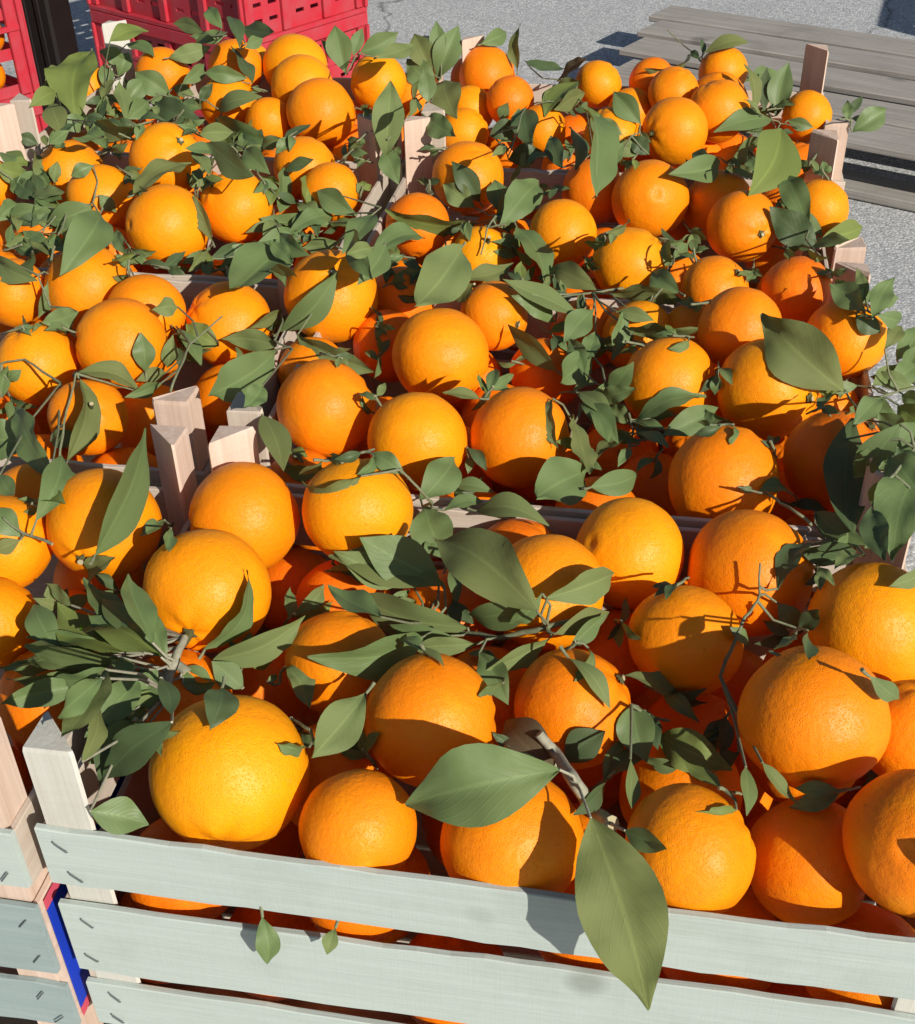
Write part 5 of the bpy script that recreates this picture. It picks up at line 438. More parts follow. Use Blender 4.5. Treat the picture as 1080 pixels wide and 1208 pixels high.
 ('sunken leafy twig right of the small bright orange fragment below the leaf cluster','F',[[0.2385,0.6264,-0.0254],[0.2275,0.6141,-0.0185],[0.2177,0.609,-0.0187]],[[0.1899,0.5165,0.0685,0.1787,0.4923,0.0673,0.72,-0.36,0.59,0.0096,'k',-0.0007],[0.1852,0.5068,0.0765,0.1694,0.4886,0.079,-0.28,0.37,0.89,0.0083,'d',-0.0006],[0.2214,0.6095,-0.0171,0.1939,0.6019,-0.0175,0.23,-0.85,0.48,0.0094,'k',0.0027],[0.2157,0.5973,-0.0069,0.2014,0.6113,-0.007,-0.44,-0.44,0.79,0.0075,'k',0.0014]]),
 ('sunken leafy twig below the wide pitted orange under the pale leaf','A',[[0.1697,0.8419,-0.0196],[0.1632,0.8271,-0.0161],[0.1584,0.8207,-0.0181]],[[0.1599,0.816,-0.0108,0.1515,0.7931,-0.0158,0.63,-0.38,0.68,0.0089,'k',0.0001],[0.1598,0.82,-0.0151,0.1419,0.8016,-0.0154,0.07,-0.08,0.99,0.0082,'m',0.0019]]),
 ('sunken leafy twig below the brown shaded orange below the shadowed one','I',[[-0.1695,1.2252,-0.0194],[-0.1758,1.2122,-0.0134],[-0.1941,1.2087,-0.0114]],[[-0.1725,1.1653,0.0079,-0.1752,1.1432,0.0016,0.84,-0.24,0.48,0.0083,'m',-0.0005],[-0.1789,1.1913,-0.0038,-0.1966,1.194,-0.0133,-0.27,-0.94,0.23,0.0088,'l',0.0018],[-0.1809,1.1868,-0.0018,-0.2084,1.2066,-0.0102,-0.36,-0.1,0.93,0.0135,'l',0.0005],[-0.1845,1.1928,-0.0044,-0.1978,1.2112,-0.0016,-0.12,-0.23,0.96,0.0076,'k',-0.0005],[-0.1899,1.2107,-0.0124,-0.1899,1.2346,-0.0046,-0.26,-0.3,0.92,0.009,'m',-0.0005]]),
 ('sunken leafy twig below the dark red orange above the pointed-shadow one','A',[[0.0925,0.9404,-0.0218],[0.0994,0.9279,-0.0152],[0.1101,0.9239,-0.0139]],[[0.1021,0.9257,-0.0143,0.1271,0.94,-0.0143,0.07,-0.12,0.99,0.0111,'l',0.0025],[0.1043,0.9253,-0.0142,0.1364,0.9202,-0.0144,-0.15,-0.95,-0.26,0.0129,'b',0.0033],[0.1039,0.9029,-0.0012,0.1164,0.882,-0.0023,0.04,-0.03,1.0,0.0083,'d',-0.0006]]),
 ('sunken leafy twig left of the yellow orange left of the cracked one','B',[[0.0878,1.3171,-0.0193],[0.079,1.3044,-0.013],[0.0647,1.3016,-0.01]],[[0.0751,1.3022,-0.0115,0.0575,1.2922,-0.0119,0.43,-0.78,0.46,0.0073,'o',0.0018],[0.0723,1.3023,-0.0112,0.0483,1.3107,-0.0116,-0.33,-0.94,0.07,0.0098,'m',0.0024],[0.0695,1.3043,-0.0117,0.063,1.3196,-0.0079,-0.47,-0.4,0.79,0.0076,'k',-0.0004]]),
 ('sunken leafy twig below the orange to the right of the large olive-grey leaf','F',[[0.2438,0.655,0.0123],[0.2402,0.6407,0.0164],[0.2395,0.634,0.0139]],[[0.2256,0.6006,0.0468,0.2317,0.5826,0.0465,-0.34,-0.13,0.93,0.0065,'l',-0.0005],[0.2294,0.6097,0.0379,0.2268,0.5921,0.0348,-0.25,-0.14,0.96,0.0066,'l',-0.0004],[0.2399,0.6368,0.0142,0.2261,0.6228,0.0148,0.65,-0.63,0.42,0.0069,'k',0.0003]]),
 ('sunken leafy twig below the low orange half buried in leaves','I',[[-0.4867,1.3335,-0.0186],[-0.4738,1.3209,-0.012],[-0.4557,1.3187,-0.0083]],[[-0.47,1.3211,-0.0114,-0.4612,1.3436,-0.0016,0.57,-0.51,0.65,0.0099,'d',0.0022],[-0.4673,1.3216,-0.0112,-0.4479,1.3408,-0.0071,0.58,-0.68,0.44,0.0123,'k',0.0026],[-0.4644,1.3215,-0.0106,-0.4472,1.321,-0.012,0.01,-0.91,0.41,0.0068,'l',0.0017],[-0.4615,1.3215,-0.0101,-0.4906,1.3156,-0.0123,0.2,-0.78,-0.59,0.0094,'k',0.0014]]),
 ('sunken leafy twig right of the shaded red-orange above the broad bright green leaf','C',[[0.3841,1.4964,-0.0215],[0.3768,1.4858,-0.0122],[0.3653,1.4901,0.0005]],[[0.3756,1.4908,-0.0111,0.3574,1.4879,-0.0115,0.07,-0.52,0.85,0.0063,'d',0.0018],[0.3748,1.4949,-0.0105,0.3609,1.5072,-0.0109,-0.62,-0.7,0.36,0.0074,'k',0.0017],[0.3747,1.5018,-0.0109,0.3712,1.5141,-0.0075,-0.59,-0.37,0.72,0.0067,'b',-0.0003],[0.3741,1.5066,-0.0104,0.3841,1.518,-0.0088,0.49,-0.53,0.69,0.0062,'k',-0.0003],[0.374,1.5134,-0.0107,0.391,1.5163,-0.0109,0.17,-0.96,-0.23,0.0059,'m',0.0016]]),
 ('sunken leafy twig right of the wide pitted orange under the pale leaf','A',[[0.2116,0.7909,0.0344],[0.2012,0.779,0.0419],[0.189,0.7756,0.044]],[[0.1989,0.78,0.0412,0.1865,0.7617,0.0386,0.8,-0.57,0.17,0.0085,'m',0.0009],[0.1976,0.7823,0.0398,0.1778,0.7804,0.0337,-0.05,-0.9,0.43,0.0076,'k',0.0021],[0.1958,0.7828,0.0394,0.1852,0.7944,0.0361,-0.73,-0.68,-0.06,0.0053,'l',-0.0004],[0.194,0.783,0.0393,0.1903,0.8,0.043,-0.54,-0.29,0.79,0.0069,'m',-0.0004]]),
 ('sunken leafy twig below the orange with a dark pointed shadow at its base','F',[[0.1146,0.646,-0.0226],[0.1106,0.6319,-0.0182],[0.1075,0.6246,-0.0214]],[[0.1033,0.5922,0.0144,0.1144,0.5729,0.0157,-0.87,-0.5,0.02,0.0077,'m',-0.0006],[0.1083,0.6225,-0.0138,0.1058,0.6004,-0.0179,-0.72,-0.05,0.69,0.0082,'d',0.0005],[0.1083,0.6244,-0.0172,0.0967,0.6086,-0.0174,0.61,-0.46,0.65,0.0064,'k',0.0015],[0.1077,0.6227,-0.0173,0.1123,0.6392,-0.0069,0.47,-0.56,0.68,0.0073,'l',0.0002]]),
 ('sunken leafy twig right of the orange peeping out just under the bare pale slat','H',[[-0.2641,1.0497,-0.0125],[-0.2583,1.0337,-0.0106],[-0.2529,1.0243,-0.0167]],[[-0.2578,1.0345,-0.0136,-0.2255,1.0194,-0.0139,-0.42,-0.9,-0.11,0.0109,'k',0.0031],[-0.2546,1.0236,-0.0097,-0.232,0.9934,-0.0138,-0.62,-0.54,0.58,0.0119,'d',0.0004],[-0.2512,1.012,-0.0055,-0.2488,0.9815,-0.0141,-0.01,-0.27,0.96,0.0098,'k',-0.0002],[-0.2537,1.0241,-0.0138,-0.2618,1.0278,0.0091,0.91,-0.23,0.36,0.0085,'k',-0.0007]]),
 ('sunken leafy twig left of the orange with a dark shadow on its right half','I',[[-0.2785,1.2959,0.0251],[-0.2738,1.2856,0.0348],[-0.269,1.2886,0.0456]],[[-0.2949,1.3909,-0.0031,-0.303,1.3827,0.0218,0.42,-0.89,-0.16,0.011,'d',-0.0008],[-0.281,1.33,0.0226,-0.2852,1.3657,0.0353,0.17,-0.31,0.93,0.0131,'d',-0.0008],[-0.295,1.4005,-0.0023,-0.2789,1.4451,0.009,0.09,-0.27,0.96,0.0164,'o',-0.001],[-0.278,1.3246,0.0289,-0.2489,1.3061,0.0427,-0.59,-0.43,0.68,0.0165,'b',-0.0008]]),
 ('sunken leafy twig below the orange with a dark shadow on its right half','I',[[-0.2353,1.2281,-0.0191],[-0.2247,1.2149,-0.0134],[-0.2105,1.211,-0.012]],[[-0.2204,1.2112,-0.0118,-0.2005,1.2389,-0.0115,0.38,-0.29,0.88,0.0119,'m',0.0023],[-0.2182,1.2137,-0.0131,-0.1842,1.1923,-0.0043,-0.42,-0.82,-0.38,0.0167,'b',0.002],[-0.215,1.2111,-0.0119,-0.2528,1.2031,-0.0124,0.2,-0.93,-0.29,0.0139,'m',0.0039]]),
 ('sunken leafy twig right of the big yellow orange beneath the large olive-grey leaf','A',[[0.3434,0.9304,-0.0091],[0.3344,0.9154,-0.0059],[0.3269,0.9081,-0.0091]],[[0.3327,0.9143,-0.0074,0.3288,0.9012,-0.0153,-0.2,-0.46,0.86,0.006,'m',0.0014],[0.3309,0.9119,-0.0075,0.3136,0.8949,-0.0152,-0.34,-0.09,0.94,0.0092,'k',0.0009],[0.3169,0.8759,0.0125,0.2951,0.8619,0.0193,0.38,-0.81,-0.46,0.0119,'b',-0.0005]]),
 ('sunken leafy twig below the yellow orange left of the cracked one','B',[[0.1166,1.1832,-0.0162],[0.1098,1.1677,-0.0137],[0.0968,1.1586,-0.0194]],[[0.1062,1.1537,-0.0091,0.1134,1.1351,-0.0133,0.03,-0.21,0.98,0.0074,'d',0.0001],[0.1009,1.1144,0.008,0.0983,1.0941,0.002,0.63,-0.29,0.72,0.0077,'k',-0.0005],[0.1024,1.1506,-0.0106,0.0899,1.1337,-0.0123,0.52,-0.46,0.71,0.0095,'o',0.0007],[0.1006,1.1494,-0.0115,0.0867,1.1524,-0.0119,-0.2,-0.88,0.43,0.0081,'k',0.0014],[0.0988,1.1487,-0.0127,0.1287,1.18,-0.0125,0.68,-0.65,-0.34,0.0137,'l',0.0031]]),
 ('sunken leafy twig right of the yellow orange mostly behind pale leaves','A',[[0.2053,0.9327,0.0335],[0.1954,0.9207,0.0408],[0.184,0.9178,0.0436]],[[0.193,0.9231,0.0398,0.1733,0.9151,0.0389,0.38,-0.93,0.05,0.0081,'l',0.0019],[0.1907,0.9224,0.0404,0.1724,0.9305,0.0386,-0.29,-0.46,0.84,0.0077,'m',-0.0006],[0.1884,0.9218,0.0411,0.1805,0.9371,0.043,0.19,-0.02,0.98,0.0083,'b',-0.0004]]),
 ('sunken leafy twig behind the orange with a curved shadow','B',[[0.3415,1.2293,-0.0172],[0.3456,1.2153,-0.0127],[0.3601,1.2096,-0.0137]],[[0.3485,1.2129,-0.0125,0.3687,1.2315,-0.0125,0.66,-0.71,-0.24,0.0098,'k',0.0018],[0.3501,1.2091,-0.0114,0.3696,1.2099,-0.0119,0.05,-0.91,0.41,0.0095,'o',0.0019],[0.3116,1.0677,0.0519,0.3182,1.0533,0.0514,-0.9,-0.41,-0.15,0.0071,'b',-0.0004],[0.3017,1.0261,0.0702,0.3007,1.0102,0.0664,-0.71,-0.13,0.7,0.0069,'b',-0.0004]]),
 ('sunken leafy twig behind the orange with a broad shadow band','C',[[0.4175,1.4552,-0.0203],[0.407,1.4437,-0.0123],[0.3882,1.445,-0.0037]],[[0.4039,1.4457,-0.0113,0.3839,1.4268,-0.0117,0.02,-0.05,1.0,0.009,'k',0.0018],[0.4017,1.4476,-0.0106,0.3852,1.4472,-0.011,0.02,-0.93,0.36,0.0074,'m',0.0016],[0.4001,1.452,-0.0109,0.3938,1.4626,-0.0103,-0.74,-0.47,0.48,0.0049,'m',0.0001],[0.3988,1.4572,-0.0115,0.4026,1.4676,-0.008,0.26,-0.39,0.88,0.0051,'b',-0.0001],[0.3964,1.4588,-0.0107,0.4133,1.4739,-0.0109,0.63,-0.71,-0.32,0.0087,'m',0.0015]]),
 ('sunken leafy twig left of the shaded red orange left of the broad pale leaf','B',[[-0.0831,1.2182,-0.0157],[-0.0767,1.2025,-0.0135],[-0.0637,1.193,-0.0198]],[[-0.073,1.1819,-0.0062,-0.0512,1.197,-0.0067,0.21,-0.27,0.94,0.009,'d',0.001],[-0.0679,1.1264,0.0177,-0.0495,1.111,0.0238,-0.58,-0.41,0.71,0.0082,'k',-0.0006],[-0.0654,1.1117,0.023,-0.0528,1.0929,0.0212,-0.55,-0.44,0.72,0.0085,'k',0.0001],[-0.0635,1.1072,0.0236,-0.0613,1.0892,0.0179,-0.05,-0.31,0.95,0.009,'d',-0.0003],[-0.0603,1.0787,0.0353,-0.0761,1.0583,0.0354,0.17,-0.13,0.98,0.0095,'k',-0.0006]]),
 ('sunken leafy twig behind the shaded orange lower left of the black leaf-shadow orange','B',[[-0.0225,1.3083,0.0157],[-0.0223,1.2982,0.0256],[-0.0222,1.3014,0.0368]],[[-0.0237,1.3863,-0.0059,-0.0409,1.4073,-0.0045,-0.11,-0.15,0.98,0.0094,'o',-0.0006],[-0.0236,1.3813,-0.0017,-0.0298,1.3973,0.003,-0.65,-0.43,0.63,0.0059,'k',-0.0004],[-0.0235,1.3739,0.0035,-0.0178,1.3705,0.013,-0.33,-0.94,-0.14,0.0072,'m',-0.0003],[-0.0234,1.3703,0.0072,-0.0098,1.3607,0.0144,-0.62,-0.78,0.13,0.0082,'k',-0.0004]]),
 ('sunken leafy twig behind the orange crossed by a broad leaf shadow','I',[[-0.2601,1.2632,-0.0148],[-0.2618,1.247,-0.0132],[-0.2684,1.2383,-0.0184]],[[-0.2554,1.2063,0.0023,-0.2505,1.1777,-0.0066,0.85,-0.02,0.52,0.012,'b',-0.0006],[-0.2538,1.1911,0.0072,-0.2655,1.1592,0.0012,0.8,-0.38,0.47,0.0125,'o',-0.0008],[-0.2635,1.2285,-0.0112,-0.2852,1.2068,-0.0118,0.62,-0.63,0.47,0.0117,'m',0.0027]]),
 ('sunken leafy twig right of the bright orange just right of the long hanging leaf','F',[[0.2192,0.459,0.0045],[0.2071,0.4491,0.0146],[0.2005,0.446,0.0172]],[[0.2057,0.4499,0.0133,0.1778,0.4467,0.0031,-0.21,-0.62,0.76,0.0106,'m',-0.0001],[0.203,0.4467,0.0168,0.1811,0.4523,0.0127,-0.29,-0.62,0.72,0.009,'m',0.0024]]),
 ('sunken leafy twig below the dark red shaded orange deep between three larger ones','F',[[-0.125,0.6442,-0.0314],[-0.1181,0.6366,-0.0182],[-0.1125,0.6366,-0.0114]],[[-0.1169,0.6379,-0.0175,-0.1197,0.6626,-0.0122,0.55,-0.11,0.83,0.0096,'d',0.0002],[-0.116,0.6394,-0.0173,-0.0985,0.6706,-0.016,0.68,-0.41,0.6,0.0126,'l',0.0028],[-0.115,0.6402,-0.0167,-0.0888,0.6565,-0.0168,0.53,-0.85,0.0,0.0136,'b',0.003]]),
 ('sunken leafy twig below the orange split by a long grey-green leaf','G',[[-0.2324,0.6805,-0.0287],[-0.2363,0.6712,-0.0177],[-0.2418,0.6693,-0.0135]],[[-0.2385,0.6714,-0.017,-0.2678,0.6763,-0.0169,-0.17,-0.99,-0.01,0.0102,'d',0.0028],[-0.2405,0.6727,-0.0174,-0.257,0.6711,-0.0005,0.63,-0.53,0.57,0.0078,'k',0.0002]]),
 ('sunken leafy twig right of the orange beside the inner slat','I',[[-0.1061,1.363,-0.0099],[-0.1029,1.3529,0.0],[-0.0988,1.3551,0.0098]],[[-0.1025,1.3619,-0.0006,-0.1061,1.3609,0.0151,0.17,-0.98,-0.02,0.0082,'l',0.0015],[-0.1016,1.3627,0.0013,-0.098,1.3797,0.0068,0.32,-0.35,0.88,0.0088,'b',-0.0004],[-0.1008,1.3635,0.0032,-0.0898,1.3771,0.0034,0.67,-0.55,0.5,0.0077,'b',-0.0004]]),
 ('sunken leafy twig left of the orange with a dark pointed shadow at its base','A',[[0.0207,0.8511,0.0235],[0.0244,0.8417,0.0345],[0.0307,0.8426,0.0425]],[[0.026,0.8482,0.0327,0.0173,0.8708,0.0377,0.54,0.02,0.84,0.0108,'b',-0.0005],[0.0271,0.8497,0.0333,0.0336,0.8764,0.0405,-0.21,-0.21,0.96,0.011,'m',-0.0006],[0.0282,0.852,0.0333,0.0475,0.8763,0.0343,0.75,-0.6,0.28,0.0108,'m',-0.0007],[0.032,0.9304,-0.0111,0.0121,0.8988,-0.0144,0.85,-0.53,-0.08,0.0141,'k',0.0007]]),
 ('sunken leafy twig behind the red-orange behind the yellow one','C',[[0.1492,1.5054,-0.0217],[0.1508,1.495,-0.0121],[0.1575,1.4986,-0.0005]],[[0.1529,1.502,-0.0117,0.1463,1.5271,-0.0038,0.38,-0.19,0.91,0.0097,'d',-0.0005],[0.1546,1.5081,-0.0117,0.1557,1.5266,-0.005,-0.08,-0.33,0.94,0.0073,'l',-0.0004],[0.1563,1.5145,-0.0117,0.1707,1.5201,-0.0009,0.02,-0.9,0.43,0.0104,'d',0.0002],[0.158,1.5202,-0.0115,0.1767,1.5086,-0.0065,-0.4,-0.82,-0.4,0.0092,'b',0.0009]]),
 ('sunken leafy twig below the orange with a curved shadow','A',[[0.2409,0.7693,0.0179],[0.2355,0.7608,0.0301],[0.2323,0.7615,0.0377]],[[0.2358,0.7647,0.0298,0.2259,0.7652,0.0362,0.16,-0.94,0.31,0.0041,'k',-0.0003],[0.2366,0.7698,0.0281,0.2359,0.7808,0.0307,-0.38,-0.24,0.89,0.005,'l',-0.0003],[0.2567,0.8375,-0.0147,0.2658,0.8479,-0.014,0.36,-0.38,0.85,0.0047,'l',0.0007]]),
 ('sunken leafy twig right of the brown shaded orange below the shadowed one','I',[[-0.1925,1.2951,-0.014],[-0.188,1.2784,-0.0131],[-0.1813,1.2668,-0.0223]],[[-0.1857,1.2694,-0.012,-0.1608,1.2615,-0.0125,-0.1,-0.36,0.93,0.0091,'d',0.0025],[-0.184,1.2624,-0.0111,-0.1575,1.2356,-0.0118,-0.22,-0.24,0.95,0.0146,'m',0.0027],[-0.1807,1.2449,-0.0057,-0.1713,1.2202,-0.0127,-0.2,-0.34,0.92,0.0092,'d',-0.0001],[-0.18,1.2447,-0.0077,-0.1875,1.225,-0.0121,0.53,-0.37,0.76,0.0089,'m',-0.0005],[-0.1798,1.2478,-0.0111,-0.1965,1.2272,-0.0117,0.66,-0.55,0.52,0.0094,'l',0.0021]]),
 ('sunken leafy twig right of the orange under a drooping leaf','I',[[-0.3037,1.0707,0.0363],[-0.3,1.061,0.0468],[-0.2988,1.0643,0.058]],[[-0.3108,1.1009,0.0311,-0.3257,1.0879,0.0433,0.29,-0.81,-0.51,0.0084,'o',0.0001],[-0.3125,1.1082,0.0298,-0.3236,1.105,0.0468,0.46,-0.88,0.13,0.0091,'d',0.0005],[-0.3131,1.1113,0.0303,-0.317,1.1366,0.0387,-0.39,-0.34,0.85,0.0101,'m',-0.0005],[-0.3404,1.2093,-0.012,-0.3292,1.2286,-0.0107,0.87,-0.5,-0.03,0.0082,'k',0.0007],[-0.341,1.2128,-0.0114,-0.3227,1.2182,-0.0118,0.27,-0.88,0.4,0.0078,'o',0.002]]),
 ('sunken leafy twig left of the orange between the two tallest right posts','C',[[0.41,1.5649,-0.0154],[0.414,1.5501,-0.0119],[0.4286,1.5442,-0.0133]],[[0.4168,1.5441,-0.0108,0.4429,1.5563,-0.011,0.18,-0.36,0.92,0.0095,'k',0.0024],[0.4151,1.526,-0.005,0.4281,1.5088,-0.0028,-0.77,-0.54,0.33,0.0085,'d',-0.0005],[0.415,1.5141,-0.0015,0.4202,1.4971,-0.0057,-0.63,-0.36,0.68,0.0075,'k',-0.0004]]),
 ('sunken leafy twig below the round orange with a shadow across its base','F',[[-0.0116,0.4651,-0.0023],[-0.006,0.4581,0.0119],[-0.0011,0.4575,0.0179]],[[-0.005,0.4875,-0.0201,0.0027,0.49,0.0045,-0.61,-0.74,0.27,0.0099,'m',0.002],[-0.0039,0.4884,-0.02,0.0132,0.4934,-0.0063,-0.25,-0.77,0.59,0.0088,'l',0.0008],[-0.0027,0.4572,0.0166,0.0219,0.4558,0.0278,-0.41,-0.29,0.87,0.0089,'o',0.0027]]),
 ('sunken leafy twig right of the orange with a black leaf shadow','C',[[0.0742,1.4313,-0.008],[0.0792,1.4201,0.0003],[0.09,1.4206,0.0078]],[[0.0822,1.4217,0.0018,0.09,1.4496,0.0111,0.86,-0.36,0.35,0.012,'o',-0.0006],[0.0849,1.431,-0.0001,0.1045,1.457,0.0034,0.8,-0.6,-0.07,0.0107,'l',-0.0007],[0.0855,1.405,0.0112,0.0655,1.3741,0.0058,0.84,-0.51,-0.19,0.0134,'m',-0.0008]]),
 ('sunken leafy twig below the orange upper left of the glossy glare orange','I',[[-0.3606,1.129,0.0535],[-0.3627,1.1143,0.0571],[-0.3743,1.1076,0.0547]],[[-0.3632,1.1067,0.0591,-0.3588,1.0808,0.0523,0.89,0.04,0.45,0.0102,'l',-0.0006],[-0.41,1.2414,0.0002,-0.4263,1.2073,-0.0023,0.11,-0.13,0.99,0.0138,'m',-0.0009],[-0.3698,1.1126,0.0548,-0.3995,1.129,0.0434,-0.51,-0.39,0.77,0.0149,'b',-0.0007],[-0.4227,1.2638,-0.0115,-0.4505,1.2896,-0.0105,-0.67,-0.72,-0.16,0.0135,'l',0.0013]]),
 ('sunken leafy twig behind the orange half hidden below the leaf fan','F',[[-0.0605,0.6553,-0.0296],[-0.0524,0.6465,-0.018],[-0.0461,0.6449,-0.0134]],[[-0.0504,0.6473,-0.0176,-0.0354,0.6607,-0.0123,0.45,-0.72,0.53,0.0081,'m',0.0009],[-0.0489,0.6479,-0.0173,-0.0293,0.6481,-0.012,-0.16,-0.78,0.6,0.0079,'l',0.0008]]),
 ('sunken leafy twig below the shaded red orange tucked behind the round centre one','A',[[-0.0701,0.9952,-0.0266],[-0.0686,0.9865,-0.0148],[-0.0672,0.9889,-0.0048]],[[-0.0684,0.9893,-0.0137,-0.0827,1.007,-0.0129,-0.2,-0.21,0.96,0.0076,'m',0.0012],[-0.0685,0.994,-0.0143,-0.0755,1.0175,-0.0079,0.69,0.01,0.73,0.0112,'b',0.0005],[-0.0685,0.9971,-0.0141,-0.0603,1.0169,-0.009,0.4,-0.38,0.84,0.0073,'m',0.0006],[-0.0675,0.9867,-0.0064,-0.0713,0.9581,-0.0141,0.93,-0.21,0.3,0.0097,'m',-0.0002]]),
 ('sunken leafy twig right of the yellow ribbed orange with its stalk','B',[[0.0782,1.2165,-0.0238],[0.0735,1.2067,-0.0134],[0.0644,1.2099,-0.0021]],[[0.0721,1.2119,-0.0132,0.0425,1.2046,-0.0048,0.31,-0.89,0.34,0.0108,'m',0.001],[0.071,1.216,-0.0132,0.0409,1.2089,0.002,0.49,-0.4,0.78,0.0134,'m',0.0018],[0.0698,1.2198,-0.013,0.055,1.2276,0.0057,-0.02,-0.93,0.37,0.0148,'o',0.001],[0.0687,1.2232,-0.0125,0.0758,1.2543,-0.0026,0.75,-0.35,0.57,0.0143,'b',-0.0006],[0.0664,1.2065,-0.0032,0.0777,1.1701,-0.0126,0.53,-0.06,0.84,0.016,'b',-0.0005]]),
 ('sunken leafy twig left of the shaded orange lower left of the black leaf-shadow orange','I',[[-0.1152,1.315,-0.0192],[-0.1221,1.3022,-0.013],[-0.1386,1.2995,-0.01]],[[-0.1257,1.3006,-0.0119,-0.1418,1.2793,-0.0124,0.79,-0.59,-0.2,0.009,'k',0.002],[-0.1285,1.3008,-0.0116,-0.1472,1.2969,-0.0121,0.15,-0.77,0.62,0.0065,'l',0.0019],[-0.1313,1.3005,-0.0112,-0.1449,1.3148,-0.0113,-0.6,-0.57,0.56,0.0072,'k',0.0014],[-0.1339,1.299,-0.0102,-0.1001,1.2706,-0.0027,-0.24,-0.03,0.97,0.0192,'b',0.0013]]),
 ('sunken leafy twig left of the orange under a drooping leaf','I',[[-0.415,1.1202,0.0288],[-0.408,1.1103,0.039],[-0.4016,1.1134,0.0501]],[[-0.4514,1.2328,-0.0129,-0.4799,1.256,-0.0101,0.13,0.04,0.99,0.0113,'k',0.0012],[-0.4517,1.237,-0.0126,-0.4652,1.2667,-0.0034,0.69,0.09,0.72,0.0127,'l',-0.0006],[-0.452,1.2413,-0.0125,-0.4499,1.2699,-0.0039,0.51,-0.28,0.81,0.0103,'k',-0.0005],[-0.4514,1.2429,-0.0111,-0.4337,1.2624,-0.0114,0.68,-0.6,0.42,0.0103,'l',0.0024],[-0.4063,1.1217,0.044,-0.4168,1.0793,0.0376,0.95,-0.2,-0.24,0.0153,'k',-0.0011]]),
 ('sunken leafy twig left of the orange with a creased cracked navel','B',[[0.1725,1.1687,0.0358],[0.1645,1.1537,0.039],[0.1515,1.1463,0.0358]],[[0.1622,1.1562,0.0365,0.157,1.1377,0.0261,0.02,-0.49,0.87,0.0086,'l',0.0013],[0.1599,1.1545,0.0361,0.1443,1.1561,0.0197,-0.32,-0.92,0.21,0.0082,'l',0.0003],[0.158,1.155,0.0348,0.1369,1.1714,0.0231,-0.37,-0.8,-0.47,0.0118,'b',-0.0007],[0.1473,1.0903,0.0617,0.1719,1.1192,0.0632,0.74,-0.61,-0.29,0.0123,'o',-0.0008]]),
 ('sunken leafy twig behind the shaded orange under the thick cut stem','F',[[-0.1869,0.583,-0.0005],[-0.1784,0.5699,0.0054],[-0.1713,0.5639,0.0039]],[[-0.177,0.5691,0.0045,-0.1578,0.5768,-0.004,0.32,-0.94,-0.13,0.0071,'m',0.0022],[-0.1758,0.568,0.0043,-0.1576,0.5649,-0.0063,0.46,-0.24,0.86,0.007,'d',0.002],[-0.1745,0.5667,0.0043,-0.165,0.5556,-0.0062,0.13,-0.62,0.77,0.008,'m',0.0018],[-0.1732,0.5652,0.0044,-0.1966,0.5858,0.004,-0.66,-0.75,0.04,0.0103,'d',0.0024]]),
 ('sunken leafy twig right of the orange under the stack of three','J',[[-0.0872,1.4348,0.0071],[-0.0935,1.4225,0.014],[-0.1126,1.4221,0.0203]],[[-0.0955,1.3983,0.0241,-0.1068,1.3788,0.021,-0.02,-0.15,0.99,0.0079,'l',-0.0005],[-0.1,1.4249,0.0153,-0.1146,1.4351,0.0094,-0.55,-0.34,0.77,0.0068,'d',-0.0004],[-0.103,1.4285,0.0149,-0.1138,1.4391,0.0143,-0.64,-0.62,0.45,0.0078,'k',-0.0003],[-0.1059,1.4305,0.0151,-0.105,1.4299,0.0245,0.03,-1.0,-0.07,0.0056,'l',-0.0003],[-0.1081,1.423,0.0187,-0.0991,1.4177,0.0301,-0.36,-0.92,-0.14,0.0056,'o',-0.0004]]),
 ('sunken leafy twig behind the dark red orange above the pointed-shadow one','B',[[0.0671,1.0608,0.0156],[0.066,1.0513,0.0264],[0.0653,1.0528,0.0352]],[[0.0703,1.1234,-0.0057,0.0563,1.1469,-0.0024,-0.15,-0.22,0.96,0.0095,'k',-0.0006],[0.0704,1.1287,-0.0061,0.0704,1.1567,0.0027,0.08,-0.3,0.95,0.0119,'b',-0.0006],[0.0714,1.1465,-0.0125,0.0846,1.1701,-0.0076,0.76,-0.51,0.41,0.0098,'k',-0.0006]]),
 ('sunken leafy twig below the topmost orange with a twig on it','C',[[0.3877,1.5796,0.0205],[0.3888,1.5629,0.0214],[0.3995,1.5523,0.0136]],[[0.4094,1.6332,-0.0044,0.4308,1.6289,-0.0051,-0.18,-0.94,0.3,0.0091,'l',0.0022],[0.409,1.6223,-0.0029,0.4217,1.5998,-0.0051,-0.87,-0.48,-0.11,0.0099,'o',-0.0],[0.4067,1.6043,0.0011,0.4079,1.5847,-0.0056,-0.42,-0.31,0.85,0.0104,'l',-0.0004],[0.3962,1.5539,0.0159,0.3704,1.5407,0.0393,0.72,-0.43,0.55,0.0129,'l',-0.0009]]),
 ('sunken leafy twig below the orange below the pale horizontal leaf','J',[[-0.3234,1.4471,0.0592],[-0.3164,1.4357,0.0673],[-0.3075,1.437,0.0759]],[[-0.3654,1.671,-0.0063,-0.3663,1.703,0.0054,-0.62,-0.29,0.73,0.0143,'b',-0.0007],[-0.3631,1.6705,-0.004,-0.3486,1.71,0.0061,0.63,-0.4,0.67,0.0163,'k',-0.0009],[-0.3657,1.6924,-0.009,-0.334,1.6825,-0.0015,-0.36,-0.73,0.57,0.0112,'m',0.003]]),
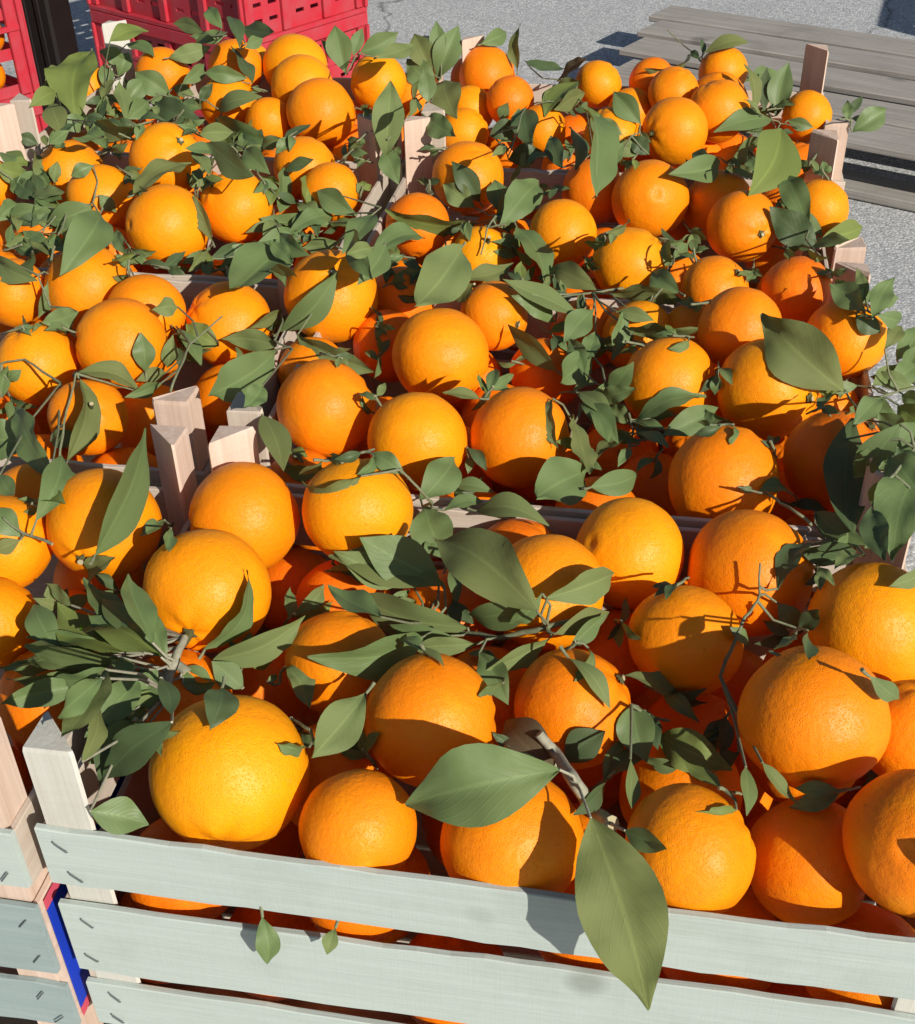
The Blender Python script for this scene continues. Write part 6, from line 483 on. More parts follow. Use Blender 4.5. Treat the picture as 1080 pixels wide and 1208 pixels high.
 ('sunken leafy twig right of the yellow orange with a flat lower shadow','J',[[-0.0389,1.7346,-0.0016],[-0.0414,1.7172,-0.0017],[-0.0475,1.7061,-0.0101]],[[-0.0369,1.4719,0.0721,-0.0335,1.4458,0.0642,0.66,-0.13,0.74,0.0102,'k',-0.0006],[-0.0358,1.3867,0.0969,-0.0452,1.3511,0.0884,0.85,-0.32,0.42,0.0124,'l',-0.0008],[-0.0456,1.7139,-0.0088,-0.0371,1.7321,0.0162,-0.4,-0.67,0.62,0.0103,'d',0.0032]]),
 ('sunken leafy twig below the orange with a black leaf shadow','B',[[0.0173,1.3202,-0.0139],[0.0144,1.3036,-0.013],[0.0095,1.294,-0.0192]],[[0.0125,1.2418,0.0103,0.0209,1.2089,0.0011,-0.29,-0.33,0.9,0.0124,'l',0.0025],[0.0116,1.2462,0.0064,0.0031,1.2198,-0.0006,0.75,-0.39,0.54,0.0104,'d',-0.0006],[0.0109,1.2688,-0.0052,-0.0069,1.2691,-0.0121,-0.15,-0.93,0.34,0.0099,'k',0.0007]]),
 ('sunken leafy twig left of the small orange under the flat shadowed yellow one','J',[[-0.1285,1.6445,0.0099],[-0.1204,1.6289,0.0122],[-0.102,1.621,0.0082]],[[-0.1199,1.6769,-0.0047,-0.1063,1.6679,0.003,-0.56,-0.83,0.03,0.0064,'d',-0.0004],[-0.1014,1.4553,0.0656,-0.0865,1.4406,0.069,-0.49,-0.64,-0.59,0.0091,'b',-0.0005],[-0.0978,1.4422,0.0688,-0.0914,1.4325,0.0653,-0.44,-0.54,0.72,0.005,'d',-0.0003],[-0.095,1.4397,0.0686,-0.099,1.4326,0.0641,0.36,-0.63,0.69,0.0048,'d',-0.0002]]),
 ('sunken leafy twig behind the orange under a drooping leaf','I',[[-0.3289,1.126,0.0468],[-0.3322,1.1134,0.0532],[-0.3456,1.1106,0.0562]],[[-0.3348,1.1114,0.0545,-0.348,1.0898,0.0545,0.44,-0.27,0.86,0.0083,'o',0.0003],[-0.338,1.1142,0.0536,-0.3553,1.1024,0.0572,0.58,-0.74,0.34,0.0072,'l',-0.0006],[-0.3393,1.1106,0.0554,-0.3593,1.1283,0.055,-0.31,-0.33,0.89,0.0089,'m',-0.0005],[-0.3429,1.1148,0.0539,-0.3548,1.1363,0.06,-0.16,-0.35,0.92,0.0087,'k',-0.0005]]),
 ('sunken leafy twig left of the orange peeping out just under the bare pale slat','I',[[-0.4912,1.2523,-0.0146],[-0.4786,1.2406,-0.0068],[-0.4599,1.2401,-0.0007]],[[-0.4784,1.2492,-0.0094,-0.4844,1.2828,0.002,0.76,-0.08,0.65,0.0127,'d',-0.0007],[-0.4763,1.2507,-0.0091,-0.4684,1.2778,-0.0033,0.92,-0.32,0.24,0.0127,'b',-0.0006],[-0.4763,1.258,-0.0114,-0.456,1.2808,-0.0117,0.68,-0.6,0.41,0.0098,'d',0.0028],[-0.4734,1.2575,-0.0103,-0.4435,1.2383,-0.0112,-0.43,-0.69,0.58,0.0136,'m',0.0027],[-0.4692,1.2533,-0.0076,-0.4447,1.2255,-0.0117,0.06,-0.1,0.99,0.0139,'k',-0.0003]]),
 ('sunken leafy twig below the orange sliver left of the bright yellow-green upright leaf','I',[[-0.5092,1.4149,-0.0089],[-0.4975,1.3993,-0.0065],[-0.4811,1.3912,-0.0108]],[[-0.4853,1.3733,0.0019,-0.4351,1.3421,0.017,-0.41,-0.23,0.88,0.0202,'l',-0.0012],[-0.4826,1.372,0.0011,-0.4348,1.3351,0.0068,-0.28,-0.23,0.93,0.0196,'m',-0.0012],[-0.4764,1.3606,0.0043,-0.4524,1.3299,-0.0018,0.28,0.03,0.96,0.0135,'d',-0.0008],[-0.4705,1.35,0.0072,-0.4698,1.3194,-0.0025,0.95,-0.07,0.3,0.0123,'m',-0.0007]]),
 ('sunken leafy twig left of the orange with dry star calyx at its upper right','J',[[-0.3663,1.4213,0.0467],[-0.3689,1.4092,0.0538],[-0.3804,1.4086,0.0597]],[[-0.4117,1.5597,0.0042,-0.4595,1.5909,-0.0099,-0.45,-0.31,0.84,0.0229,'o',0.0017],[-0.4209,1.5843,-0.0029,-0.4687,1.6299,-0.0003,-0.03,-0.09,1.0,0.0228,'k',-0.0012],[-0.4299,1.6083,-0.0097,-0.4501,1.6416,-0.0001,-0.28,-0.42,0.86,0.0152,'m',-0.0008]]),
 ('sunken leafy twig below the smaller orange with a pointed yellow patch','C',[[0.0593,1.5787,-0.0124],[0.0628,1.5617,-0.0119],[0.0723,1.5505,-0.0206]],[[0.0645,1.5503,-0.0108,0.0902,1.5495,-0.0111,-0.01,-0.61,0.79,0.0082,'l',0.0026],[0.0655,1.5359,-0.0079,0.0785,1.5152,-0.0111,-0.8,-0.54,0.24,0.0076,'k',-0.0005],[0.0617,1.4101,0.0346,0.0626,1.3922,0.0289,-0.13,-0.31,0.94,0.0079,'d',-0.0004],[0.0591,1.319,0.065,0.0457,1.297,0.0625,0.71,-0.49,0.5,0.0085,'l',-0.0006]]),
 ('sunken leafy twig right of the orange behind the top front slat','F',[[0.1229,0.5187,-0.0236],[0.1276,0.5071,-0.0158],[0.132,0.5029,-0.0147]],[[0.1293,0.5065,-0.0164,0.1504,0.5041,-0.0196,-0.09,-0.98,0.16,0.0068,'k',0.0021],[0.1305,0.5058,-0.0164,0.1071,0.5118,-0.0192,-0.26,-0.96,0.12,0.0084,'m',0.0012]]),
 ('sunken leafy twig left of the shaded red-orange above the broad bright green leaf','C',[[0.268,1.3293,0.0164],[0.2676,1.3189,0.0259],[0.2713,1.3208,0.0353]],[[0.2744,1.3477,0.0176,0.2722,1.3714,0.0256,-0.52,-0.31,0.79,0.0078,'d',-0.0005],[0.285,1.3966,0.001,0.2982,1.4275,0.0108,0.85,-0.45,0.27,0.0159,'b',-0.0007],[0.2927,1.4309,-0.0099,0.3197,1.4563,-0.0102,0.68,-0.71,0.18,0.0131,'l',0.0024]]),
 ('sunken leafy twig right of the bright yellow orange below the cracked one','B',[[0.219,1.1445,-0.0063],[0.2185,1.135,0.0043],[0.2217,1.1375,0.0146]],[[0.2202,1.1405,0.0044,0.208,1.1377,0.0244,0.13,-0.99,-0.06,0.0106,'l',0.002],[0.211,1.0906,0.0295,0.2117,1.1237,0.0391,-0.87,-0.12,0.47,0.015,'b',-0.0007],[0.2295,1.184,-0.0116,0.2497,1.2133,-0.006,0.39,-0.43,0.82,0.0128,'m',-0.0007],[0.2308,1.1886,-0.0117,0.2524,1.1996,-0.0121,0.24,-0.44,0.87,0.009,'o',0.002]]),
 ('sunken leafy twig behind the shaded red orange tucked behind the round centre one','A',[[-0.0735,1.05,0.0038],[-0.0708,1.0339,0.0055],[-0.0674,1.0244,-0.0007]],[[-0.0676,0.9957,0.0226,-0.0498,0.9786,0.0258,-0.63,-0.71,-0.3,0.008,'k',-0.0006],[-0.0694,1.0297,0.0032,-0.0606,1.0198,-0.0049,-0.15,-0.71,0.69,0.0062,'d',0.0011],[-0.0688,1.0277,0.0023,-0.072,1.0177,-0.0087,0.11,-0.75,0.65,0.0076,'l',0.0014],[-0.0682,1.0256,0.0015,-0.0773,1.0441,0.0132,0.68,-0.12,0.72,0.0083,'k',-0.0006]]),
 ('sunken leafy twig right of the orange with dry star calyx at its upper right','J',[[-0.3118,1.57,-0.0157],[-0.3011,1.5554,-0.0119],[-0.2844,1.55,-0.0126]],[[-0.2965,1.5534,-0.0119,-0.2637,1.544,-0.0004,0.02,-0.74,-0.67,0.0174,'b',0.0031],[-0.2888,1.5292,-0.0039,-0.2461,1.4934,0.0025,-0.32,-0.22,0.92,0.0186,'l',-0.0012],[-0.2568,1.3743,0.0501,-0.291,1.334,0.065,0.52,-0.13,0.84,0.0187,'m',-0.0015]]),
 ('sunken leafy twig right of the orange sliver left of the bright yellow-green upright leaf','J',[[-0.4729,1.7169,-0.0112],[-0.4716,1.6994,-0.0114],[-0.476,1.6882,-0.02]],[[-0.461,1.6539,0.0,-0.4428,1.6177,-0.0112,0.59,0.05,0.81,0.0162,'m',-0.0008],[-0.4544,1.6251,0.0069,-0.4586,1.5858,-0.0054,0.51,-0.31,0.8,0.0165,'m',-0.0009],[-0.4647,1.6568,-0.0058,-0.4679,1.6999,0.01,-0.48,-0.33,0.81,0.0146,'k',-0.0009]]),
 ('sunken leafy twig left of the orange below the pale horizontal leaf','J',[[-0.4575,1.8074,-0.0019],[-0.4531,1.7896,-0.0025],[-0.4503,1.7777,-0.0121]],[[-0.4484,1.7706,-0.0004,-0.4273,1.7444,-0.0053,0.06,-0.13,0.99,0.0118,'k',-0.0006],[-0.4473,1.7661,-0.0017,-0.4409,1.74,-0.0112,0.73,-0.07,0.68,0.0104,'m',0.0018],[-0.4486,1.7711,-0.0059,-0.4625,1.8053,0.0061,-0.8,-0.46,0.38,0.0125,'k',-0.0007]]),
 ('sunken leafy twig behind the orange with a dark shadow on its right half','J',[[-0.2532,1.4927,-0.0066],[-0.2551,1.482,0.0025],[-0.266,1.486,0.0147]],[[-0.259,1.4937,0.0011,-0.2808,1.4834,-0.0006,0.23,-0.61,0.75,0.0084,'k',0.0014],[-0.2608,1.4955,0.0025,-0.2867,1.5167,-0.001,-0.49,-0.48,0.73,0.0119,'k',-0.0007],[-0.2666,1.52,-0.0042,-0.2864,1.5525,0.0043,-0.74,-0.55,0.39,0.0173,'b',-0.0008],[-0.2697,1.5292,-0.0053,-0.2654,1.548,0.0005,0.47,-0.36,0.81,0.0076,'l',-0.0004],[-0.2719,1.5336,-0.0048,-0.2533,1.552,-0.005,0.66,-0.67,-0.34,0.0094,'d',0.0022]]),
 ('sunken leafy twig behind the orange beside the inner slat','J',[[-0.1252,1.3945,0.0243],[-0.1198,1.3835,0.033],[-0.1097,1.3857,0.0428]],[[-0.1252,1.4736,0.0029,-0.1283,1.5015,0.0129,-0.7,-0.31,0.64,0.0099,'m',-0.0006],[-0.1271,1.5186,-0.0113,-0.121,1.545,-0.0027,0.66,-0.37,0.65,0.0105,'m',-0.0006],[-0.1185,1.4373,0.0198,-0.1001,1.4255,0.0341,-0.52,-0.85,-0.03,0.0106,'d',-0.0006],[-0.1141,1.405,0.0333,-0.0926,1.385,0.0379,-0.61,-0.51,0.61,0.0108,'d',-0.0007]]),
 ('sunken leafy twig right of the orange with a dark shadow on its right half','I',[[-0.2055,1.3433,0.0173],[-0.1991,1.3269,0.0187],[-0.1905,1.318,0.0132]],[[-0.1985,1.336,0.0127,-0.1742,1.3532,-0.007,0.73,-0.49,0.47,0.0119,'k',-0.0009],[-0.2031,1.3771,-0.0053,-0.185,1.3481,-0.0114,-0.43,-0.43,0.79,0.0127,'d',-0.0007],[-0.1963,1.3415,0.0068,-0.199,1.3131,-0.002,-0.12,-0.28,0.95,0.0143,'b',0.0014]]),
 ('sunken leafy twig right of the shaded orange under the long serrated leaf','F',[[0.0336,0.5066,-0.0231],[0.03,0.5003,-0.008],[0.0276,0.5,-0.0016]],[[0.0293,0.5021,-0.008,0.0167,0.5058,0.0065,0.4,-0.74,0.54,0.0067,'k',0.0007],[0.0276,0.482,0.0152,0.0414,0.4649,0.019,0.18,0.35,0.92,0.0076,'k',-0.0006]]),
 ('sunken leafy twig left of the orange with a slim leaf across its left side','I',[[-0.2497,1.1681,-0.0038],[-0.2391,1.1557,0.0029],[-0.2231,1.1529,0.0059]],[[-0.2426,1.1899,-0.0125,-0.231,1.2121,-0.0094,0.8,-0.47,0.36,0.0084,'m',-0.0005],[-0.2398,1.1892,-0.0118,-0.2154,1.2102,-0.0121,0.64,-0.74,0.19,0.0106,'l',0.0029],[-0.237,1.1881,-0.011,-0.2151,1.1849,-0.0117,-0.12,-0.89,0.44,0.011,'k',0.0022],[-0.216,1.0954,0.0319,-0.1985,1.0718,0.0295,-0.47,-0.43,0.77,0.0108,'d',-0.0006]]),
 ('sunken leafy twig behind the orange with a dark triangular shadow','I',[[-0.385,1.0988,0.0396],[-0.379,1.0889,0.0498],[-0.3744,1.092,0.0609]],[[-0.38,1.0949,0.0496,-0.4068,1.1187,0.0497,0.07,0.08,0.99,0.0118,'o',-0.0007],[-0.3802,1.098,0.0501,-0.3926,1.1188,0.0558,0.43,0.01,0.9,0.0086,'l',-0.0005],[-0.381,1.1027,0.05,-0.3812,1.1233,0.0566,0.42,-0.27,0.86,0.0089,'d',-0.0005],[-0.4218,1.2235,-0.001,-0.4125,1.2397,-0.0005,0.75,-0.44,0.5,0.0076,'m',-0.0005],[-0.3811,1.1081,0.0514,-0.3594,1.0926,0.057,-0.31,-0.09,0.95,0.0101,'l',-0.0006]]),
 ('sunken leafy twig below the yellow pitted orange below the round centre one','F',[[-0.0303,0.7476,-0.0213],[-0.025,0.7334,-0.017],[-0.0182,0.7263,-0.02]],[[-0.0234,0.7299,-0.0163,-0.004,0.7314,-0.0163,0.07,-0.94,-0.35,0.0091,'b',0.0019],[-0.0223,0.728,-0.0163,-0.0017,0.7101,-0.0163,-0.65,-0.75,-0.14,0.0104,'o',0.0023],[-0.021,0.7216,-0.0129,-0.014,0.7014,-0.0164,0.18,-0.1,0.98,0.0067,'k',0.0005],[-0.0193,0.7009,0.0014,-0.0243,0.684,-0.0014,0.27,-0.23,0.93,0.0072,'m',-0.0004]]),
 ('sunken leafy twig right of the deep orange upper right of the four corner posts','A',[[-0.0581,0.7363,0.0551],[-0.0638,0.7237,0.0615],[-0.072,0.7193,0.0622]],[[-0.066,0.722,0.062,-0.0791,0.7023,0.0618,0.83,-0.56,0.03,0.0077,'m',0.0004],[-0.0678,0.7225,0.0613,-0.0858,0.7155,0.061,0.29,-0.77,0.56,0.0077,'k',0.0019],[-0.0694,0.7218,0.0612,-0.0839,0.7337,0.0576,-0.64,-0.77,0.05,0.0066,'l',-0.0004]]),
 ('sunken leafy twig below the orange beneath the leaf shadowed one','J',[[-0.29,1.438,0.0436],[-0.2915,1.4267,0.0519],[-0.3031,1.4298,0.0629]],[[-0.2927,1.4222,0.0558,-0.3058,1.4018,0.057,0.29,-0.13,0.95,0.008,'k',-0.0006],[-0.2969,1.4354,0.0532,-0.314,1.4174,0.0663,0.73,-0.68,0.02,0.0107,'m',-0.0004],[-0.3386,1.6284,-0.0095,-0.3543,1.6509,-0.0042,-0.42,-0.48,0.77,0.0121,'o',-0.0005],[-0.3427,1.6395,-0.0111,-0.3413,1.6641,-0.0024,0.36,-0.33,0.87,0.0104,'m',-0.0002],[-0.3457,1.6452,-0.0109,-0.3242,1.6435,-0.0031,-0.15,-0.97,0.2,0.0082,'m',0.002]]),
 ('sunken leafy twig right of the small orange beneath the dark leaf tip','C',[[0.3338,1.4874,-0.0137],[0.3362,1.4711,-0.0122],[0.3481,1.4613,-0.0189]],[[0.337,1.4609,-0.0108,0.3556,1.4618,-0.0112,0.05,-0.94,0.35,0.0072,'d',0.0018],[0.3383,1.4565,-0.0109,0.3547,1.4388,-0.0113,-0.45,-0.44,0.78,0.0078,'l',0.0021],[0.2983,1.2753,0.0554,0.3,1.2617,0.0519,-0.48,-0.27,0.84,0.0065,'o',-0.0003],[0.3144,1.335,0.0313,0.305,1.3195,0.0274,0.32,-0.41,0.85,0.0071,'k',-0.0004]]),
 ('sunken leafy twig behind the orange behind the top front slat','F',[[-0.0521,0.507,-0.0232],[-0.0549,0.5006,-0.0083],[-0.0588,0.5012,-0.0006]],[[-0.057,0.5123,-0.019,-0.0745,0.5175,-0.0191,-0.19,-0.62,0.76,0.0062,'d',0.0018],[-0.0579,0.5137,-0.0191,-0.0766,0.5281,-0.0162,-0.24,-0.48,0.84,0.0083,'k',0.0013],[-0.0579,0.5082,-0.0117,-0.0602,0.5162,0.0034,0.13,-0.87,0.48,0.0066,'o',0.0017],[-0.0576,0.5001,-0.0016,-0.046,0.4971,0.0168,-0.81,-0.36,0.46,0.0084,'m',-0.0005]]),
 ('sunken leafy twig below the yellow ribbed orange with its stalk','B',[[0.0174,1.123,-0.0046],[0.0095,1.111,0.0028],[-0.0026,1.1087,0.0064]],[[0.0063,1.1167,0.0008,-0.0262,1.0863,0.0088,0.29,-0.06,0.96,0.0182,'b',-0.001],[0.0039,1.1185,0.0004,-0.0234,1.0991,0.0155,0.65,-0.7,0.28,0.0119,'k',-0.0009],[0.0015,1.1384,-0.0086,-0.0161,1.1556,-0.0023,-0.41,-0.65,0.64,0.0112,'k',0.0022]]),
 ('sunken leafy twig below the round orange with a slanting shadow at its right','A',[[-0.0163,0.804,-0.0232],[-0.0081,0.7916,-0.0164],[0.0016,0.7873,-0.0155]],[[-0.0055,0.7898,-0.0157,0.0215,0.8019,-0.0156,0.4,-0.89,-0.22,0.0112,'k',0.0028],[-0.0036,0.7884,-0.0152,0.029,0.7785,-0.0155,-0.13,-0.45,0.88,0.0121,'m',0.0033],[-0.0016,0.7651,0.0006,0.0097,0.7485,-0.0026,-0.62,-0.53,0.58,0.0076,'m',0.0017]]),
 ('sunken leafy twig behind the orange peeping out just under the bare pale slat','I',[[-0.2872,1.2226,-0.0191],[-0.2759,1.2094,-0.0134],[-0.259,1.2054,-0.0122]],[[-0.2719,1.2072,-0.0126,-0.2579,1.2349,-0.0085,0.0,-0.15,0.99,0.0104,'d',-0.0005],[-0.2656,1.191,-0.0053,-0.2478,1.2036,-0.0057,0.38,-0.51,0.77,0.0077,'d',0.0021],[-0.2618,1.1858,-0.0031,-0.2471,1.192,-0.0131,0.51,-0.83,0.23,0.0081,'k',0.0018],[-0.2552,1.1675,0.0051,-0.2401,1.1459,0.0015,-0.4,-0.41,0.82,0.0098,'m',-0.0005]]),
 ('sunken leafy twig behind the low orange half buried in leaves','J',[[-0.5129,1.6353,-0.015],[-0.5039,1.6243,-0.0063],[-0.4911,1.6273,0.0046]],[[-0.5032,1.6322,-0.0062,-0.5171,1.6628,0.0042,0.58,-0.02,0.82,0.0121,'k',-0.0002],[-0.5021,1.6361,-0.0054,-0.5003,1.6565,0.0015,0.51,-0.32,0.8,0.0088,'m',-0.0004],[-0.5004,1.6379,-0.0039,-0.4898,1.6568,-0.0022,0.76,-0.47,0.45,0.0106,'m',-0.0005],[-0.4605,1.5145,0.0385,-0.4728,1.4796,0.0326,-0.11,-0.13,0.99,0.0129,'k',-0.0009]]),
 ('sunken leafy twig below the orange crossed by a broad leaf shadow','H',[[-0.1945,1.0053,-0.0168],[-0.1942,0.9894,-0.0148],[-0.1958,0.982,-0.0182]],[[-0.1916,0.9714,-0.0073,-0.1867,0.9451,-0.0146,-0.61,-0.31,0.73,0.0103,'l',-0.0002],[-0.1942,0.9806,-0.0143,-0.2012,1.0087,-0.0061,0.74,-0.02,0.68,0.0115,'l',-0.0001]]),
 ('sunken leafy twig below the orange under the stack of three','I',[[-0.1999,1.1544,-0.0073],[-0.1914,1.1437,0.0017],[-0.1767,1.1445,0.0096]],[[-0.1944,1.1791,-0.0131,-0.2007,1.2059,-0.0045,0.31,-0.22,0.92,0.0093,'k',-0.0005],[-0.1883,1.1551,-0.0007,-0.1819,1.1892,0.0091,0.39,-0.32,0.86,0.0144,'k',-0.0008],[-0.1903,1.181,-0.0114,-0.1629,1.2203,-0.0096,0.77,-0.55,0.32,0.0151,'k',0.0017],[-0.1665,1.0454,0.0525,-0.135,1.0188,0.0624,-0.55,-0.77,-0.31,0.0134,'m',-0.001],[-0.1707,1.0843,0.0357,-0.1555,1.0567,0.0308,0.2,-0.07,0.98,0.0108,'d',-0.0007]]),
 ('sunken leafy twig right of the orange upper left of the glossy glare orange','I',[[-0.3597,1.3789,0.0165],[-0.3562,1.3619,0.0169],[-0.3553,1.3507,0.0082]],[[-0.3249,1.2405,0.0603,-0.3108,1.227,0.0611,-0.68,-0.72,-0.1,0.0064,'k',-0.0004],[-0.3349,1.2774,0.0441,-0.3295,1.2662,0.0407,-0.16,-0.35,0.92,0.0061,'k',-0.0002],[-0.3355,1.2786,0.0415,-0.3382,1.2719,0.0381,0.49,-0.54,0.68,0.005,'b',-0.0002],[-0.3346,1.2738,0.0412,-0.3477,1.2816,0.0364,-0.56,-0.81,0.19,0.0067,'o',-0.0003]]),
 ('sunken leafy twig right of the orange piece below the long horizontal leaf','B',[[-0.005,1.2578,-0.0142],[-0.0068,1.2412,-0.0133],[-0.01,1.2317,-0.0195]],[[-0.0076,1.2233,-0.0082,0.0013,1.2032,-0.0129,0.25,-0.12,0.96,0.0071,'m',-0.0],[-0.0082,1.2175,-0.0077,-0.012,1.2003,-0.0128,0.59,-0.35,0.73,0.0063,'k',-0.0002],[-0.0089,1.2224,-0.012,-0.0209,1.2124,-0.0124,0.34,-0.45,0.83,0.0055,'o',0.0013]]),
 ('sunken leafy twig left of the orange crossed by a broad leaf shadow','I',[[-0.3091,1.1808,-0.002],[-0.2979,1.167,0.0029],[-0.2817,1.1619,0.0026]],[[-0.3023,1.1976,-0.0117,-0.2849,1.2289,-0.0087,0.68,-0.44,0.59,0.0123,'k',-0.0004],[-0.2997,1.1975,-0.0121,-0.273,1.2002,-0.0125,0.1,-0.99,-0.12,0.0093,'l',0.0027],[-0.2892,1.1651,0.0022,-0.2681,1.1532,-0.0022,-0.3,-0.74,0.6,0.0115,'k',0.0022],[-0.2944,1.1965,-0.0126,-0.3292,1.2043,-0.0126,-0.04,-0.17,0.98,0.0111,'k',0.0033]]),
 ('sunken leafy twig left of the orange with a dark triangular shadow','H',[[-0.4,0.9591,-0.0146],[-0.3929,0.9433,-0.0125],[-0.3881,0.9343,-0.0181]],[[-0.3923,0.9425,-0.0145,-0.3628,0.9238,-0.0146,-0.52,-0.82,-0.24,0.0126,'l',0.0026],[-0.3889,0.9345,-0.0117,-0.3702,0.9124,-0.0145,0.41,0.23,0.88,0.0099,'k',0.0003],[-0.3846,0.9247,-0.0079,-0.3811,0.8991,-0.0147,0.78,-0.06,0.62,0.0102,'m',0.0],[-0.3874,0.9319,-0.0139,-0.3969,0.9141,-0.0143,0.88,-0.47,-0.03,0.0068,'l',0.0018]]),
 ('sunken leafy twig left of the orange under the stack of three','J',[[-0.2253,1.5631,-0.0187],[-0.2309,1.5507,-0.0119],[-0.2514,1.5505,-0.0055]],[[-0.2285,1.5087,0.0041,-0.2534,1.4716,0.0026,0.24,-0.2,0.95,0.0167,'l',-0.001],[-0.2353,1.5347,-0.0041,-0.2641,1.5244,-0.0048,0.31,-0.89,0.34,0.0121,'o',0.0031],[-0.2385,1.5366,-0.0038,-0.2721,1.5658,-0.0046,-0.43,-0.48,0.76,0.0142,'k',0.0031],[-0.2421,1.5411,-0.0044,-0.2598,1.5792,0.0072,-0.28,-0.4,0.87,0.0175,'m',-0.0008],[-0.2457,1.5452,-0.0049,-0.2409,1.5744,0.0048,0.4,-0.35,0.85,0.0126,'k',-0.0006]]),
 ('sunken leafy twig behind the orange showing a green star calyx and dry stalk','H',[[-0.3202,0.9076,0.0244],[-0.3086,0.8962,0.0326],[-0.2953,0.8942,0.0365]],[[-0.3223,0.9445,0.0062,-0.3139,0.9418,0.0182,0.32,-0.85,-0.42,0.0049,'k',-0.0003],[-0.3201,0.9445,0.0067,-0.3053,0.9393,0.0164,0.03,-0.86,-0.51,0.0064,'l',0.0001],[-0.3171,0.9423,0.0085,-0.2982,0.9385,0.0088,-0.11,-0.5,0.86,0.0066,'l',0.0013],[-0.3013,0.9015,0.0317,-0.2918,0.8898,0.0304,0.2,0.05,0.98,0.0054,'m',-0.0003]]),
 ('sunken leafy twig left of the orange to the right of the large olive-grey leaf','A',[[0.3094,0.9806,0.0088],[0.3073,0.9649,0.011],[0.3095,0.9558,0.0052]],[[0.3065,0.9586,0.0119,0.3151,0.9448,0.0125,-0.39,-0.2,0.9,0.0057,'l',-0.0004],[0.2867,0.8944,0.0452,0.2917,0.8883,0.0414,-0.42,-0.7,0.58,0.0044,'k',-0.0003],[0.2852,0.8872,0.0474,0.2828,0.8782,0.0448,-0.13,-0.24,0.96,0.0041,'o',-0.0002],[0.2857,0.886,0.0463,0.2703,0.8743,0.0488,0.59,-0.79,-0.16,0.0072,'m',-0.0004]]),
 ('sunken leafy twig left of the orange beside the inner slat','I',[[-0.1718,1.3644,-0.0108],[-0.1714,1.3474,-0.0103],[-0.1732,1.3374,-0.0172]],[[-0.1685,1.3187,-0.0016,-0.1457,1.2743,-0.0122,0.19,-0.13,0.97,0.0192,'k',-0.001],[-0.1682,1.3111,-0.0007,-0.1707,1.2733,-0.0126,0.25,-0.31,0.92,0.014,'d',-0.0007],[-0.1707,1.3263,-0.0091,-0.179,1.3753,0.0077,0.83,-0.05,0.56,0.0248,'b',-0.001]]),
 ('sunken leafy twig right of the topmost orange with a twig on it','C',[[0.4483,1.6191,0.0031],[0.4369,1.6045,0.0068],[0.4163,1.599,0.0061]],[[0.4366,1.6193,0.0014,0.4311,1.6126,-0.0063,-0.04,-0.74,0.67,0.0064,'k',0.0005],[0.4377,1.6354,-0.0044,0.4258,1.6235,-0.0053,0.69,-0.7,0.2,0.006,'d',0.0007],[0.4345,1.6354,-0.0049,0.428,1.6413,-0.0052,-0.65,-0.69,0.32,0.0046,'m',0.0008],[0.4262,1.6163,0.001,0.4499,1.592,0.0143,-0.54,-0.06,0.84,0.0124,'d',-0.001]]),
 ('sunken leafy twig right of the orange beneath the leaf shadowed one','J',[[-0.2463,1.7309,0.0039],[-0.2516,1.718,0.01],[-0.2674,1.7168,0.0151]],[[-0.2586,1.7365,0.0057,-0.2724,1.7196,0.0072,0.72,-0.56,0.41,0.0068,'d',-0.0005],[-0.262,1.7376,0.0063,-0.2721,1.7287,0.0125,0.68,-0.73,0.05,0.0059,'k',-0.0004],[-0.2656,1.7399,0.0066,-0.2665,1.7471,0.0093,0.08,-0.34,0.94,0.0048,'l',-0.0001]]),
 ('sunken leafy twig right of the orange with a slim leaf across its left side','B',[[-0.0731,1.0971,0.0043],[-0.0659,1.0862,0.0131],[-0.0536,1.086,0.0196]],[[-0.0632,1.0869,0.0142,-0.0625,1.1084,0.0224,-0.19,-0.34,0.92,0.0074,'k',0.0013],[-0.0611,1.087,0.0153,-0.049,1.101,0.0236,0.53,-0.72,0.44,0.0072,'d',0.0019],[-0.0591,1.0867,0.0165,-0.0441,1.0885,0.0188,0.04,-0.9,0.43,0.0077,'o',0.0011],[-0.0571,1.087,0.0175,-0.0415,1.0821,0.0135,-0.15,-0.86,0.49,0.0069,'k',0.0013]]),
 ('sunken leafy twig right of the round orange with a slanting shadow at its right','A',[[0.0816,1.0351,-0.0072],[0.0866,1.0202,-0.0038],[0.0969,1.0126,-0.0075]],[[0.089,1.0193,-0.0051,0.1175,1.0323,-0.0057,0.07,-0.1,0.99,0.0135,'b',-0.0004],[0.0901,1.0114,-0.0023,0.1114,1.0128,-0.0107,-0.08,-0.93,-0.35,0.0106,'b',-0.0005],[0.0915,1.007,-0.0012,0.1047,0.9886,-0.0098,-0.16,-0.51,0.85,0.0091,'d',0.0022],[0.0932,1.0056,-0.0018,0.0891,0.9847,-0.0078,0.08,-0.29,0.95,0.0078,'k',0.0009]]),
 ('sunken leafy twig below the orange piece below the long horizontal leaf','B',[[-0.0141,1.1777,-0.006],[-0.0209,1.163,-0.0024],[-0.0342,1.1561,-0.0051]],[[-0.0228,1.1128,0.0194,-0.0309,1.0836,0.012,0.68,-0.35,0.64,0.0116,'d',0.0002],[-0.0249,1.1095,0.02,-0.0406,1.082,0.0166,-0.12,-0.05,0.99,0.0115,'k',-0.0006],[-0.0271,1.1089,0.0193,-0.0498,1.0974,0.0228,0.46,-0.79,0.4,0.0114,'o',0.0023],[-0.0277,1.0525,0.0445,-0.0465,1.0768,0.0456,-0.25,-0.23,0.94,0.0106,'k',-0.0007]]),
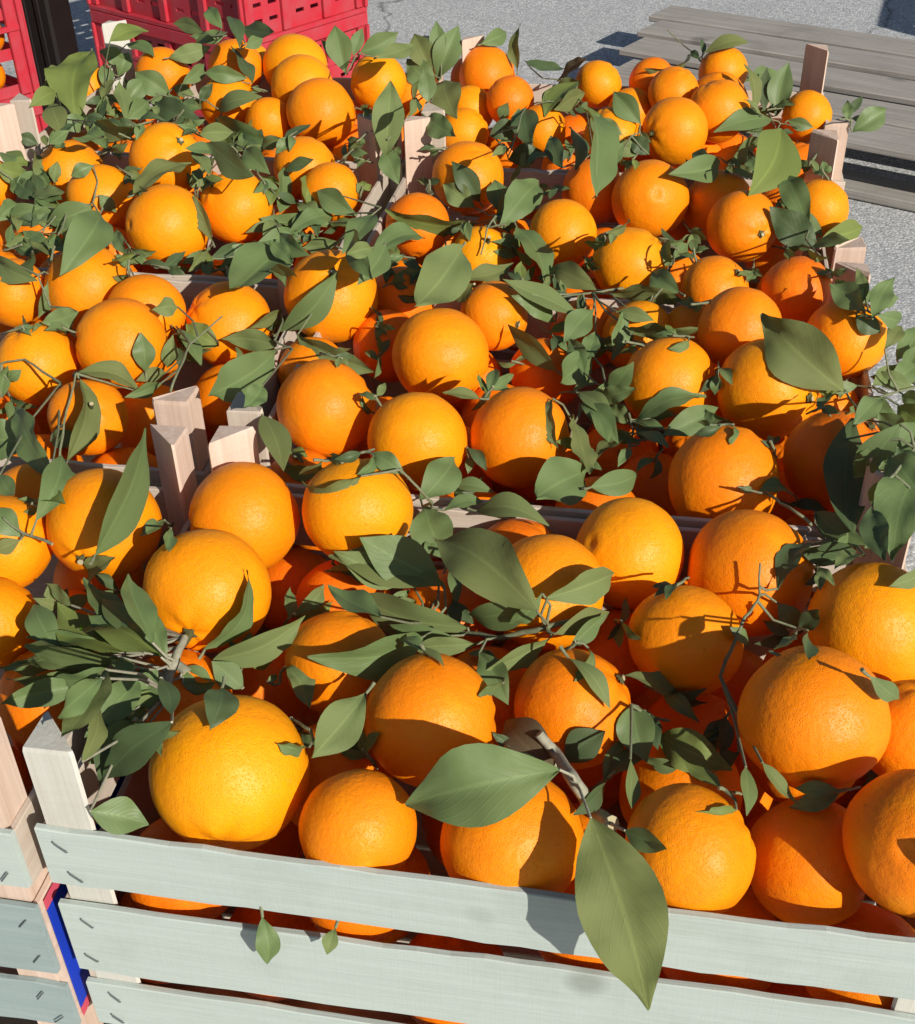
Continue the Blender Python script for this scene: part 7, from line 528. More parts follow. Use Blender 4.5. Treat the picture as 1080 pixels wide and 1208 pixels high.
 ('sunken leafy twig below the orange with a broad shadow band','B',[[0.3161,1.1892,-0.0148],[0.3117,1.1727,-0.0136],[0.3088,1.1624,-0.021]],[[0.2833,1.0662,0.0336,0.2896,1.0509,0.032,-0.74,-0.36,0.56,0.0055,'l',-0.0004],[0.3052,1.1484,-0.0071,0.3059,1.1276,-0.0132,-0.72,-0.22,0.65,0.0069,'d',-0.0003],[0.2829,1.0645,0.0306,0.2737,1.0479,0.0271,0.24,-0.32,0.92,0.0089,'m',-0.0004],[0.281,1.0573,0.032,0.2638,1.0443,0.0365,0.35,-0.14,0.93,0.0072,'l',-0.0005]]),
 ('sunken leafy twig below the yellow orange mostly behind pale leaves','A',[[0.1662,0.9306,0.026],[0.1571,0.9194,0.0345],[0.1445,0.9179,0.0391]],[[0.1568,0.9341,0.0274,0.144,0.9424,0.0161,-0.22,-0.89,-0.41,0.0068,'d',-0.0005],[0.1642,0.9914,-0.003,0.1461,1.0006,-0.0067,-0.36,-0.36,0.86,0.0074,'l',0.0016],[0.1621,0.9919,-0.0026,0.1522,0.9986,0.0015,-0.31,-0.78,0.55,0.0058,'l',0.0007],[0.1598,0.9919,-0.0019,0.1621,0.9992,0.0093,-0.12,-0.82,0.55,0.0055,'k',0.0009]]),
 ('sunken leafy twig left of the orange beneath the leaf shadowed one','I',[[-0.4581,1.3111,-0.0187],[-0.4453,1.298,-0.013],[-0.4242,1.2943,-0.0112]],[[-0.441,1.2967,-0.0124,-0.4366,1.3184,-0.0066,0.92,-0.26,0.29,0.0076,'m',-0.0004],[-0.4371,1.2934,-0.011,-0.4243,1.315,-0.0105,0.75,-0.46,0.48,0.0106,'k',0.0014],[-0.4343,1.2935,-0.011,-0.4135,1.2952,-0.0114,0.08,-0.92,0.38,0.0092,'b',0.0021],[-0.4308,1.2914,-0.0101,-0.415,1.2749,-0.0117,-0.45,-0.5,0.74,0.0076,'k',0.0007],[-0.3724,1.1239,0.0606,-0.3724,1.104,0.0556,0.89,-0.11,0.44,0.0071,'m',-0.0005]]),
 ('sunken leafy twig below the orange with dry star calyx at its upper right','I',[[-0.3564,1.2636,-0.0085],[-0.3488,1.2472,-0.0072],[-0.3387,1.2363,-0.0154]],[[-0.3482,1.2499,-0.0109,-0.314,1.2342,-0.0068,-0.32,-0.82,-0.48,0.0136,'m',0.0031],[-0.3462,1.2462,-0.0113,-0.3197,1.2296,-0.0119,-0.53,-0.84,0.09,0.0117,'l',0.0025],[-0.3409,1.2307,-0.0064,-0.3248,1.2048,-0.0124,-0.11,-0.28,0.95,0.0105,'d',-0.0006],[-0.3387,1.2262,-0.0064,-0.3387,1.2061,-0.0126,0.36,-0.28,0.89,0.0084,'l',-0.0002],[-0.2987,1.0848,0.0543,-0.3145,1.062,0.0595,0.62,-0.55,-0.56,0.0113,'b',-0.0008]]),
 ('sunken leafy twig right of the yellow orange left of the cracked one','B',[[0.1414,1.2112,-0.0145],[0.1403,1.1946,-0.0135],[0.141,1.1831,-0.0225]],[[0.135,1.1461,0.006,0.1497,1.1294,0.0087,-0.7,-0.66,-0.26,0.0087,'o',-0.0005],[0.1357,1.1494,0.0024,0.1443,1.1347,0.0008,-0.04,-0.13,0.99,0.0063,'l',-0.0004],[0.1379,1.1657,-0.0073,0.1376,1.1472,-0.0131,-0.01,-0.3,0.95,0.008,'b',-0.0001],[0.1389,1.1717,-0.0122,0.1281,1.1638,-0.0125,0.49,-0.68,0.54,0.0045,'d',0.0011],[0.1385,1.1662,-0.0118,0.1409,1.1611,0.0151,0.68,-0.71,-0.19,0.0099,'m',-0.0007]]),
 ('sunken leafy twig left of the orange with a black pointed leaf shadow','I',[[-0.5284,1.3849,-0.0151],[-0.5165,1.3694,-0.0127],[-0.5028,1.3619,-0.0161]],[[-0.5101,1.3601,-0.0107,-0.4781,1.3402,-0.0021,-0.41,-0.29,0.86,0.0129,'k',-0.0007],[-0.503,1.347,-0.0067,-0.4768,1.3229,-0.0075,-0.66,-0.72,-0.22,0.0154,'b',-0.0007],[-0.4964,1.3351,-0.0032,-0.4854,1.3065,-0.0123,0.3,-0.18,0.94,0.0124,'o',-0.0005]]),
 ('sunken leafy twig right of the reddish shaded orange at the left of the heap','B',[[0.3787,1.3515,-0.0052],[0.3751,1.3346,-0.0046],[0.3744,1.3234,-0.0131]],[[0.3502,1.2439,0.0292,0.3572,1.2271,0.0271,-0.61,-0.34,0.72,0.0063,'d',-0.0004],[0.3569,1.2665,0.0179,0.3608,1.2479,0.0133,-0.23,-0.28,0.93,0.0067,'m',-0.0004],[0.3504,1.2418,0.0258,0.3444,1.2314,0.0233,0.23,-0.35,0.91,0.0065,'m',-0.0002],[0.3751,1.3281,-0.0118,0.3779,1.3442,0.0056,0.61,-0.63,0.48,0.0091,'m',0.0013]]),
 ('sunken leafy twig behind the yellow ribbed orange with its stalk','B',[[0.0349,1.2399,0.0063],[0.0421,1.2272,0.0127],[0.0578,1.2246,0.0159]],[[0.0458,1.2322,0.0111,0.0576,1.2547,0.0164,-0.31,-0.06,0.95,0.0098,'k',-0.0005],[0.0488,1.2395,0.0083,0.067,1.26,0.0086,0.73,-0.65,-0.2,0.0091,'l',-0.0006],[0.0533,1.2851,-0.0107,0.0751,1.2815,-0.0113,-0.14,-0.91,0.4,0.0106,'b',0.0022],[0.0559,1.2815,-0.0088,0.0648,1.2649,-0.0119,-0.54,-0.42,0.73,0.0073,'k',-0.0004]]),
 ('sunken leafy twig right of the shaded orange lower left of the black leaf-shadow orange','B',[[0.0476,1.3702,-0.0194],[0.0546,1.3582,-0.0121],[0.0706,1.3572,-0.0067]],[[0.0583,1.3625,-0.0127,0.0599,1.3667,0.001,-0.05,-0.95,0.3,0.0058,'l',-0.0004],[0.0609,1.3607,-0.0111,0.0753,1.3793,-0.0091,0.58,-0.52,0.63,0.0081,'l',-0.0005],[0.0637,1.3631,-0.0112,0.0778,1.364,-0.0116,0.07,-0.93,0.37,0.0056,'o',0.0014],[0.066,1.3553,-0.0072,0.0701,1.3394,-0.012,-0.34,-0.35,0.87,0.0059,'d',-0.0]]),
 ('sunken leafy twig behind the brown shaded orange below the shadowed one','I',[[-0.2701,1.3497,0.037],[-0.2695,1.3329,0.0377],[-0.2727,1.3232,0.0312]],[[-0.2694,1.3259,0.0375,-0.2596,1.3042,0.0316,-0.23,-0.35,0.91,0.0086,'k',-0.0005],[-0.2712,1.3295,0.0341,-0.2772,1.3146,0.0217,0.34,-0.68,0.65,0.011,'m',-0.0003],[-0.269,1.3134,0.0381,-0.2814,1.2952,0.0378,0.73,-0.5,0.47,0.0072,'l',-0.0005]]),
 ('sunken leafy twig below the orange with a black pointed leaf shadow','J',[[-0.2676,1.6402,-0.0125],[-0.2705,1.6235,-0.0117],[-0.2804,1.614,-0.018]],[[-0.2636,1.5643,0.0057,-0.261,1.5301,-0.0061,0.16,-0.31,0.94,0.0129,'m',-0.0007],[-0.2672,1.5725,0.0011,-0.2825,1.5393,-0.0054,0.91,-0.39,-0.14,0.0143,'l',-0.0008],[-0.272,1.5876,-0.006,-0.2592,1.6235,0.0038,0.94,-0.29,-0.16,0.0166,'b',-0.0001]]),
 ('sunken leafy twig left of the orange with a broad shadow band','B',[[0.2326,1.0777,0.0316],[0.2289,1.0679,0.0419],[0.2262,1.0712,0.0532]],[[0.2298,1.075,0.0412,0.2165,1.0905,0.0388,-0.29,-0.1,0.95,0.0078,'l',-0.0005],[0.2552,1.1966,-0.0124,0.2429,1.2158,-0.0115,-0.84,-0.54,-0.05,0.0075,'l',0.0011],[0.2559,1.2021,-0.0128,0.2561,1.2231,-0.006,-0.27,-0.29,0.92,0.0096,'m',-0.0002],[0.2558,1.2044,-0.0116,0.268,1.2172,-0.011,0.52,-0.53,0.67,0.0066,'d',0.0004],[0.2564,1.21,-0.012,0.2702,1.1973,-0.0051,-0.63,-0.29,0.72,0.0074,'d',0.0006]]),
 ('sunken leafy twig left of the orange split by a long grey-green leaf','G',[[-0.2874,0.712,0.0273],[-0.2897,0.7017,0.037],[-0.2967,0.6999,0.0412]],[[-0.2977,0.7158,0.0278,-0.3076,0.7039,0.0328,0.77,-0.64,-0.01,0.0051,'d',-0.0004],[-0.3013,0.7207,0.025,-0.3112,0.7137,0.0348,0.75,-0.16,0.65,0.0052,'d',-0.0004],[-0.2962,0.7047,0.0369,-0.2674,0.6867,0.0456,-0.17,0.19,0.97,0.0162,'b',-0.0001]]),
 ('sunken leafy twig behind the orange upper left of the glossy glare orange','J',[[-0.4876,1.8141,-0.0112],[-0.4878,1.7968,-0.0112],[-0.4995,1.7834,-0.0226]],[[-0.4769,1.746,0.0012,-0.4569,1.7412,-0.0113,0.05,-0.9,0.42,0.0094,'d',0.0026],[-0.4712,1.7172,0.0078,-0.4638,1.6785,-0.006,0.8,-0.06,0.59,0.0142,'l',-0.0008],[-0.4731,1.7164,0.0058,-0.4822,1.682,-0.0034,0.88,-0.33,0.34,0.0133,'d',-0.0008],[-0.4876,1.7612,-0.0103,-0.508,1.7339,-0.0073,0.78,-0.55,0.29,0.0116,'k',0.0028],[-0.4847,1.7429,-0.0069,-0.4671,1.7971,0.0077,-0.23,-0.18,0.96,0.0227,'o',-0.0012]]),
 ('sunken leafy twig right of the yellow pitted orange below the round centre one','F',[[0.1491,0.6163,0.0291],[0.1406,0.6035,0.0354],[0.1335,0.5984,0.0351]],[[0.139,0.6033,0.0343,0.1291,0.5866,0.0325,-0.21,0.02,0.98,0.0065,'k',0.0013],[0.1373,0.6012,0.0351,0.123,0.5952,0.03,-0.25,-0.21,0.95,0.0057,'k',0.0005],[0.136,0.6008,0.0345,0.1243,0.6093,0.0267,-0.55,0.01,0.83,0.0059,'k',-0.0002]]),
 ('sunken leafy twig left of the yellow orange with a flat lower shadow','I',[[-0.5376,1.4555,0.0151],[-0.5273,1.4392,0.0164],[-0.5138,1.4294,0.0098]],[[-0.5262,1.4422,0.013,-0.5083,1.4639,0.0064,0.61,-0.28,0.74,0.0132,'b',-0.0008],[-0.5244,1.4418,0.0114,-0.5093,1.4559,-0.0058,0.69,-0.73,0.01,0.0086,'d',-0.0008],[-0.5228,1.4418,0.0096,-0.5169,1.4357,-0.0068,0.29,-0.86,0.43,0.0101,'d',0.0009],[-0.5165,1.4291,0.0125,-0.5524,1.4703,0.0203,0.34,0.12,0.93,0.0203,'m',0.0011]]),
 ('sunken leafy twig left of the orange half behind the long drooping leaf','C',[[0.1103,1.5104,-0.0179],[0.1172,1.4973,-0.0121],[0.1325,1.4944,-0.0093]],[[0.1212,1.4959,-0.0112,0.1426,1.5204,-0.0096,0.73,-0.62,-0.3,0.011,'l',0.0007],[0.1241,1.4927,-0.0096,0.1532,1.5037,-0.0104,0.34,-0.87,0.36,0.0126,'k',0.0028],[0.1249,1.4657,0.0006,0.0915,1.4318,0.0029,0.1,-0.04,0.99,0.0153,'m',-0.001]]),
 ('sunken leafy twig below the orange with a creased cracked navel','A',[[0.3031,0.7148,0.0116],[0.2914,0.7022,0.0181],[0.2834,0.6978,0.0188]],[[0.2913,0.707,0.0137,0.2812,0.7135,-0.0013,-0.2,-0.94,-0.27,0.0071,'d',-0.0005],[0.2905,0.7088,0.0118,0.2744,0.7223,-0.0012,-0.56,-0.81,-0.15,0.0077,'k',-0.0007]]),
 ('sunken leafy twig left of the orange piece below the long horizontal leaf','I',[[-0.4562,1.3576,-0.0029],[-0.4576,1.3418,-0.0008],[-0.469,1.333,-0.006]],[[-0.4604,1.3406,-0.0024,-0.4515,1.316,-0.0129,0.1,-0.36,0.93,0.0103,'o',0.0003],[-0.4615,1.3367,-0.0023,-0.4721,1.3121,-0.0127,0.58,-0.52,0.63,0.0112,'k',0.0006],[-0.4628,1.3337,-0.0026,-0.4939,1.3287,-0.0116,0.07,-0.95,0.3,0.0113,'k',0.0032],[-0.4633,1.328,-0.0018,-0.5022,1.3533,-0.0078,-0.45,-0.79,-0.42,0.0163,'k',0.0031]]),
 ('sunken leafy twig left of the small orange beneath the dark leaf tip','C',[[0.1833,1.5409,0.02],[0.1779,1.5299,0.0286],[0.1678,1.5329,0.0396]],[[0.177,1.543,0.027,0.1615,1.5604,0.0255,-0.47,-0.35,0.81,0.0086,'m',-0.0005],[0.1869,1.6457,-0.0045,0.1778,1.6607,-0.0022,-0.66,-0.49,0.56,0.0083,'o',-0.0004],[0.1863,1.6569,-0.0059,0.1871,1.6716,-0.0005,-0.11,-0.34,0.94,0.006,'m',0.0001],[0.1641,1.4743,0.0556,0.1767,1.4399,0.0484,0.31,-0.09,0.95,0.0172,'b',-0.0008]]),
 ('sunken leafy twig right of the red-orange behind the yellow one','C',[[0.3621,1.3808,-0.0095],[0.3551,1.3704,0.0001],[0.3463,1.3733,0.0108]],[[0.3445,1.3374,0.0156,0.3092,1.3158,0.0307,0.48,-0.18,0.86,0.0164,'l',-0.0009],[0.3528,1.3757,0.0028,0.3408,1.3993,0.0063,-0.45,-0.35,0.82,0.0103,'o',-0.0006],[0.3532,1.3838,0.0018,0.3528,1.4142,0.0122,-0.36,-0.31,0.88,0.0144,'m',-0.0007],[0.352,1.3855,0.0032,0.3756,1.4107,0.0059,0.73,-0.69,0.07,0.0125,'m',-0.0007]]),
 ('sunken leafy twig below the shaded red-orange above the broad bright green leaf','B',[[0.2103,1.1617,0.024],[0.2133,1.1463,0.0266],[0.2256,1.1374,0.0212]],[[0.2171,1.1522,0.0221,0.2346,1.1658,0.0188,0.48,-0.73,-0.49,0.0087,'m',-0.0005],[0.2328,1.2242,-0.0114,0.2494,1.2211,-0.0119,-0.16,-0.9,0.4,0.0086,'l',0.0017],[0.2338,1.2178,-0.0101,0.2456,1.1973,-0.012,-0.66,-0.44,0.6,0.0098,'k',0.0008],[0.2341,1.2088,-0.0075,0.2303,1.1923,-0.0127,-0.01,-0.3,0.96,0.0075,'k',-0.0001],[0.2377,1.2164,-0.0124,0.225,1.247,-0.006,0.3,-0.08,0.95,0.0108,'k',-0.0001]]),
 ('sunken leafy twig right of the smaller orange with a pointed yellow patch','C',[[0.1103,1.6102,0.0188],[0.1168,1.5964,0.0236],[0.1361,1.593,0.0257]],[[0.1214,1.5996,0.0228,0.1326,1.624,0.0303,0.88,-0.45,0.15,0.0098,'l',-0.0005],[0.1247,1.5992,0.0232,0.1469,1.6226,0.0235,0.29,-0.29,0.91,0.0124,'m',-0.0007],[0.1279,1.5988,0.0235,0.1435,1.6023,0.0184,0.28,-0.94,0.21,0.0066,'d',-0.0005],[0.1316,1.6038,0.022,0.1404,1.5874,0.0167,-0.54,-0.5,0.68,0.0094,'m',0.0009]]),
 ('sunken leafy twig left of the big yellow orange beneath the large olive-grey leaf','A',[[0.2221,0.9054,0.0242],[0.2183,0.8898,0.0266],[0.2163,0.8818,0.0225]],[[0.2181,0.8892,0.0246,0.2252,0.8646,0.0198,0.01,-0.19,0.98,0.0087,'l',0.0013],[0.2179,0.8885,0.0232,0.216,0.8809,0.0074,-0.21,-0.87,0.45,0.0097,'d',0.0018],[0.2175,0.8866,0.0225,0.2036,0.8806,0.0088,-0.16,-0.83,0.53,0.0069,'k',-0.0006]]),
 ('sunken leafy twig behind the orange to the right of the large olive-grey leaf','B',[[0.3564,1.2502,0.0068],[0.3542,1.2336,0.0078],[0.3565,1.2231,0.0002]],[[0.3588,1.2456,-0.0001,0.3713,1.2277,0.0016,-0.47,-0.24,0.85,0.0089,'b',-0.0005],[0.3627,1.2557,-0.0066,0.3687,1.2378,-0.0102,-0.63,-0.35,0.69,0.0088,'l',-0.0004],[0.3634,1.2551,-0.0085,0.3585,1.2421,-0.0126,0.01,-0.3,0.95,0.0075,'l',0.0001],[0.3537,1.2183,0.0053,0.3371,1.2063,0.009,0.32,-0.15,0.94,0.0072,'l',-0.0004]]),
 ('sunken leafy twig behind the orange under the stack of three','J',[[-0.1799,1.4484,0.0433],[-0.1837,1.4325,0.0452],[-0.1968,1.4237,0.0399]],[[-0.1872,1.4351,0.0424,-0.1879,1.4092,0.0308,0.6,-0.34,0.73,0.01,'m',0.002],[-0.1891,1.4314,0.0422,-0.2048,1.4194,0.0262,0.23,-0.87,0.43,0.0131,'d',0.0025],[-0.1917,1.4327,0.0404,-0.2258,1.4537,0.024,-0.55,-0.83,0.09,0.0163,'l',-0.0009],[-0.1937,1.4301,0.0398,-0.1644,1.4704,0.0424,0.03,-0.08,1.0,0.0165,'k',-0.0011]]),
 ('sunken leafy twig behind the orange with a black leaf shadow','C',[[0.0007,1.3997,0.0366],[-0.0066,1.3858,0.0413],[-0.0211,1.3816,0.0423]],[[-0.0105,1.3981,0.0368,-0.0232,1.4057,0.0254,-0.49,-0.87,-0.03,0.0072,'d',-0.0005],[-0.0138,1.4339,0.024,-0.0339,1.4162,0.0296,0.47,-0.26,0.85,0.0093,'k',-0.0006],[-0.0169,1.4369,0.0228,-0.0251,1.4318,0.0312,0.48,-0.88,-0.06,0.0058,'m',-0.0003]]),
 ('sunken leafy twig right of the orange with a curved shadow','B',[[0.3582,1.0436,0.0218],[0.352,1.034,0.0324],[0.3472,1.0361,0.0421]],[[0.3513,1.0357,0.0341,0.3299,1.0298,0.0426,0.43,-0.38,0.82,0.0082,'l',0.0019],[0.3509,1.0373,0.0351,0.3417,1.0407,0.0454,-0.11,-0.97,0.22,0.0052,'k',-0.0004],[0.3505,1.0388,0.0363,0.3567,1.0567,0.0433,-0.1,-0.33,0.94,0.0087,'m',-0.0004],[0.3387,1.0066,0.0536,0.3494,0.9965,0.0635,-0.74,-0.66,0.13,0.0071,'m',-0.0005]]),
 ('sunken leafy twig left of the small bright orange fragment below the leaf cluster','A',[[0.0067,0.8301,-0.0018],[0.0085,0.8149,0.0012],[0.0105,0.8081,-0.0013]],[[0.0093,0.8201,-0.0046,0.024,0.8032,-0.0163,0.0,-0.57,0.82,0.0087,'k',0.0008],[0.0098,0.8206,-0.0067,0.0092,0.8063,-0.016,0.0,-0.55,0.84,0.0068,'d',0.0005]]),
 ('sunken leafy twig below the deep orange upper right of the four corner posts','A',[[-0.0852,0.7284,0.0518],[-0.0909,0.7168,0.0597],[-0.0993,0.7137,0.0622]],[[-0.0945,0.7267,0.0533,-0.1134,0.7351,0.0378,0.06,-0.85,-0.53,0.0102,'o',-0.0006],[-0.1084,0.8176,-0.0068,-0.1377,0.8166,-0.0049,0.03,-1.0,-0.02,0.0129,'b',0.003],[-0.1103,0.8171,-0.0064,-0.1327,0.8309,-0.0043,-0.53,-0.84,-0.12,0.0099,'d',0.0023]]),
 ('sunken leafy twig behind the orange split by a long grey-green leaf','I',[[-0.4277,1.3398,-0.0096],[-0.4314,1.3269,-0.0034],[-0.4472,1.3243,-0.0003]],[[-0.439,1.3387,-0.0077,-0.4548,1.3125,-0.0127,0.85,-0.48,-0.2,0.0111,'d',0.001],[-0.4426,1.3413,-0.0085,-0.4797,1.3268,-0.0057,0.36,-0.86,0.35,0.0174,'d',0.0042],[-0.4429,1.3337,-0.005,-0.4773,1.352,-0.0005,-0.33,-0.76,0.55,0.0147,'m',0.0032],[-0.4462,1.3352,-0.0053,-0.4663,1.3691,0.0043,0.54,0.09,0.83,0.0176,'b',-0.0008]]),
 ('sunken leafy twig below the small orange under the flat shadowed yellow one','J',[[-0.0934,1.4391,0.0449],[-0.0974,1.4229,0.0465],[-0.1073,1.4144,0.0415]],[[-0.1005,1.4261,0.0432,-0.1028,1.4283,0.0315,-0.03,-0.98,-0.17,0.0064,'d',-0.0003],[-0.1026,1.4268,0.0413,-0.1158,1.4341,0.0291,-0.41,-0.91,-0.1,0.0074,'o',-0.0005],[-0.1049,1.4289,0.039,-0.1205,1.4412,0.0348,-0.64,-0.72,0.26,0.0079,'k',-0.0004]]),
 ('sunken leafy twig right of the orange split by a long grey-green leaf','G',[[-0.2173,0.7576,-0.0208],[-0.2178,0.7431,-0.0169],[-0.2202,0.7369,-0.0186]],[[-0.1918,0.6504,0.05,-0.1923,0.6248,0.0465,0.69,-0.11,0.71,0.0082,'d',-0.0007],[-0.2085,0.7033,0.0091,-0.2209,0.6804,0.0096,0.09,-0.02,1.0,0.0086,'m',-0.0007]]),
 ('sunken leafy twig left of the orange with a black leaf shadow','J',[[-0.4514,1.4956,0.0221],[-0.4399,1.4826,0.0279],[-0.4208,1.4805,0.0318]],[[-0.4705,1.601,-0.0118,-0.4653,1.6286,-0.0032,-0.11,-0.28,0.96,0.0141,'b',0.0007],[-0.4674,1.6018,-0.0114,-0.4445,1.6143,-0.0043,0.26,-0.79,0.55,0.0123,'b',0.0027],[-0.4597,1.5865,-0.0056,-0.4361,1.5681,-0.0028,-0.48,-0.51,0.71,0.0121,'b',-0.0006],[-0.4155,1.4444,0.0433,-0.4388,1.4094,0.0491,0.3,-0.04,0.95,0.0134,'d',-0.0011]]),
 ('sunken leafy twig below the yellow orange with a flat lower shadow','J',[[-0.0651,1.4356,0.0047],[-0.0634,1.4253,0.0143],[-0.0611,1.4278,0.0245]],[[-0.0633,1.438,0.0127,-0.0707,1.433,0.0253,0.38,-0.92,-0.14,0.0059,'d',-0.0004],[-0.0622,1.4241,0.0201,-0.0593,1.4205,0.0341,-0.08,-0.97,-0.23,0.0086,'d',-0.0004],[-0.0617,1.4241,0.0223,-0.0631,1.4286,0.0014,0.84,-0.51,-0.17,0.0081,'d',-0.0006]]),
 ('sunken leafy twig behind the round orange with a shadow across its base','F',[[0.0336,0.6505,0.0229],[0.0257,0.64,0.0322],[0.0172,0.6374,0.0354]],[[0.0252,0.6875,-0.0048,0.0099,0.6927,-0.0175,-0.65,-0.06,0.76,0.0076,'k',0.0007],[0.0234,0.6878,-0.0048,0.0002,0.705,-0.0149,-0.58,-0.81,-0.05,0.0109,'m',-0.0006],[0.0202,0.6441,0.0297,0.0429,0.6265,0.0424,-0.41,-0.82,-0.41,0.0111,'k',-0.0002]]),
 ('sunken leafy twig behind the orange with a slim leaf across its left side','I',[[-0.2004,1.3301,-0.0042],[-0.1981,1.3132,-0.0036],[-0.1969,1.3021,-0.012]],[[-0.1987,1.3166,-0.008,-0.1655,1.2927,-0.0127,0.0,-0.2,0.98,0.0158,'l',0.0018],[-0.1961,1.2983,-0.0027,-0.1828,1.2636,-0.0127,-0.71,-0.43,0.56,0.0129,'m',-0.0002],[-0.1947,1.2884,-0.0008,-0.2036,1.2476,-0.0121,0.43,-0.33,0.84,0.0178,'l',-0.0009],[-0.1975,1.3068,-0.0107,-0.2267,1.2825,-0.0115,0.51,-0.64,0.57,0.012,'l',0.0034]]),
 ('sunken leafy twig below the small orange beneath the dark leaf tip','C',[[0.2396,1.534,0.0123],[0.2386,1.5168,0.0124],[0.2403,1.506,0.0045]],[[0.2396,1.5178,0.0088,0.2518,1.4989,0.0023,-0.56,-0.57,0.6,0.0098,'o',-0.0005],[0.2402,1.5169,0.0068,0.244,1.5113,-0.0076,-0.15,-0.93,0.32,0.0077,'d',-0.0005],[0.2406,1.5155,0.0049,0.2303,1.504,-0.0016,0.28,-0.65,0.7,0.0065,'l',-0.0004]]),
 ('sunken leafy twig below the shaded orange lower left of the black leaf-shadow orange','B',[[-0.0391,1.2254,-0.0207],[-0.0465,1.2134,-0.0134],[-0.0593,1.2113,-0.0095]],[[-0.0494,1.1984,-0.0058,-0.0694,1.1888,-0.0078,0.35,-0.82,0.46,0.0093,'d',0.0015],[-0.0519,1.1972,-0.0047,-0.0718,1.2084,-0.0052,-0.45,-0.77,0.46,0.0094,'o',0.002],[-0.0546,1.2004,-0.0056,-0.0652,1.219,-0.0019,0.25,-0.05,0.97,0.0094,'b',-0.0005]]),
 ('sunken leafy twig left of the round deep orange before the pale back post','J',[[-0.4377,1.7186,-0.0156],[-0.4422,1.7043,-0.0114],[-0.4587,1.6999,-0.0108]],[[-0.4436,1.6915,-0.0075,-0.4537,1.6706,-0.0109,0.08,-0.2,0.98,0.0084,'d',-0.0003],[-0.4494,1.7001,-0.0105,-0.4666,1.6802,-0.0051,0.77,-0.6,0.22,0.0111,'l',0.0007],[-0.4532,1.7012,-0.011,-0.4691,1.7076,-0.0051,-0.17,-0.85,0.49,0.0091,'b',0.0007]]),
 ('sunken leafy twig left of the orange showing a green star calyx and dry stalk','H',[[-0.4023,0.984,0.0255],[-0.3903,0.9727,0.0339],[-0.3766,0.9714,0.0388]],[[-0.3885,0.9757,0.0333,-0.3853,0.9952,0.038,0.95,-0.22,0.24,0.0063,'k',-0.0005],[-0.386,0.9749,0.0345,-0.3762,0.9948,0.0356,0.88,-0.43,-0.19,0.0085,'l',-0.0005],[-0.3841,0.9756,0.0349,-0.3655,0.9752,0.0347,-0.01,-0.67,0.74,0.0059,'d',0.0001],[-0.3817,0.9751,0.0358,-0.3678,0.9633,0.0322,0.14,-0.14,0.98,0.0062,'m',0.0002]]),
 ('sunken leafy twig below the red-orange behind the yellow one','A',[[0.272,0.8121,0.0288],[0.2746,0.8015,0.038],[0.2822,0.7998,0.0424]],[[0.2784,0.8062,0.036,0.295,0.8249,0.0377,-0.16,0.05,0.99,0.0092,'m',-0.0005],[0.2796,0.8048,0.0375,0.3059,0.8245,0.0335,0.58,-0.8,-0.16,0.0128,'m',-0.0006],[0.2811,0.8044,0.0385,0.2923,0.7896,0.0418,-0.75,-0.45,0.49,0.0073,'m',0.0015]]),
 ('sunken leafy twig left of the smaller orange with a pointed yellow patch','J',[[-0.5106,1.7189,-0.0115],[-0.5025,1.7016,-0.0114],[-0.4913,1.6897,-0.021]],[[-0.4914,1.6695,-0.0042,-0.4611,1.6618,-0.005,-0.17,-0.73,0.66,0.0118,'k',0.0029],[-0.4829,1.6448,0.0015,-0.4516,1.6081,-0.0046,-0.07,-0.22,0.97,0.0183,'k',-0.0009],[-0.4796,1.6376,0.0016,-0.4687,1.6006,-0.0114,0.4,-0.2,0.89,0.016,'b',-0.0007],[-0.4828,1.653,-0.0057,-0.512,1.7034,0.0099,-0.83,-0.53,0.16,0.022,'o',-0.0011]]),
 ('sunken leafy twig behind the yellow orange left of the cracked one','B',[[0.136,1.3738,-0.0053],[0.1268,1.36,-0.0004],[0.1061,1.3554,0.0002]],[[0.1136,1.257,0.0399,0.1041,1.2378,0.0359,0.12,-0.26,0.96,0.0073,'k',-0.0005],[0.1119,1.2682,0.0353,0.1007,1.2502,0.0327,-0.12,-0.07,0.99,0.0082,'o',-0.0005],[0.1191,1.3826,-0.0099,0.099,1.3812,-0.0107,0.05,-0.93,0.37,0.0113,'l',0.002],[0.1162,1.3841,-0.0107,0.1061,1.3985,-0.0094,-0.65,-0.51,0.57,0.0076,'m',-0.0003],[0.1121,1.3692,-0.005,0.1389,1.3447,0.0043,-0.37,-0.05,0.93,0.014,'m',-0.0009]]),
 ('sunken leafy twig left of the yellow ribbed orange with its stalk','I',[[-0.2183,1.3492,0.0355],[-0.2129,1.3326,0.0364],[-0.2051,1.3221,0.0289]],[[-0.2122,1.3369,0.0321,-0.1933,1.3518,0.0202,0.14,-0.72,-0.68,0.0125,'b',-0.0007],[-0.2109,1.3352,0.0308,-0.1941,1.3466,0.0103,0.77,-0.56,0.32,0.0103,'m',-0.0008],[-0.2092,1.3305,0.0306,-0.2062,1.313,0.0198,0.07,-0.51,0.85,0.0104,'k',0.001],[-0.2077,1.3275,0.0297,-0.2184,1.3046,0.0251,0.88,-0.45,0.19,0.0093,'d',-0.0003]]),
 ('sunken leafy twig right of the orange right below the four bare wooden corner posts','F',[[0.0611,0.5679,0.0106],[0.0661,0.5595,0.0228],[0.0707,0.5581,0.0277]],[[0.0684,0.5652,0.0188,0.0909,0.594,0.0188,0.71,-0.55,0.44,0.0125,'m',-0.0008],[0.0692,0.5622,0.0224,0.0531,0.5368,0.0214,0.83,-0.54,0.14,0.0112,'l',0.0025]]),
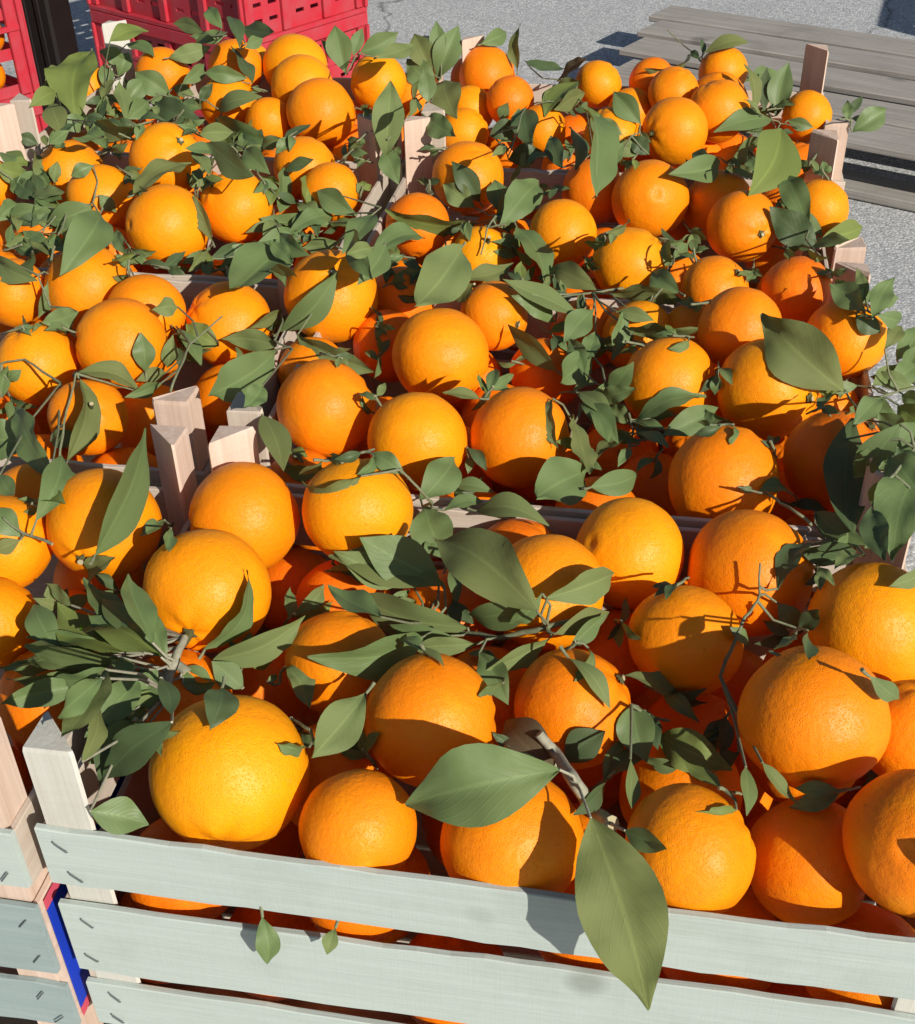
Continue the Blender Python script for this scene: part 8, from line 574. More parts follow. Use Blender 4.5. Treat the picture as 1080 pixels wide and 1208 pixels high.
 ('sunken leafy twig right of the largest yellow orange','F',[[-0.0184,0.5486,0.0228],[-0.0206,0.5414,0.0367],[-0.0232,0.5415,0.0436]],[[-0.0216,0.5475,0.033,-0.0379,0.5637,0.0297,-0.06,0.14,0.99,0.0088,'d',-0.0005],[-0.0244,0.6044,-0.0175,-0.0335,0.6266,-0.0145,-0.25,-0.23,0.94,0.0086,'k',0.0004],[-0.0225,0.5453,0.0378,-0.0102,0.5259,0.0391,0.23,0.21,0.95,0.0079,'l',-0.0005]]),
 ('sunken little spray below the orange below the pale horizontal leaf','J',[[-0.4335,1.7703,-0.0126],[-0.4235,1.7539,-0.0113],[-0.4024,1.7435,-0.0189]],[[-0.4139,1.7286,-0.0055,-0.4005,1.7527,-0.0023,0.85,-0.5,0.16,0.01,'d',-0.0003],[-0.4091,1.7194,-0.0043,-0.3947,1.7348,-0.0094,0.75,-0.64,0.19,0.0089,'d',0.0006],[-0.4036,1.7071,-0.002,-0.3777,1.6789,-0.005,-0.74,-0.68,-0.01,0.0124,'o',-0.0001],[-0.3966,1.6886,0.0023,-0.3956,1.6663,-0.0057,0.3,-0.31,0.9,0.0109,'l',-0.0005],[-0.3959,1.6962,-0.0017,-0.4176,1.6954,-0.0108,-0.05,-0.98,0.19,0.0089,'d',0.0023]]),
 ('sunken leafy twig behind the deep orange upper right of the four corner posts','I',[[-0.3807,1.3753,0.0344],[-0.3715,1.3593,0.0362],[-0.3581,1.3502,0.0305]],[[-0.3698,1.3619,0.0331,-0.3532,1.3797,0.0271,0.47,-0.15,0.87,0.0094,'k',-0.0006],[-0.3684,1.3633,0.0311,-0.354,1.3756,0.0194,0.6,-0.8,-0.1,0.0084,'o',-0.0006],[-0.3663,1.3625,0.0298,-0.3587,1.3563,0.0168,0.16,-0.85,0.5,0.0101,'m',-0.0005],[-0.364,1.3608,0.0289,-0.3675,1.3421,0.0233,0.54,-0.33,0.78,0.0078,'k',-0.0004]]),
 ('sunken leafy twig behind the wide pitted orange under the pale leaf','B',[[0.2294,0.9775,0.0439],[0.2194,0.9645,0.0498],[0.2055,0.9602,0.0507]],[[0.2189,0.9751,0.0442,0.2133,0.9787,0.0335,-0.56,-0.83,0.01,0.0043,'m',-0.0003],[0.2264,1.0187,0.0221,0.2117,1.0119,0.0194,0.25,-0.77,0.58,0.0059,'m',0.0009],[0.2235,1.0162,0.0231,0.2105,1.0291,0.0188,-0.71,-0.59,0.38,0.0069,'d',-0.0004],[0.2211,1.0157,0.0231,0.2168,1.0266,0.0252,-0.57,-0.37,0.74,0.0039,'d',-0.0003]]),
 ('sunken leafy twig behind the round orange with a slanting shadow at its right','B',[[-0.0718,1.2838,-0.0139],[-0.0698,1.267,-0.0131],[-0.0671,1.2562,-0.0211]],[[-0.0688,1.2572,-0.0118,-0.0496,1.2366,-0.0123,-0.16,-0.18,0.97,0.0106,'k',0.0021],[-0.0667,1.2254,-0.0001,-0.0572,1.2024,-0.0059,0.17,-0.17,0.97,0.0095,'d',-0.0003],[-0.0663,1.2242,-0.0017,-0.0702,1.2096,-0.0058,0.34,-0.34,0.88,0.0062,'k',-0.0002],[-0.0662,1.2274,-0.0053,-0.0822,1.2209,-0.0055,0.27,-0.69,0.68,0.0056,'m',0.0017]]),
 ('sunken leafy twig behind the big yellow orange beneath the large olive-grey leaf','C',[[0.4065,1.2617,0.0373],[0.3994,1.2512,0.0466],[0.392,1.2537,0.0568]],[[0.3999,1.2584,0.0464,0.3881,1.2735,0.0439,-0.32,-0.1,0.94,0.0073,'k',-0.0005],[0.4217,1.3317,0.0199,0.4078,1.3415,0.0277,-0.37,-0.84,0.4,0.0095,'m',0.0019],[0.4201,1.3312,0.0222,0.4158,1.3321,0.0365,-0.19,-0.98,0.0,0.0092,'d',-0.0001],[0.4186,1.3311,0.0243,0.4286,1.3304,0.0299,-0.26,-0.9,0.36,0.0071,'m',0.0005]]),
 ('sunken leafy twig behind the shaded red-orange above the broad bright green leaf','C',[[0.3707,1.5596,-0.0062],[0.375,1.5449,-0.0026],[0.3896,1.539,-0.0038]],[[0.3791,1.544,-0.0032,0.4055,1.5655,-0.0057,0.28,-0.23,0.93,0.013,'m',-0.0007],[0.3832,1.5477,-0.0052,0.4068,1.553,-0.0115,0.27,-0.94,0.22,0.0113,'k',0.0011],[0.3865,1.5478,-0.0059,0.3494,1.5403,-0.0021,0.18,-0.47,0.86,0.012,'l',0.0018]]),
]
PALLET_AT = (0.2810, 2.8494)
RED_AT = (-0.9135, 3.3322, -0.7156, 0.200)
RED2_AT = (-1.5112, 2.5694, -0.7679)
BLOCK_AT = (-0.8813, 2.7951, -0.2094)
# ------------------------------------------------------------------ materials
def mat(name):
    m = bpy.data.materials.new(name); m.use_nodes = True
    return m, m.node_tree, m.node_tree.nodes['Principled BSDF']
def N(nt, t, **kw):
    n = nt.nodes.new(t)
    for k, v in kw.items():
        if k in n.inputs: n.inputs[k].default_value = v
        else: setattr(n, k, v)
    return n
def ramp(nt, fac, stops):
    r = nt.nodes.new('ShaderNodeValToRGB'); el = r.color_ramp.elements
    while len(el) < len(stops): el.new(0.5)
    for e, (p_, c) in zip(el, stops): e.position = p_; e.color = (*c, 1)
    nt.links.new(fac, r.inputs[0]); return r.outputs[0]
def mixc(nt, f, a, b, bt='MIX'):
    m = nt.nodes.new('ShaderNodeMix'); m.data_type = 'RGBA'; m.blend_type = bt
    for s, v in ((m.inputs[0], f), (m.inputs[6], a), (m.inputs[7], b)):
        if hasattr(v, 'default_value'): nt.links.new(v, s)
        elif isinstance(v, (int, float)): s.default_value = v
        else: s.default_value = (*v, 1)
    return m.outputs[2]
def math_(nt, op, a, b=None):
    m = nt.nodes.new('ShaderNodeMath'); m.operation = op
    for s, v in zip(m.inputs, (a, b)):
        if v is None: continue
        if hasattr(v, 'default_value'): nt.links.new(v, s)
        else: s.default_value = v
    return m.outputs[0]
def bump(nt, b, h, dist, strength=1.0, normal=None):
    n = nt.nodes.new('ShaderNodeBump'); n.inputs['Strength'].default_value = strength; n.inputs['Distance'].default_value = dist
    nt.links.new(h, n.inputs['Height'])
    if normal: nt.links.new(normal, n.inputs['Normal'])
    nt.links.new(n.outputs[0], b.inputs['Normal']); return n.outputs[0]

def orange_mat():
    m, nt, b = mat('orange_peel')
    tc = N(nt, 'ShaderNodeTexCoord'); oi = N(nt, 'ShaderNodeObjectInfo')
    mp = N(nt, 'ShaderNodeVectorMath', operation='ADD'); nt.links.new(tc.outputs['Object'], mp.inputs[0])
    off = N(nt, 'ShaderNodeVectorMath', operation='SCALE'); off.inputs['Scale'].default_value = 37.0
    nt.links.new(oi.outputs['Random'], off.inputs[0]); nt.links.new(off.outputs[0], mp.inputs[1])
    P_ = mp.outputs[0]
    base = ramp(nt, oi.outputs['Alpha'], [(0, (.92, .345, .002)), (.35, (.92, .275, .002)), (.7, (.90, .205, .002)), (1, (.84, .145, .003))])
    bl = N(nt, 'ShaderNodeTexNoise', Scale=1.6, Detail=3.0); nt.links.new(P_, bl.inputs['Vector'])
    c = mixc(nt, math_(nt, 'MULTIPLY', ramp(nt, bl.outputs[0], [(.45, (0, 0, 0)), (.75, (1, 1, 1))]), .35), base, (.84, .20, .003))
    c = mixc(nt, math_(nt, 'MULTIPLY', ramp(nt, bl.outputs[0], [(.25, (1, 1, 1)), (.45, (0, 0, 0))]), .35), c, (.92, .38, .006))
    # oil glands: lots of small shallow pits
    vo = N(nt, 'ShaderNodeTexVoronoi', Scale=34.0, Randomness=.95); nt.links.new(P_, vo.inputs['Vector'])
    pit = ramp(nt, vo.outputs['Distance'], [(.02, (0, 0, 0)), (.36, (1, 1, 1))])
    n2 = N(nt, 'ShaderNodeTexNoise', Scale=9.0, Detail=2.0); nt.links.new(P_, n2.inputs['Vector'])
    h = math_(nt, 'ADD', pit, math_(nt, 'MULTIPLY', n2.outputs[0], 1.6))
    c = mixc(nt, math_(nt, 'MULTIPLY', math_(nt, 'SUBTRACT', 1.0, pit), .16), c, (.74, .22, .003))
    # a few pale scuffs and small dark specks
    sn = N(nt, 'ShaderNodeTexNoise', Scale=3.2, Detail=6.0, Roughness=.75); nt.links.new(P_, sn.inputs['Vector'])
    c = mixc(nt, math_(nt, 'MULTIPLY', ramp(nt, sn.outputs[0], [(.66, (0, 0, 0)), (.74, (1, 1, 1))]), .35), c, (.62, .36, .11))
    vs_ = N(nt, 'ShaderNodeTexVoronoi', Scale=1.9, Randomness=1.0); nt.links.new(P_, vs_.inputs['Vector'])
    c = mixc(nt, ramp(nt, vs_.outputs['Distance'], [(.018, (.7, .7, .7)), (.032, (0, 0, 0))]), c, (.10, .045, .012))
    nt.links.new(c, b.inputs['Base Color'])
    b.inputs['Roughness'].default_value = .48; b.inputs['Specular IOR Level'].default_value = .28
    b.inputs['Subsurface Weight'].default_value = .12; b.inputs['Subsurface Radius'].default_value = (1, .35, .05); b.inputs['Subsurface Scale'].default_value = .004
    bump(nt, b, h, .00055, .6)
    return m
M = {}
M['orange'] = orange_mat()

def leaf_mat(name, up, up2, under, rough=.36, spec=.45):
    m, nt, b = mat(name)
    uv = N(nt, 'ShaderNodeUVMap'); sx = N(nt, 'ShaderNodeSeparateXYZ'); nt.links.new(uv.outputs[0], sx.inputs[0])
    oi = N(nt, 'ShaderNodeObjectInfo'); geo = N(nt, 'ShaderNodeNewGeometry'); tc = N(nt, 'ShaderNodeTexCoord')
    nz = N(nt, 'ShaderNodeTexNoise', Scale=70.0, Detail=4.0); nt.links.new(tc.outputs['Object'], nz.inputs['Vector'])
    nl = N(nt, 'ShaderNodeTexNoise', Scale=22.0, Detail=2.0); nt.links.new(tc.outputs['Object'], nl.inputs['Vector'])
    f = math_(nt, 'ADD', math_(nt, 'MULTIPLY', oi.outputs['Random'], 1.15), math_(nt, 'SUBTRACT', math_(nt, 'MULTIPLY', nl.outputs[0], .8), .38))
    c = mixc(nt, f, up, up2)
    d = math_(nt, 'ABSOLUTE', math_(nt, 'SUBTRACT', sx.outputs[1], .5))            # distance from the midrib
    mid = ramp(nt, d, [(.014, (1, 1, 1)), (.042, (0, 0, 0))])
    # side veins run forward from the midrib
    ph = math_(nt, 'SUBTRACT', math_(nt, 'MULTIPLY', sx.outputs[0], 9.0), math_(nt, 'MULTIPLY', d, 7.0))
    fr = math_(nt, 'ABSOLUTE', math_(nt, 'SUBTRACT', math_(nt, 'FRACT', ph), .5))
    vein = ramp(nt, fr, [(.0, (1, 1, 1)), (.07, (0, 0, 0))])
    c = mixc(nt, math_(nt, 'MULTIPLY', vein, .10), c, up2)
    ny = N(nt, 'ShaderNodeTexNoise', Scale=34.0, Detail=3.0); nt.links.new(tc.outputs['Object'], ny.inputs['Vector'])
    yl = math_(nt, 'MULTIPLY', ramp(nt, ny.outputs[0], [(.5, (0, 0, 0)), (.72, (1, 1, 1))]), ramp(nt, oi.outputs['Random'], [(.35, (0, 0, 0)), (.9, (.75, .75, .75))]))
    c = mixc(nt, yl, c, tuple(x*k+q for x, k, q in zip(up2, (1.5, 1.25, .8), (.04, .03, 0))))
    c = mixc(nt, math_(nt, 'MULTIPLY', mid, .75), c, tuple(min(1, x*1.9 + .035) for x in up2))
    sp = ramp(nt, nz.outputs[0], [(.66, (0, 0, 0)), (.72, (1, 1, 1))])
    c = mixc(nt, math_(nt, 'MULTIPLY', sp, .25), c, (.16, .15, .06))
    ed = ramp(nt, d, [(.455, (0, 0, 0)), (.5, (1, 1, 1))])
    c = mixc(nt, math_(nt, 'MULTIPLY', ed, .45), c, (.20, .22, .08))
    cu = mixc(nt, math_(nt, 'MULTIPLY', math_(nt, 'MAXIMUM', mid, math_(nt, 'MULTIPLY', vein, .35)), .5), under, tuple(x*1.5 for x in under))
    c = mixc(nt, geo.outputs['Backfacing'], c, cu)
    nt.links.new(c, b.inputs['Base Color'])
    nt.links.new(math_(nt, 'ADD', rough, math_(nt, 'MULTIPLY', geo.outputs['Backfacing'], .25)), b.inputs['Roughness'])
    b.inputs['Specular IOR Level'].default_value = spec
    hh = math_(nt, 'ADD', math_(nt, 'MULTIPLY', vein, -.5), math_(nt, 'MULTIPLY', nz.outputs[0], .6))
    bump(nt, b, hh, .0004, .5)
    tr = N(nt, 'ShaderNodeBsdfTranslucent'); nt.links.new(mixc(nt, .5, c, (.22, .30, .03)), tr.inputs[0])
    mx = N(nt, 'ShaderNodeMixShader'); mx.inputs[0].default_value = .16
    out = nt.nodes['Material Output']
    nt.links.new(b.outputs[0], mx.inputs[1]); nt.links.new(tr.outputs[0], mx.inputs[2]); nt.links.new(mx.outputs[0], out.inputs[0])
    return m
UND = (.130, .195, .070)
M['m'] = leaf_mat('leaf_mid_green', (.056, .118, .018), (.115, .200, .034), UND, .36, .44)
M['l'] = leaf_mat('leaf_light_green', (.135, .210, .042), (.215, .285, .070), (.16, .21, .075), .45, .36)
M['d'] = leaf_mat('leaf_dark_green', (.022, .062, .022), (.050, .104, .034), UND, .28, .5)
M['k'] = leaf_mat('leaf_shade_green', (.009, .028, .015), (.018, .045, .022), (.07, .11, .045), .28, .42)  # darkest leaves, with their shade put into the green itself
M['o'] = leaf_mat('leaf_olive', (.145, .176, .044), (.210, .234, .072), (.15, .18, .06), .48, .34)
M['b'] = leaf_mat('leaf_bright_green', (.085, .205, .014), (.150, .265, .030), (.16, .21, .05), .42, .45)
M['n'] = leaf_mat('leaf_brown', (.085, .062, .028), (.12, .085, .045), (.12, .09, .05), .5, .3)

def simple(name, col, rough=.6, spec=.3, nscale=40., namt=.25, bd=.0, col2=None):
    m, nt, b = mat(name); tc = N(nt, 'ShaderNodeTexCoord')
    nz = N(nt, 'ShaderNodeTexNoise', Scale=nscale, Detail=5.0); nt.links.new(tc.outputs['Object'], nz.inputs['Vector'])
    c2 = col2 or tuple(x*.6 for x in col)
    c = mixc(nt, math_(nt, 'MULTIPLY', ramp(nt, nz.outputs[0], [(.35, (0, 0, 0)), (.7, (1, 1, 1))]), namt*2), col, c2)
    nt.links.new(c, b.inputs['Base Color']); b.inputs['Roughness'].default_value = rough; b.inputs['Specular IOR Level'].default_value = spec
    if bd: bump(nt, b, nz.outputs[0], bd, .6)
    return m
M['twig'] = simple('twig_bark', (.20, .22, .13), .7, .2, 300, .3, .0005, (.11, .12, .07))
M['twig_pale'] = simple('pale_twig_bark', (.36, .35, .27), .75, .2, 300, .3, .0006, (.20, .20, .13))
M['cut'] = simple('twig_cut_end', (.42, .38, .24), .8, .1, 300, .2, 0, (.3, .24, .14))
M['calyx'] = simple('calyx', (.11, .12, .05), .8, .1, 300, .4, .0004, (.07, .055, .025))
M['staple'] = simple('staple_steel', (.10, .12, .12), .45, .5, 200, .3)
M['red'] = simple('red_plastic', (.47, .024, .042), .42, .4, 25, .35, .0003, (.40, .07, .085))
M['black'] = simple('dark_brown', (.010, .0075, .007), .6, .25, 30, .3)
M['blue'] = simple('blue_print', (.012, .05, .52), .4, .4, 20, .2, 0, (.01, .035, .38))
M['pink'] = simple('pink_print', (.62, .09, .14), .5, .3, 20, .1)

def wood(name, c1, c2, c3, axis, freq=1.0, rough=.7, bd=.0004, stain=.3, fibre=.6):
    """long grain runs along the local axis given (0 x, 1 y, 2 z)"""
    m, nt, b = mat(name); tc = N(nt, 'ShaderNodeTexCoord'); oi = N(nt, 'ShaderNodeObjectInfo')
    off = N(nt, 'ShaderNodeVectorMath', operation='SCALE'); off.inputs['Scale'].default_value = 11.0
    nt.links.new(oi.outputs['Random'], off.inputs[0])
    ad = N(nt, 'ShaderNodeVectorMath', operation='ADD'); nt.links.new(tc.outputs['Object'], ad.inputs[0]); nt.links.new(off.outputs[0], ad.inputs[1])
    s = [140*freq]*3; s[axis] = 4*freq
    mp = N(nt, 'ShaderNodeMapping'); mp.inputs['Scale'].default_value = s; nt.links.new(ad.outputs[0], mp.inputs[0])
    n1 = N(nt, 'ShaderNodeTexNoise', Scale=1.0, Detail=4.0, Distortion=.6); nt.links.new(mp.outputs[0], n1.inputs['Vector'])
    s2 = [600*freq]*3; s2[axis] = 14*freq
    mp2 = N(nt, 'ShaderNodeMapping'); mp2.inputs['Scale'].default_value = s2; nt.links.new(ad.outputs[0], mp2.inputs[0])
    n2 = N(nt, 'ShaderNodeTexNoise', Scale=1.0, Detail=2.0); nt.links.new(mp2.outputs[0], n2.inputs['Vector'])
    n3 = N(nt, 'ShaderNodeTexNoise', Scale=22.0*freq, Detail=4.0); nt.links.new(ad.outputs[0], n3.inputs['Vector'])
    c = mixc(nt, ramp(nt, n1.outputs[0], [(.32, (0, 0, 0)), (.68, (1, 1, 1))]), c1, c2)
    c = mixc(nt, math_(nt, 'MULTIPLY', ramp(nt, n2.outputs[0], [(.4, (0, 0, 0)), (.75, (1, 1, 1))]), fibre*.5), c, c3)
    c = mixc(nt, math_(nt, 'MULTIPLY', ramp(nt, n3.outputs[0], [(.58, (0, 0, 0)), (.8, (1, 1, 1))]), stain), c, c3)
    s3 = [30*freq]*3; s3[axis] = 900*freq
    mp3 = N(nt, 'ShaderNodeMapping'); mp3.inputs['Scale'].default_value = s3; nt.links.new(ad.outputs[0], mp3.inputs[0])
    n4 = N(nt, 'ShaderNodeTexNoise', Scale=1.0, Detail=2.0); nt.links.new(mp3.outputs[0], n4.inputs['Vector'])
    c = mixc(nt, math_(nt, 'MULTIPLY', ramp(nt, n4.outputs[0], [(.45, (0, 0, 0)), (.7, (1, 1, 1))]), .08), c, c3)
    kn = N(nt, 'ShaderNodeTexVoronoi', Scale=9.0*freq); nt.links.new(ad.outputs[0], kn.inputs['Vector'])
    c = mixc(nt, math_(nt, 'MULTIPLY', ramp(nt, kn.outputs['Distance'], [(.05, (1, 1, 1)), (.13, (0, 0, 0))]), .55), c, tuple(x*.55 for x in c3))
    gr = N(nt, 'ShaderNodeTexNoise', Scale=9.0*freq, Detail=7.0, Roughness=.7); nt.links.new(ad.outputs[0], gr.inputs['Vector'])
    c = mixc(nt, math_(nt, 'MULTIPLY', ramp(nt, gr.outputs[0], [(.5, (0, 0, 0)), (.78, (1, 1, 1))]), .38), c, tuple(x*.7 for x in c3))
    nt.links.new(c, b.inputs['Base Color']); b.inputs['Roughness'].default_value = rough; b.inputs['Specular IOR Level'].default_value = .25
    bump(nt, b, math_(nt, 'ADD', math_(nt, 'ADD', n1.outputs[0], n2.outputs[0]), math_(nt, 'MULTIPLY', n4.outputs[0], .3)), bd, .6)
    return m
PAINT = ((.415, .482, .458), (.445, .515, .49), (.345, .375, .33)); RAW = ((.58, .44, .355), (.68, .54, .455), (.42, .27, .19))
SHADE_TEAL = ((.26, .33, .335), (.30, .37, .375), (.21, .26, .25)); WASH = ((.52, .52, .475), (.58, .575, .53), (.44, .36, .27))
PALE = ((.50, .43, .36), (.56, .49, .42), (.40, .30, .225)); GREY = ((.32, .302, .278), (.41, .39, .36), (.16, .143, .126))
for ax, nm in enumerate('xyz'):
    M['paint_'+nm] = wood('whitewashed_wood_'+nm, *PAINT, ax, 1., .75, .0004, .25, .5)
    M['teal_'+nm] = wood('shade_tinted_wood_'+nm, *SHADE_TEAL, ax, 1., .75, .0004, .25, .5)  # shade on the left front crate's lower slats, put into the wood colour
    M['wash_'+nm] = wood('whitewashed_post_'+nm, *WASH, ax, .7, .75, .0004, .4, .4)
    M['raw_'+nm] = wood('raw_poplar_wood_'+nm, *RAW, ax, .6, .75, .0004, .35)
    M['pale_'+nm] = wood('pale_poplar_wood_'+nm, *PALE, ax, .7, .75, .0004, .3)
M['grey'] = wood('weathered_board', *GREY, 0, .45, .85, .0012, .45, .9)
M['grey_y'] = wood('weathered_block', *GREY, 1, .45, .85, .0012, .45, .9)

def asphalt_mat():
    m, nt, b = mat('gravel_asphalt'); tc = N(nt, 'ShaderNodeTexCoord')
    v = N(nt, 'ShaderNodeTexVoronoi', Scale=190.0); nt.links.new(tc.outputs['Object'], v.inputs['Vector'])
    n = N(nt, 'ShaderNodeTexNoise', Scale=3.0, Detail=6.0); nt.links.new(tc.outputs['Object'], n.inputs['Vector'])
    nf = N(nt, 'ShaderNodeTexNoise', Scale=90.0, Detail=3.0); nt.links.new(tc.outputs['Object'], nf.inputs['Vector'])
    sep = N(nt, 'ShaderNodeSeparateColor'); nt.links.new(v.outputs['Color'], sep.inputs[0])
    c = ramp(nt, sep.outputs[0], [(0, (.32, .335, .345)), (.5, (.51, .53, .538)), (1, (.74, .75, .75))])
    c = mixc(nt, ramp(nt, v.outputs['Distance'], [(.35, (0, 0, 0)), (.75, (.6, .6, .6))]), c, (.25, .262, .272))
    c = mixc(nt, math_(nt, 'MULTIPLY', ramp(nt, n.outputs[0], [(.4, (0, 0, 0)), (.65, (1, 1, 1))]), .3), c, (.40, .412, .42))
    cw = N(nt, 'ShaderNodeTexNoise', Scale=4.0, Detail=5.0); nt.links.new(tc.outputs['Object'], cw.inputs['Vector'])
    cv = N(nt, 'ShaderNodeVectorMath', operation='ADD'); nt.links.new(tc.outputs['Object'], cv.inputs[0])
    cs = N(nt, 'ShaderNodeVectorMath', operation='SCALE'); cs.inputs['Scale'].default_value = .35; nt.links.new(cw.outputs['Color'], cs.inputs[0]); nt.links.new(cs.outputs[0], cv.inputs[1])
    cr = N(nt, 'ShaderNodeTexVoronoi', Scale=.55); cr.feature = 'DISTANCE_TO_EDGE'; nt.links.new(cv.outputs[0], cr.inputs['Vector'])
    c = mixc(nt, ramp(nt, cr.outputs['Distance'], [(.0015, (.75, .75, .75)), (.005, (0, 0, 0))]), c, (.10, .10, .10))
    st = N(nt, 'ShaderNodeTexNoise', Scale=1.1, Detail=7.0, Roughness=.65); nt.links.new(tc.outputs['Object'], st.inputs['Vector'])
    c = mixc(nt, math_(nt, 'MULTIPLY', ramp(nt, st.outputs[0], [(.52, (0, 0, 0)), (.66, (1, 1, 1))]), .35), c, (.22, .225, .23))
    nt.links.new(c, b.inputs['Base Color']); b.inputs['Roughness'].default_value = .85; b.inputs['Specular IOR Level'].default_value = .25
    h = math_(nt, 'ADD', math_(nt, 'MULTIPLY', v.outputs['Distance'], -1.0), math_(nt, 'MULTIPLY', nf.outputs[0], .5))
    bump(nt, b, h, .0016, .7)
    return m
M['asphalt'] = asphalt_mat()

# ------------------------------------------------------------------ mesh helpers
class MB:
    def __init__(s): s.v = []; s.f = []; s.m = []
    def add(s, vs_, fs, mi=0):
        o = len(s.v); s.v += [tuple(v) for v in vs_]; s.f += [tuple(i+o for i in f) for f in fs]; s.m += [mi]*len(fs)
    def box(s, x0, x1, y0, y1, z0, z1, mi=0):
        v = [(x, y, z) for z in (z0, z1) for y in (y0, y1) for x in (x0, x1)]
        s.add(v, [(0, 2, 3, 1), (4, 5, 7, 6), (0, 1, 5, 4), (2, 6, 7, 3), (0, 4, 6, 2), (1, 3, 7, 5)], mi)
    def bbox(s, x0, x1, y0, y1, z0, z1, c=.0012, mi=0):
        """box with chamfered edges"""
        bm = bmesh.new(); r = bmesh.ops.create_cube(bm, size=1)
        for v in bm.verts:
            v.co = Vector(((x0+x1)/2+v.co.x*(x1-x0), (y0+y1)/2+v.co.y*(y1-y0), (z0+z1)/2+v.co.z*(z1-z0)))
        bmesh.ops.bevel(bm, geom=bm.edges[:], offset=c, segments=1, affect='EDGES')
        bm.verts.index_update()
        s.add([v.co[:] for v in bm.verts], [[v.index for v in f.verts] for f in bm.faces], mi); bm.free()
    def tube(s, pts, rad, n=7, mi=0, capmi=None):
        pts = [Vector(p_) for p_ in pts]
        if not hasattr(rad, '__len__'): rad = [rad]*len(pts)
        rings = []; t0 = (pts[1]-pts[0]).normalized(); u = t0.orthogonal().normalized()
        for i, p_ in enumerate(pts):
            t = (pts[min(i+1, len(pts)-1)]-pts[max(i-1, 0)]).normalized()
            u = (u - t*u.dot(t)).normalized(); w_ = t.cross(u)
            rings.append([p_+(u*math.cos(a)+w_*math.sin(a))*rad[i] for a in [2*math.pi*k/n for k in range(n)]])
        o = [v for r in rings for v in r]
        fs = [(i*n+k, i*n+(k+1) % n, (i+1)*n+(k+1) % n, (i+1)*n+k) for i in range(len(pts)-1) for k in range(n)]
        s.add(o, fs, mi); cm = mi if capmi is None else capmi
        s.add(rings[0], [tuple(reversed(range(n)))], cm); s.add(rings[-1], [tuple(range(n))], cm)
    def mesh(s, name, mats, smooth=False):
        me = bpy.data.meshes.new(name); me.from_pydata(s.v, [], s.f); me.validate()
        for m in mats: me.materials.append(m)
        if len(mats) > 1: me.polygons.foreach_set('material_index', s.m)
        if smooth: me.polygons.foreach_set('use_smooth', [True]*len(me.polygons))
        me.update(); return me
def link(name, me, parent=None, loc=None, kind=None):
    o = bpy.data.objects.new(name, me); COL.objects.link(o)
    if parent: o.parent = parent
    if loc is not None: o.location = loc
    if kind: o['kind'] = kind
    return o
def thing(name, label, cat, loc=(0, 0, 0), rz=0, group=None, me=None):
    o = bpy.data.objects.new(name, me); COL.objects.link(o); o.location = loc; o.rotation_euler = (0, 0, rz)
    o['label'] = label; o['category'] = cat
    if group: o['group'] = group
    return o

# ------------------------------------------------------------------ the ground
g = MB(); g.add([(-60, -60, 0), (60, -60, 0), (60, 60, 0), (-60, 60, 0)], [(0, 1, 2, 3)])
link('ground', g.mesh('ground', [M['asphalt']]), kind='structure')

# ------------------------------------------------------------------ fruit crates
HP, PW, DEP, WID = 0.0622, 0.0282, 0.3218, 0.50
ROWS = ((0, -.047), (-.064, -.1285), (-.1437, -.188))
def slat_mesh(L, h, t, axis, m, seed, wav=.0006):
    """a thin sawn slat, edges slightly uneven; long axis 0 = x, 1 = y; origin at its middle"""
    r = random.Random(seed); n = 26; mb = MB(); rows = []
    for i in range(n+1):
        x = -L/2+L*i/n
        top = h/2 + r.uniform(-wav, wav) - (.0012 if r.random() < .08 else 0); bot = -h/2 + r.uniform(-wav, wav)
        bow = .0009*math.sin(seed+i*.22); c = .0007
        rows.append([(x, -t/2+bow, bot+c), (x, -t/2+bow, top-c), (x, -t/2+c+bow, top), (x, t/2-c+bow, top), (x, t/2+bow, top-c), (x, t/2+bow, bot)])
    if axis == 1: rows = [[(-y, x, z) for x, y, z in q] for q in rows]
    k = len(rows[0]); fs = [(i*k+j, (i+1)*k+j, (i+1)*k+(j+1) % k, i*k+(j+1) % k) for i in range(n) for j in range(k)]
    fs += [tuple(reversed(range(k))), tuple(n*k+j for j in range(k))]
    mb.add([v for q in rows for v in q], fs)
    return mb.mesh('slat', [m])
def post_mesh(corner, z0, z1, mats, seed):
    """triangular corner post; its two legs lie on the crate walls, the sloping face looks inwards"""
    sx = 1 if 'L' in corner else -1; sy = 1 if 'F' in corner else -1
    w_ = PW; r = random.Random(seed); b = .0016
    tri = [(0, 0), (w_-b, 0), (w_, b), (b, w_), (0, w_-b)]
    tri = [(x*sx, y*sy) for x, y in tri]; 
    if sx*sy < 0: tri = tri[::-1]
    mb = MB(); n = len(tri); tl_ = [r.uniform(-.0025, .0015) for _ in tri]
    v = [(x, y, z0) for x, y in tri]+[(x, y, z1-.003) for x, y in tri]+[(x*.955+.0006*sx, y*.955+.0006*sy, z1+t) for (x, y), t in zip(tri, tl_)]
    for l in (0, n):
        pass
    fs = [(l+i, l+(i+1) % n, l+n+(i+1) % n, l+n+i) for l in (0, n) for i in range(n)]+[tuple(range(2*n, 3*n)), tuple(reversed(range(n)))]
    mb.add(v, fs); return mb.mesh('corner_post', mats)
staple_me = MB(); staple_me.tube([(-.0042, 0, .0026), (-.0035, -.0006, .002), (.0035, -.0006, -.002), (.0042, 0, -.0026)], .00055, 5)
staple_me = staple_me.mesh('staple', [M['staple']])
crate_cache = {}
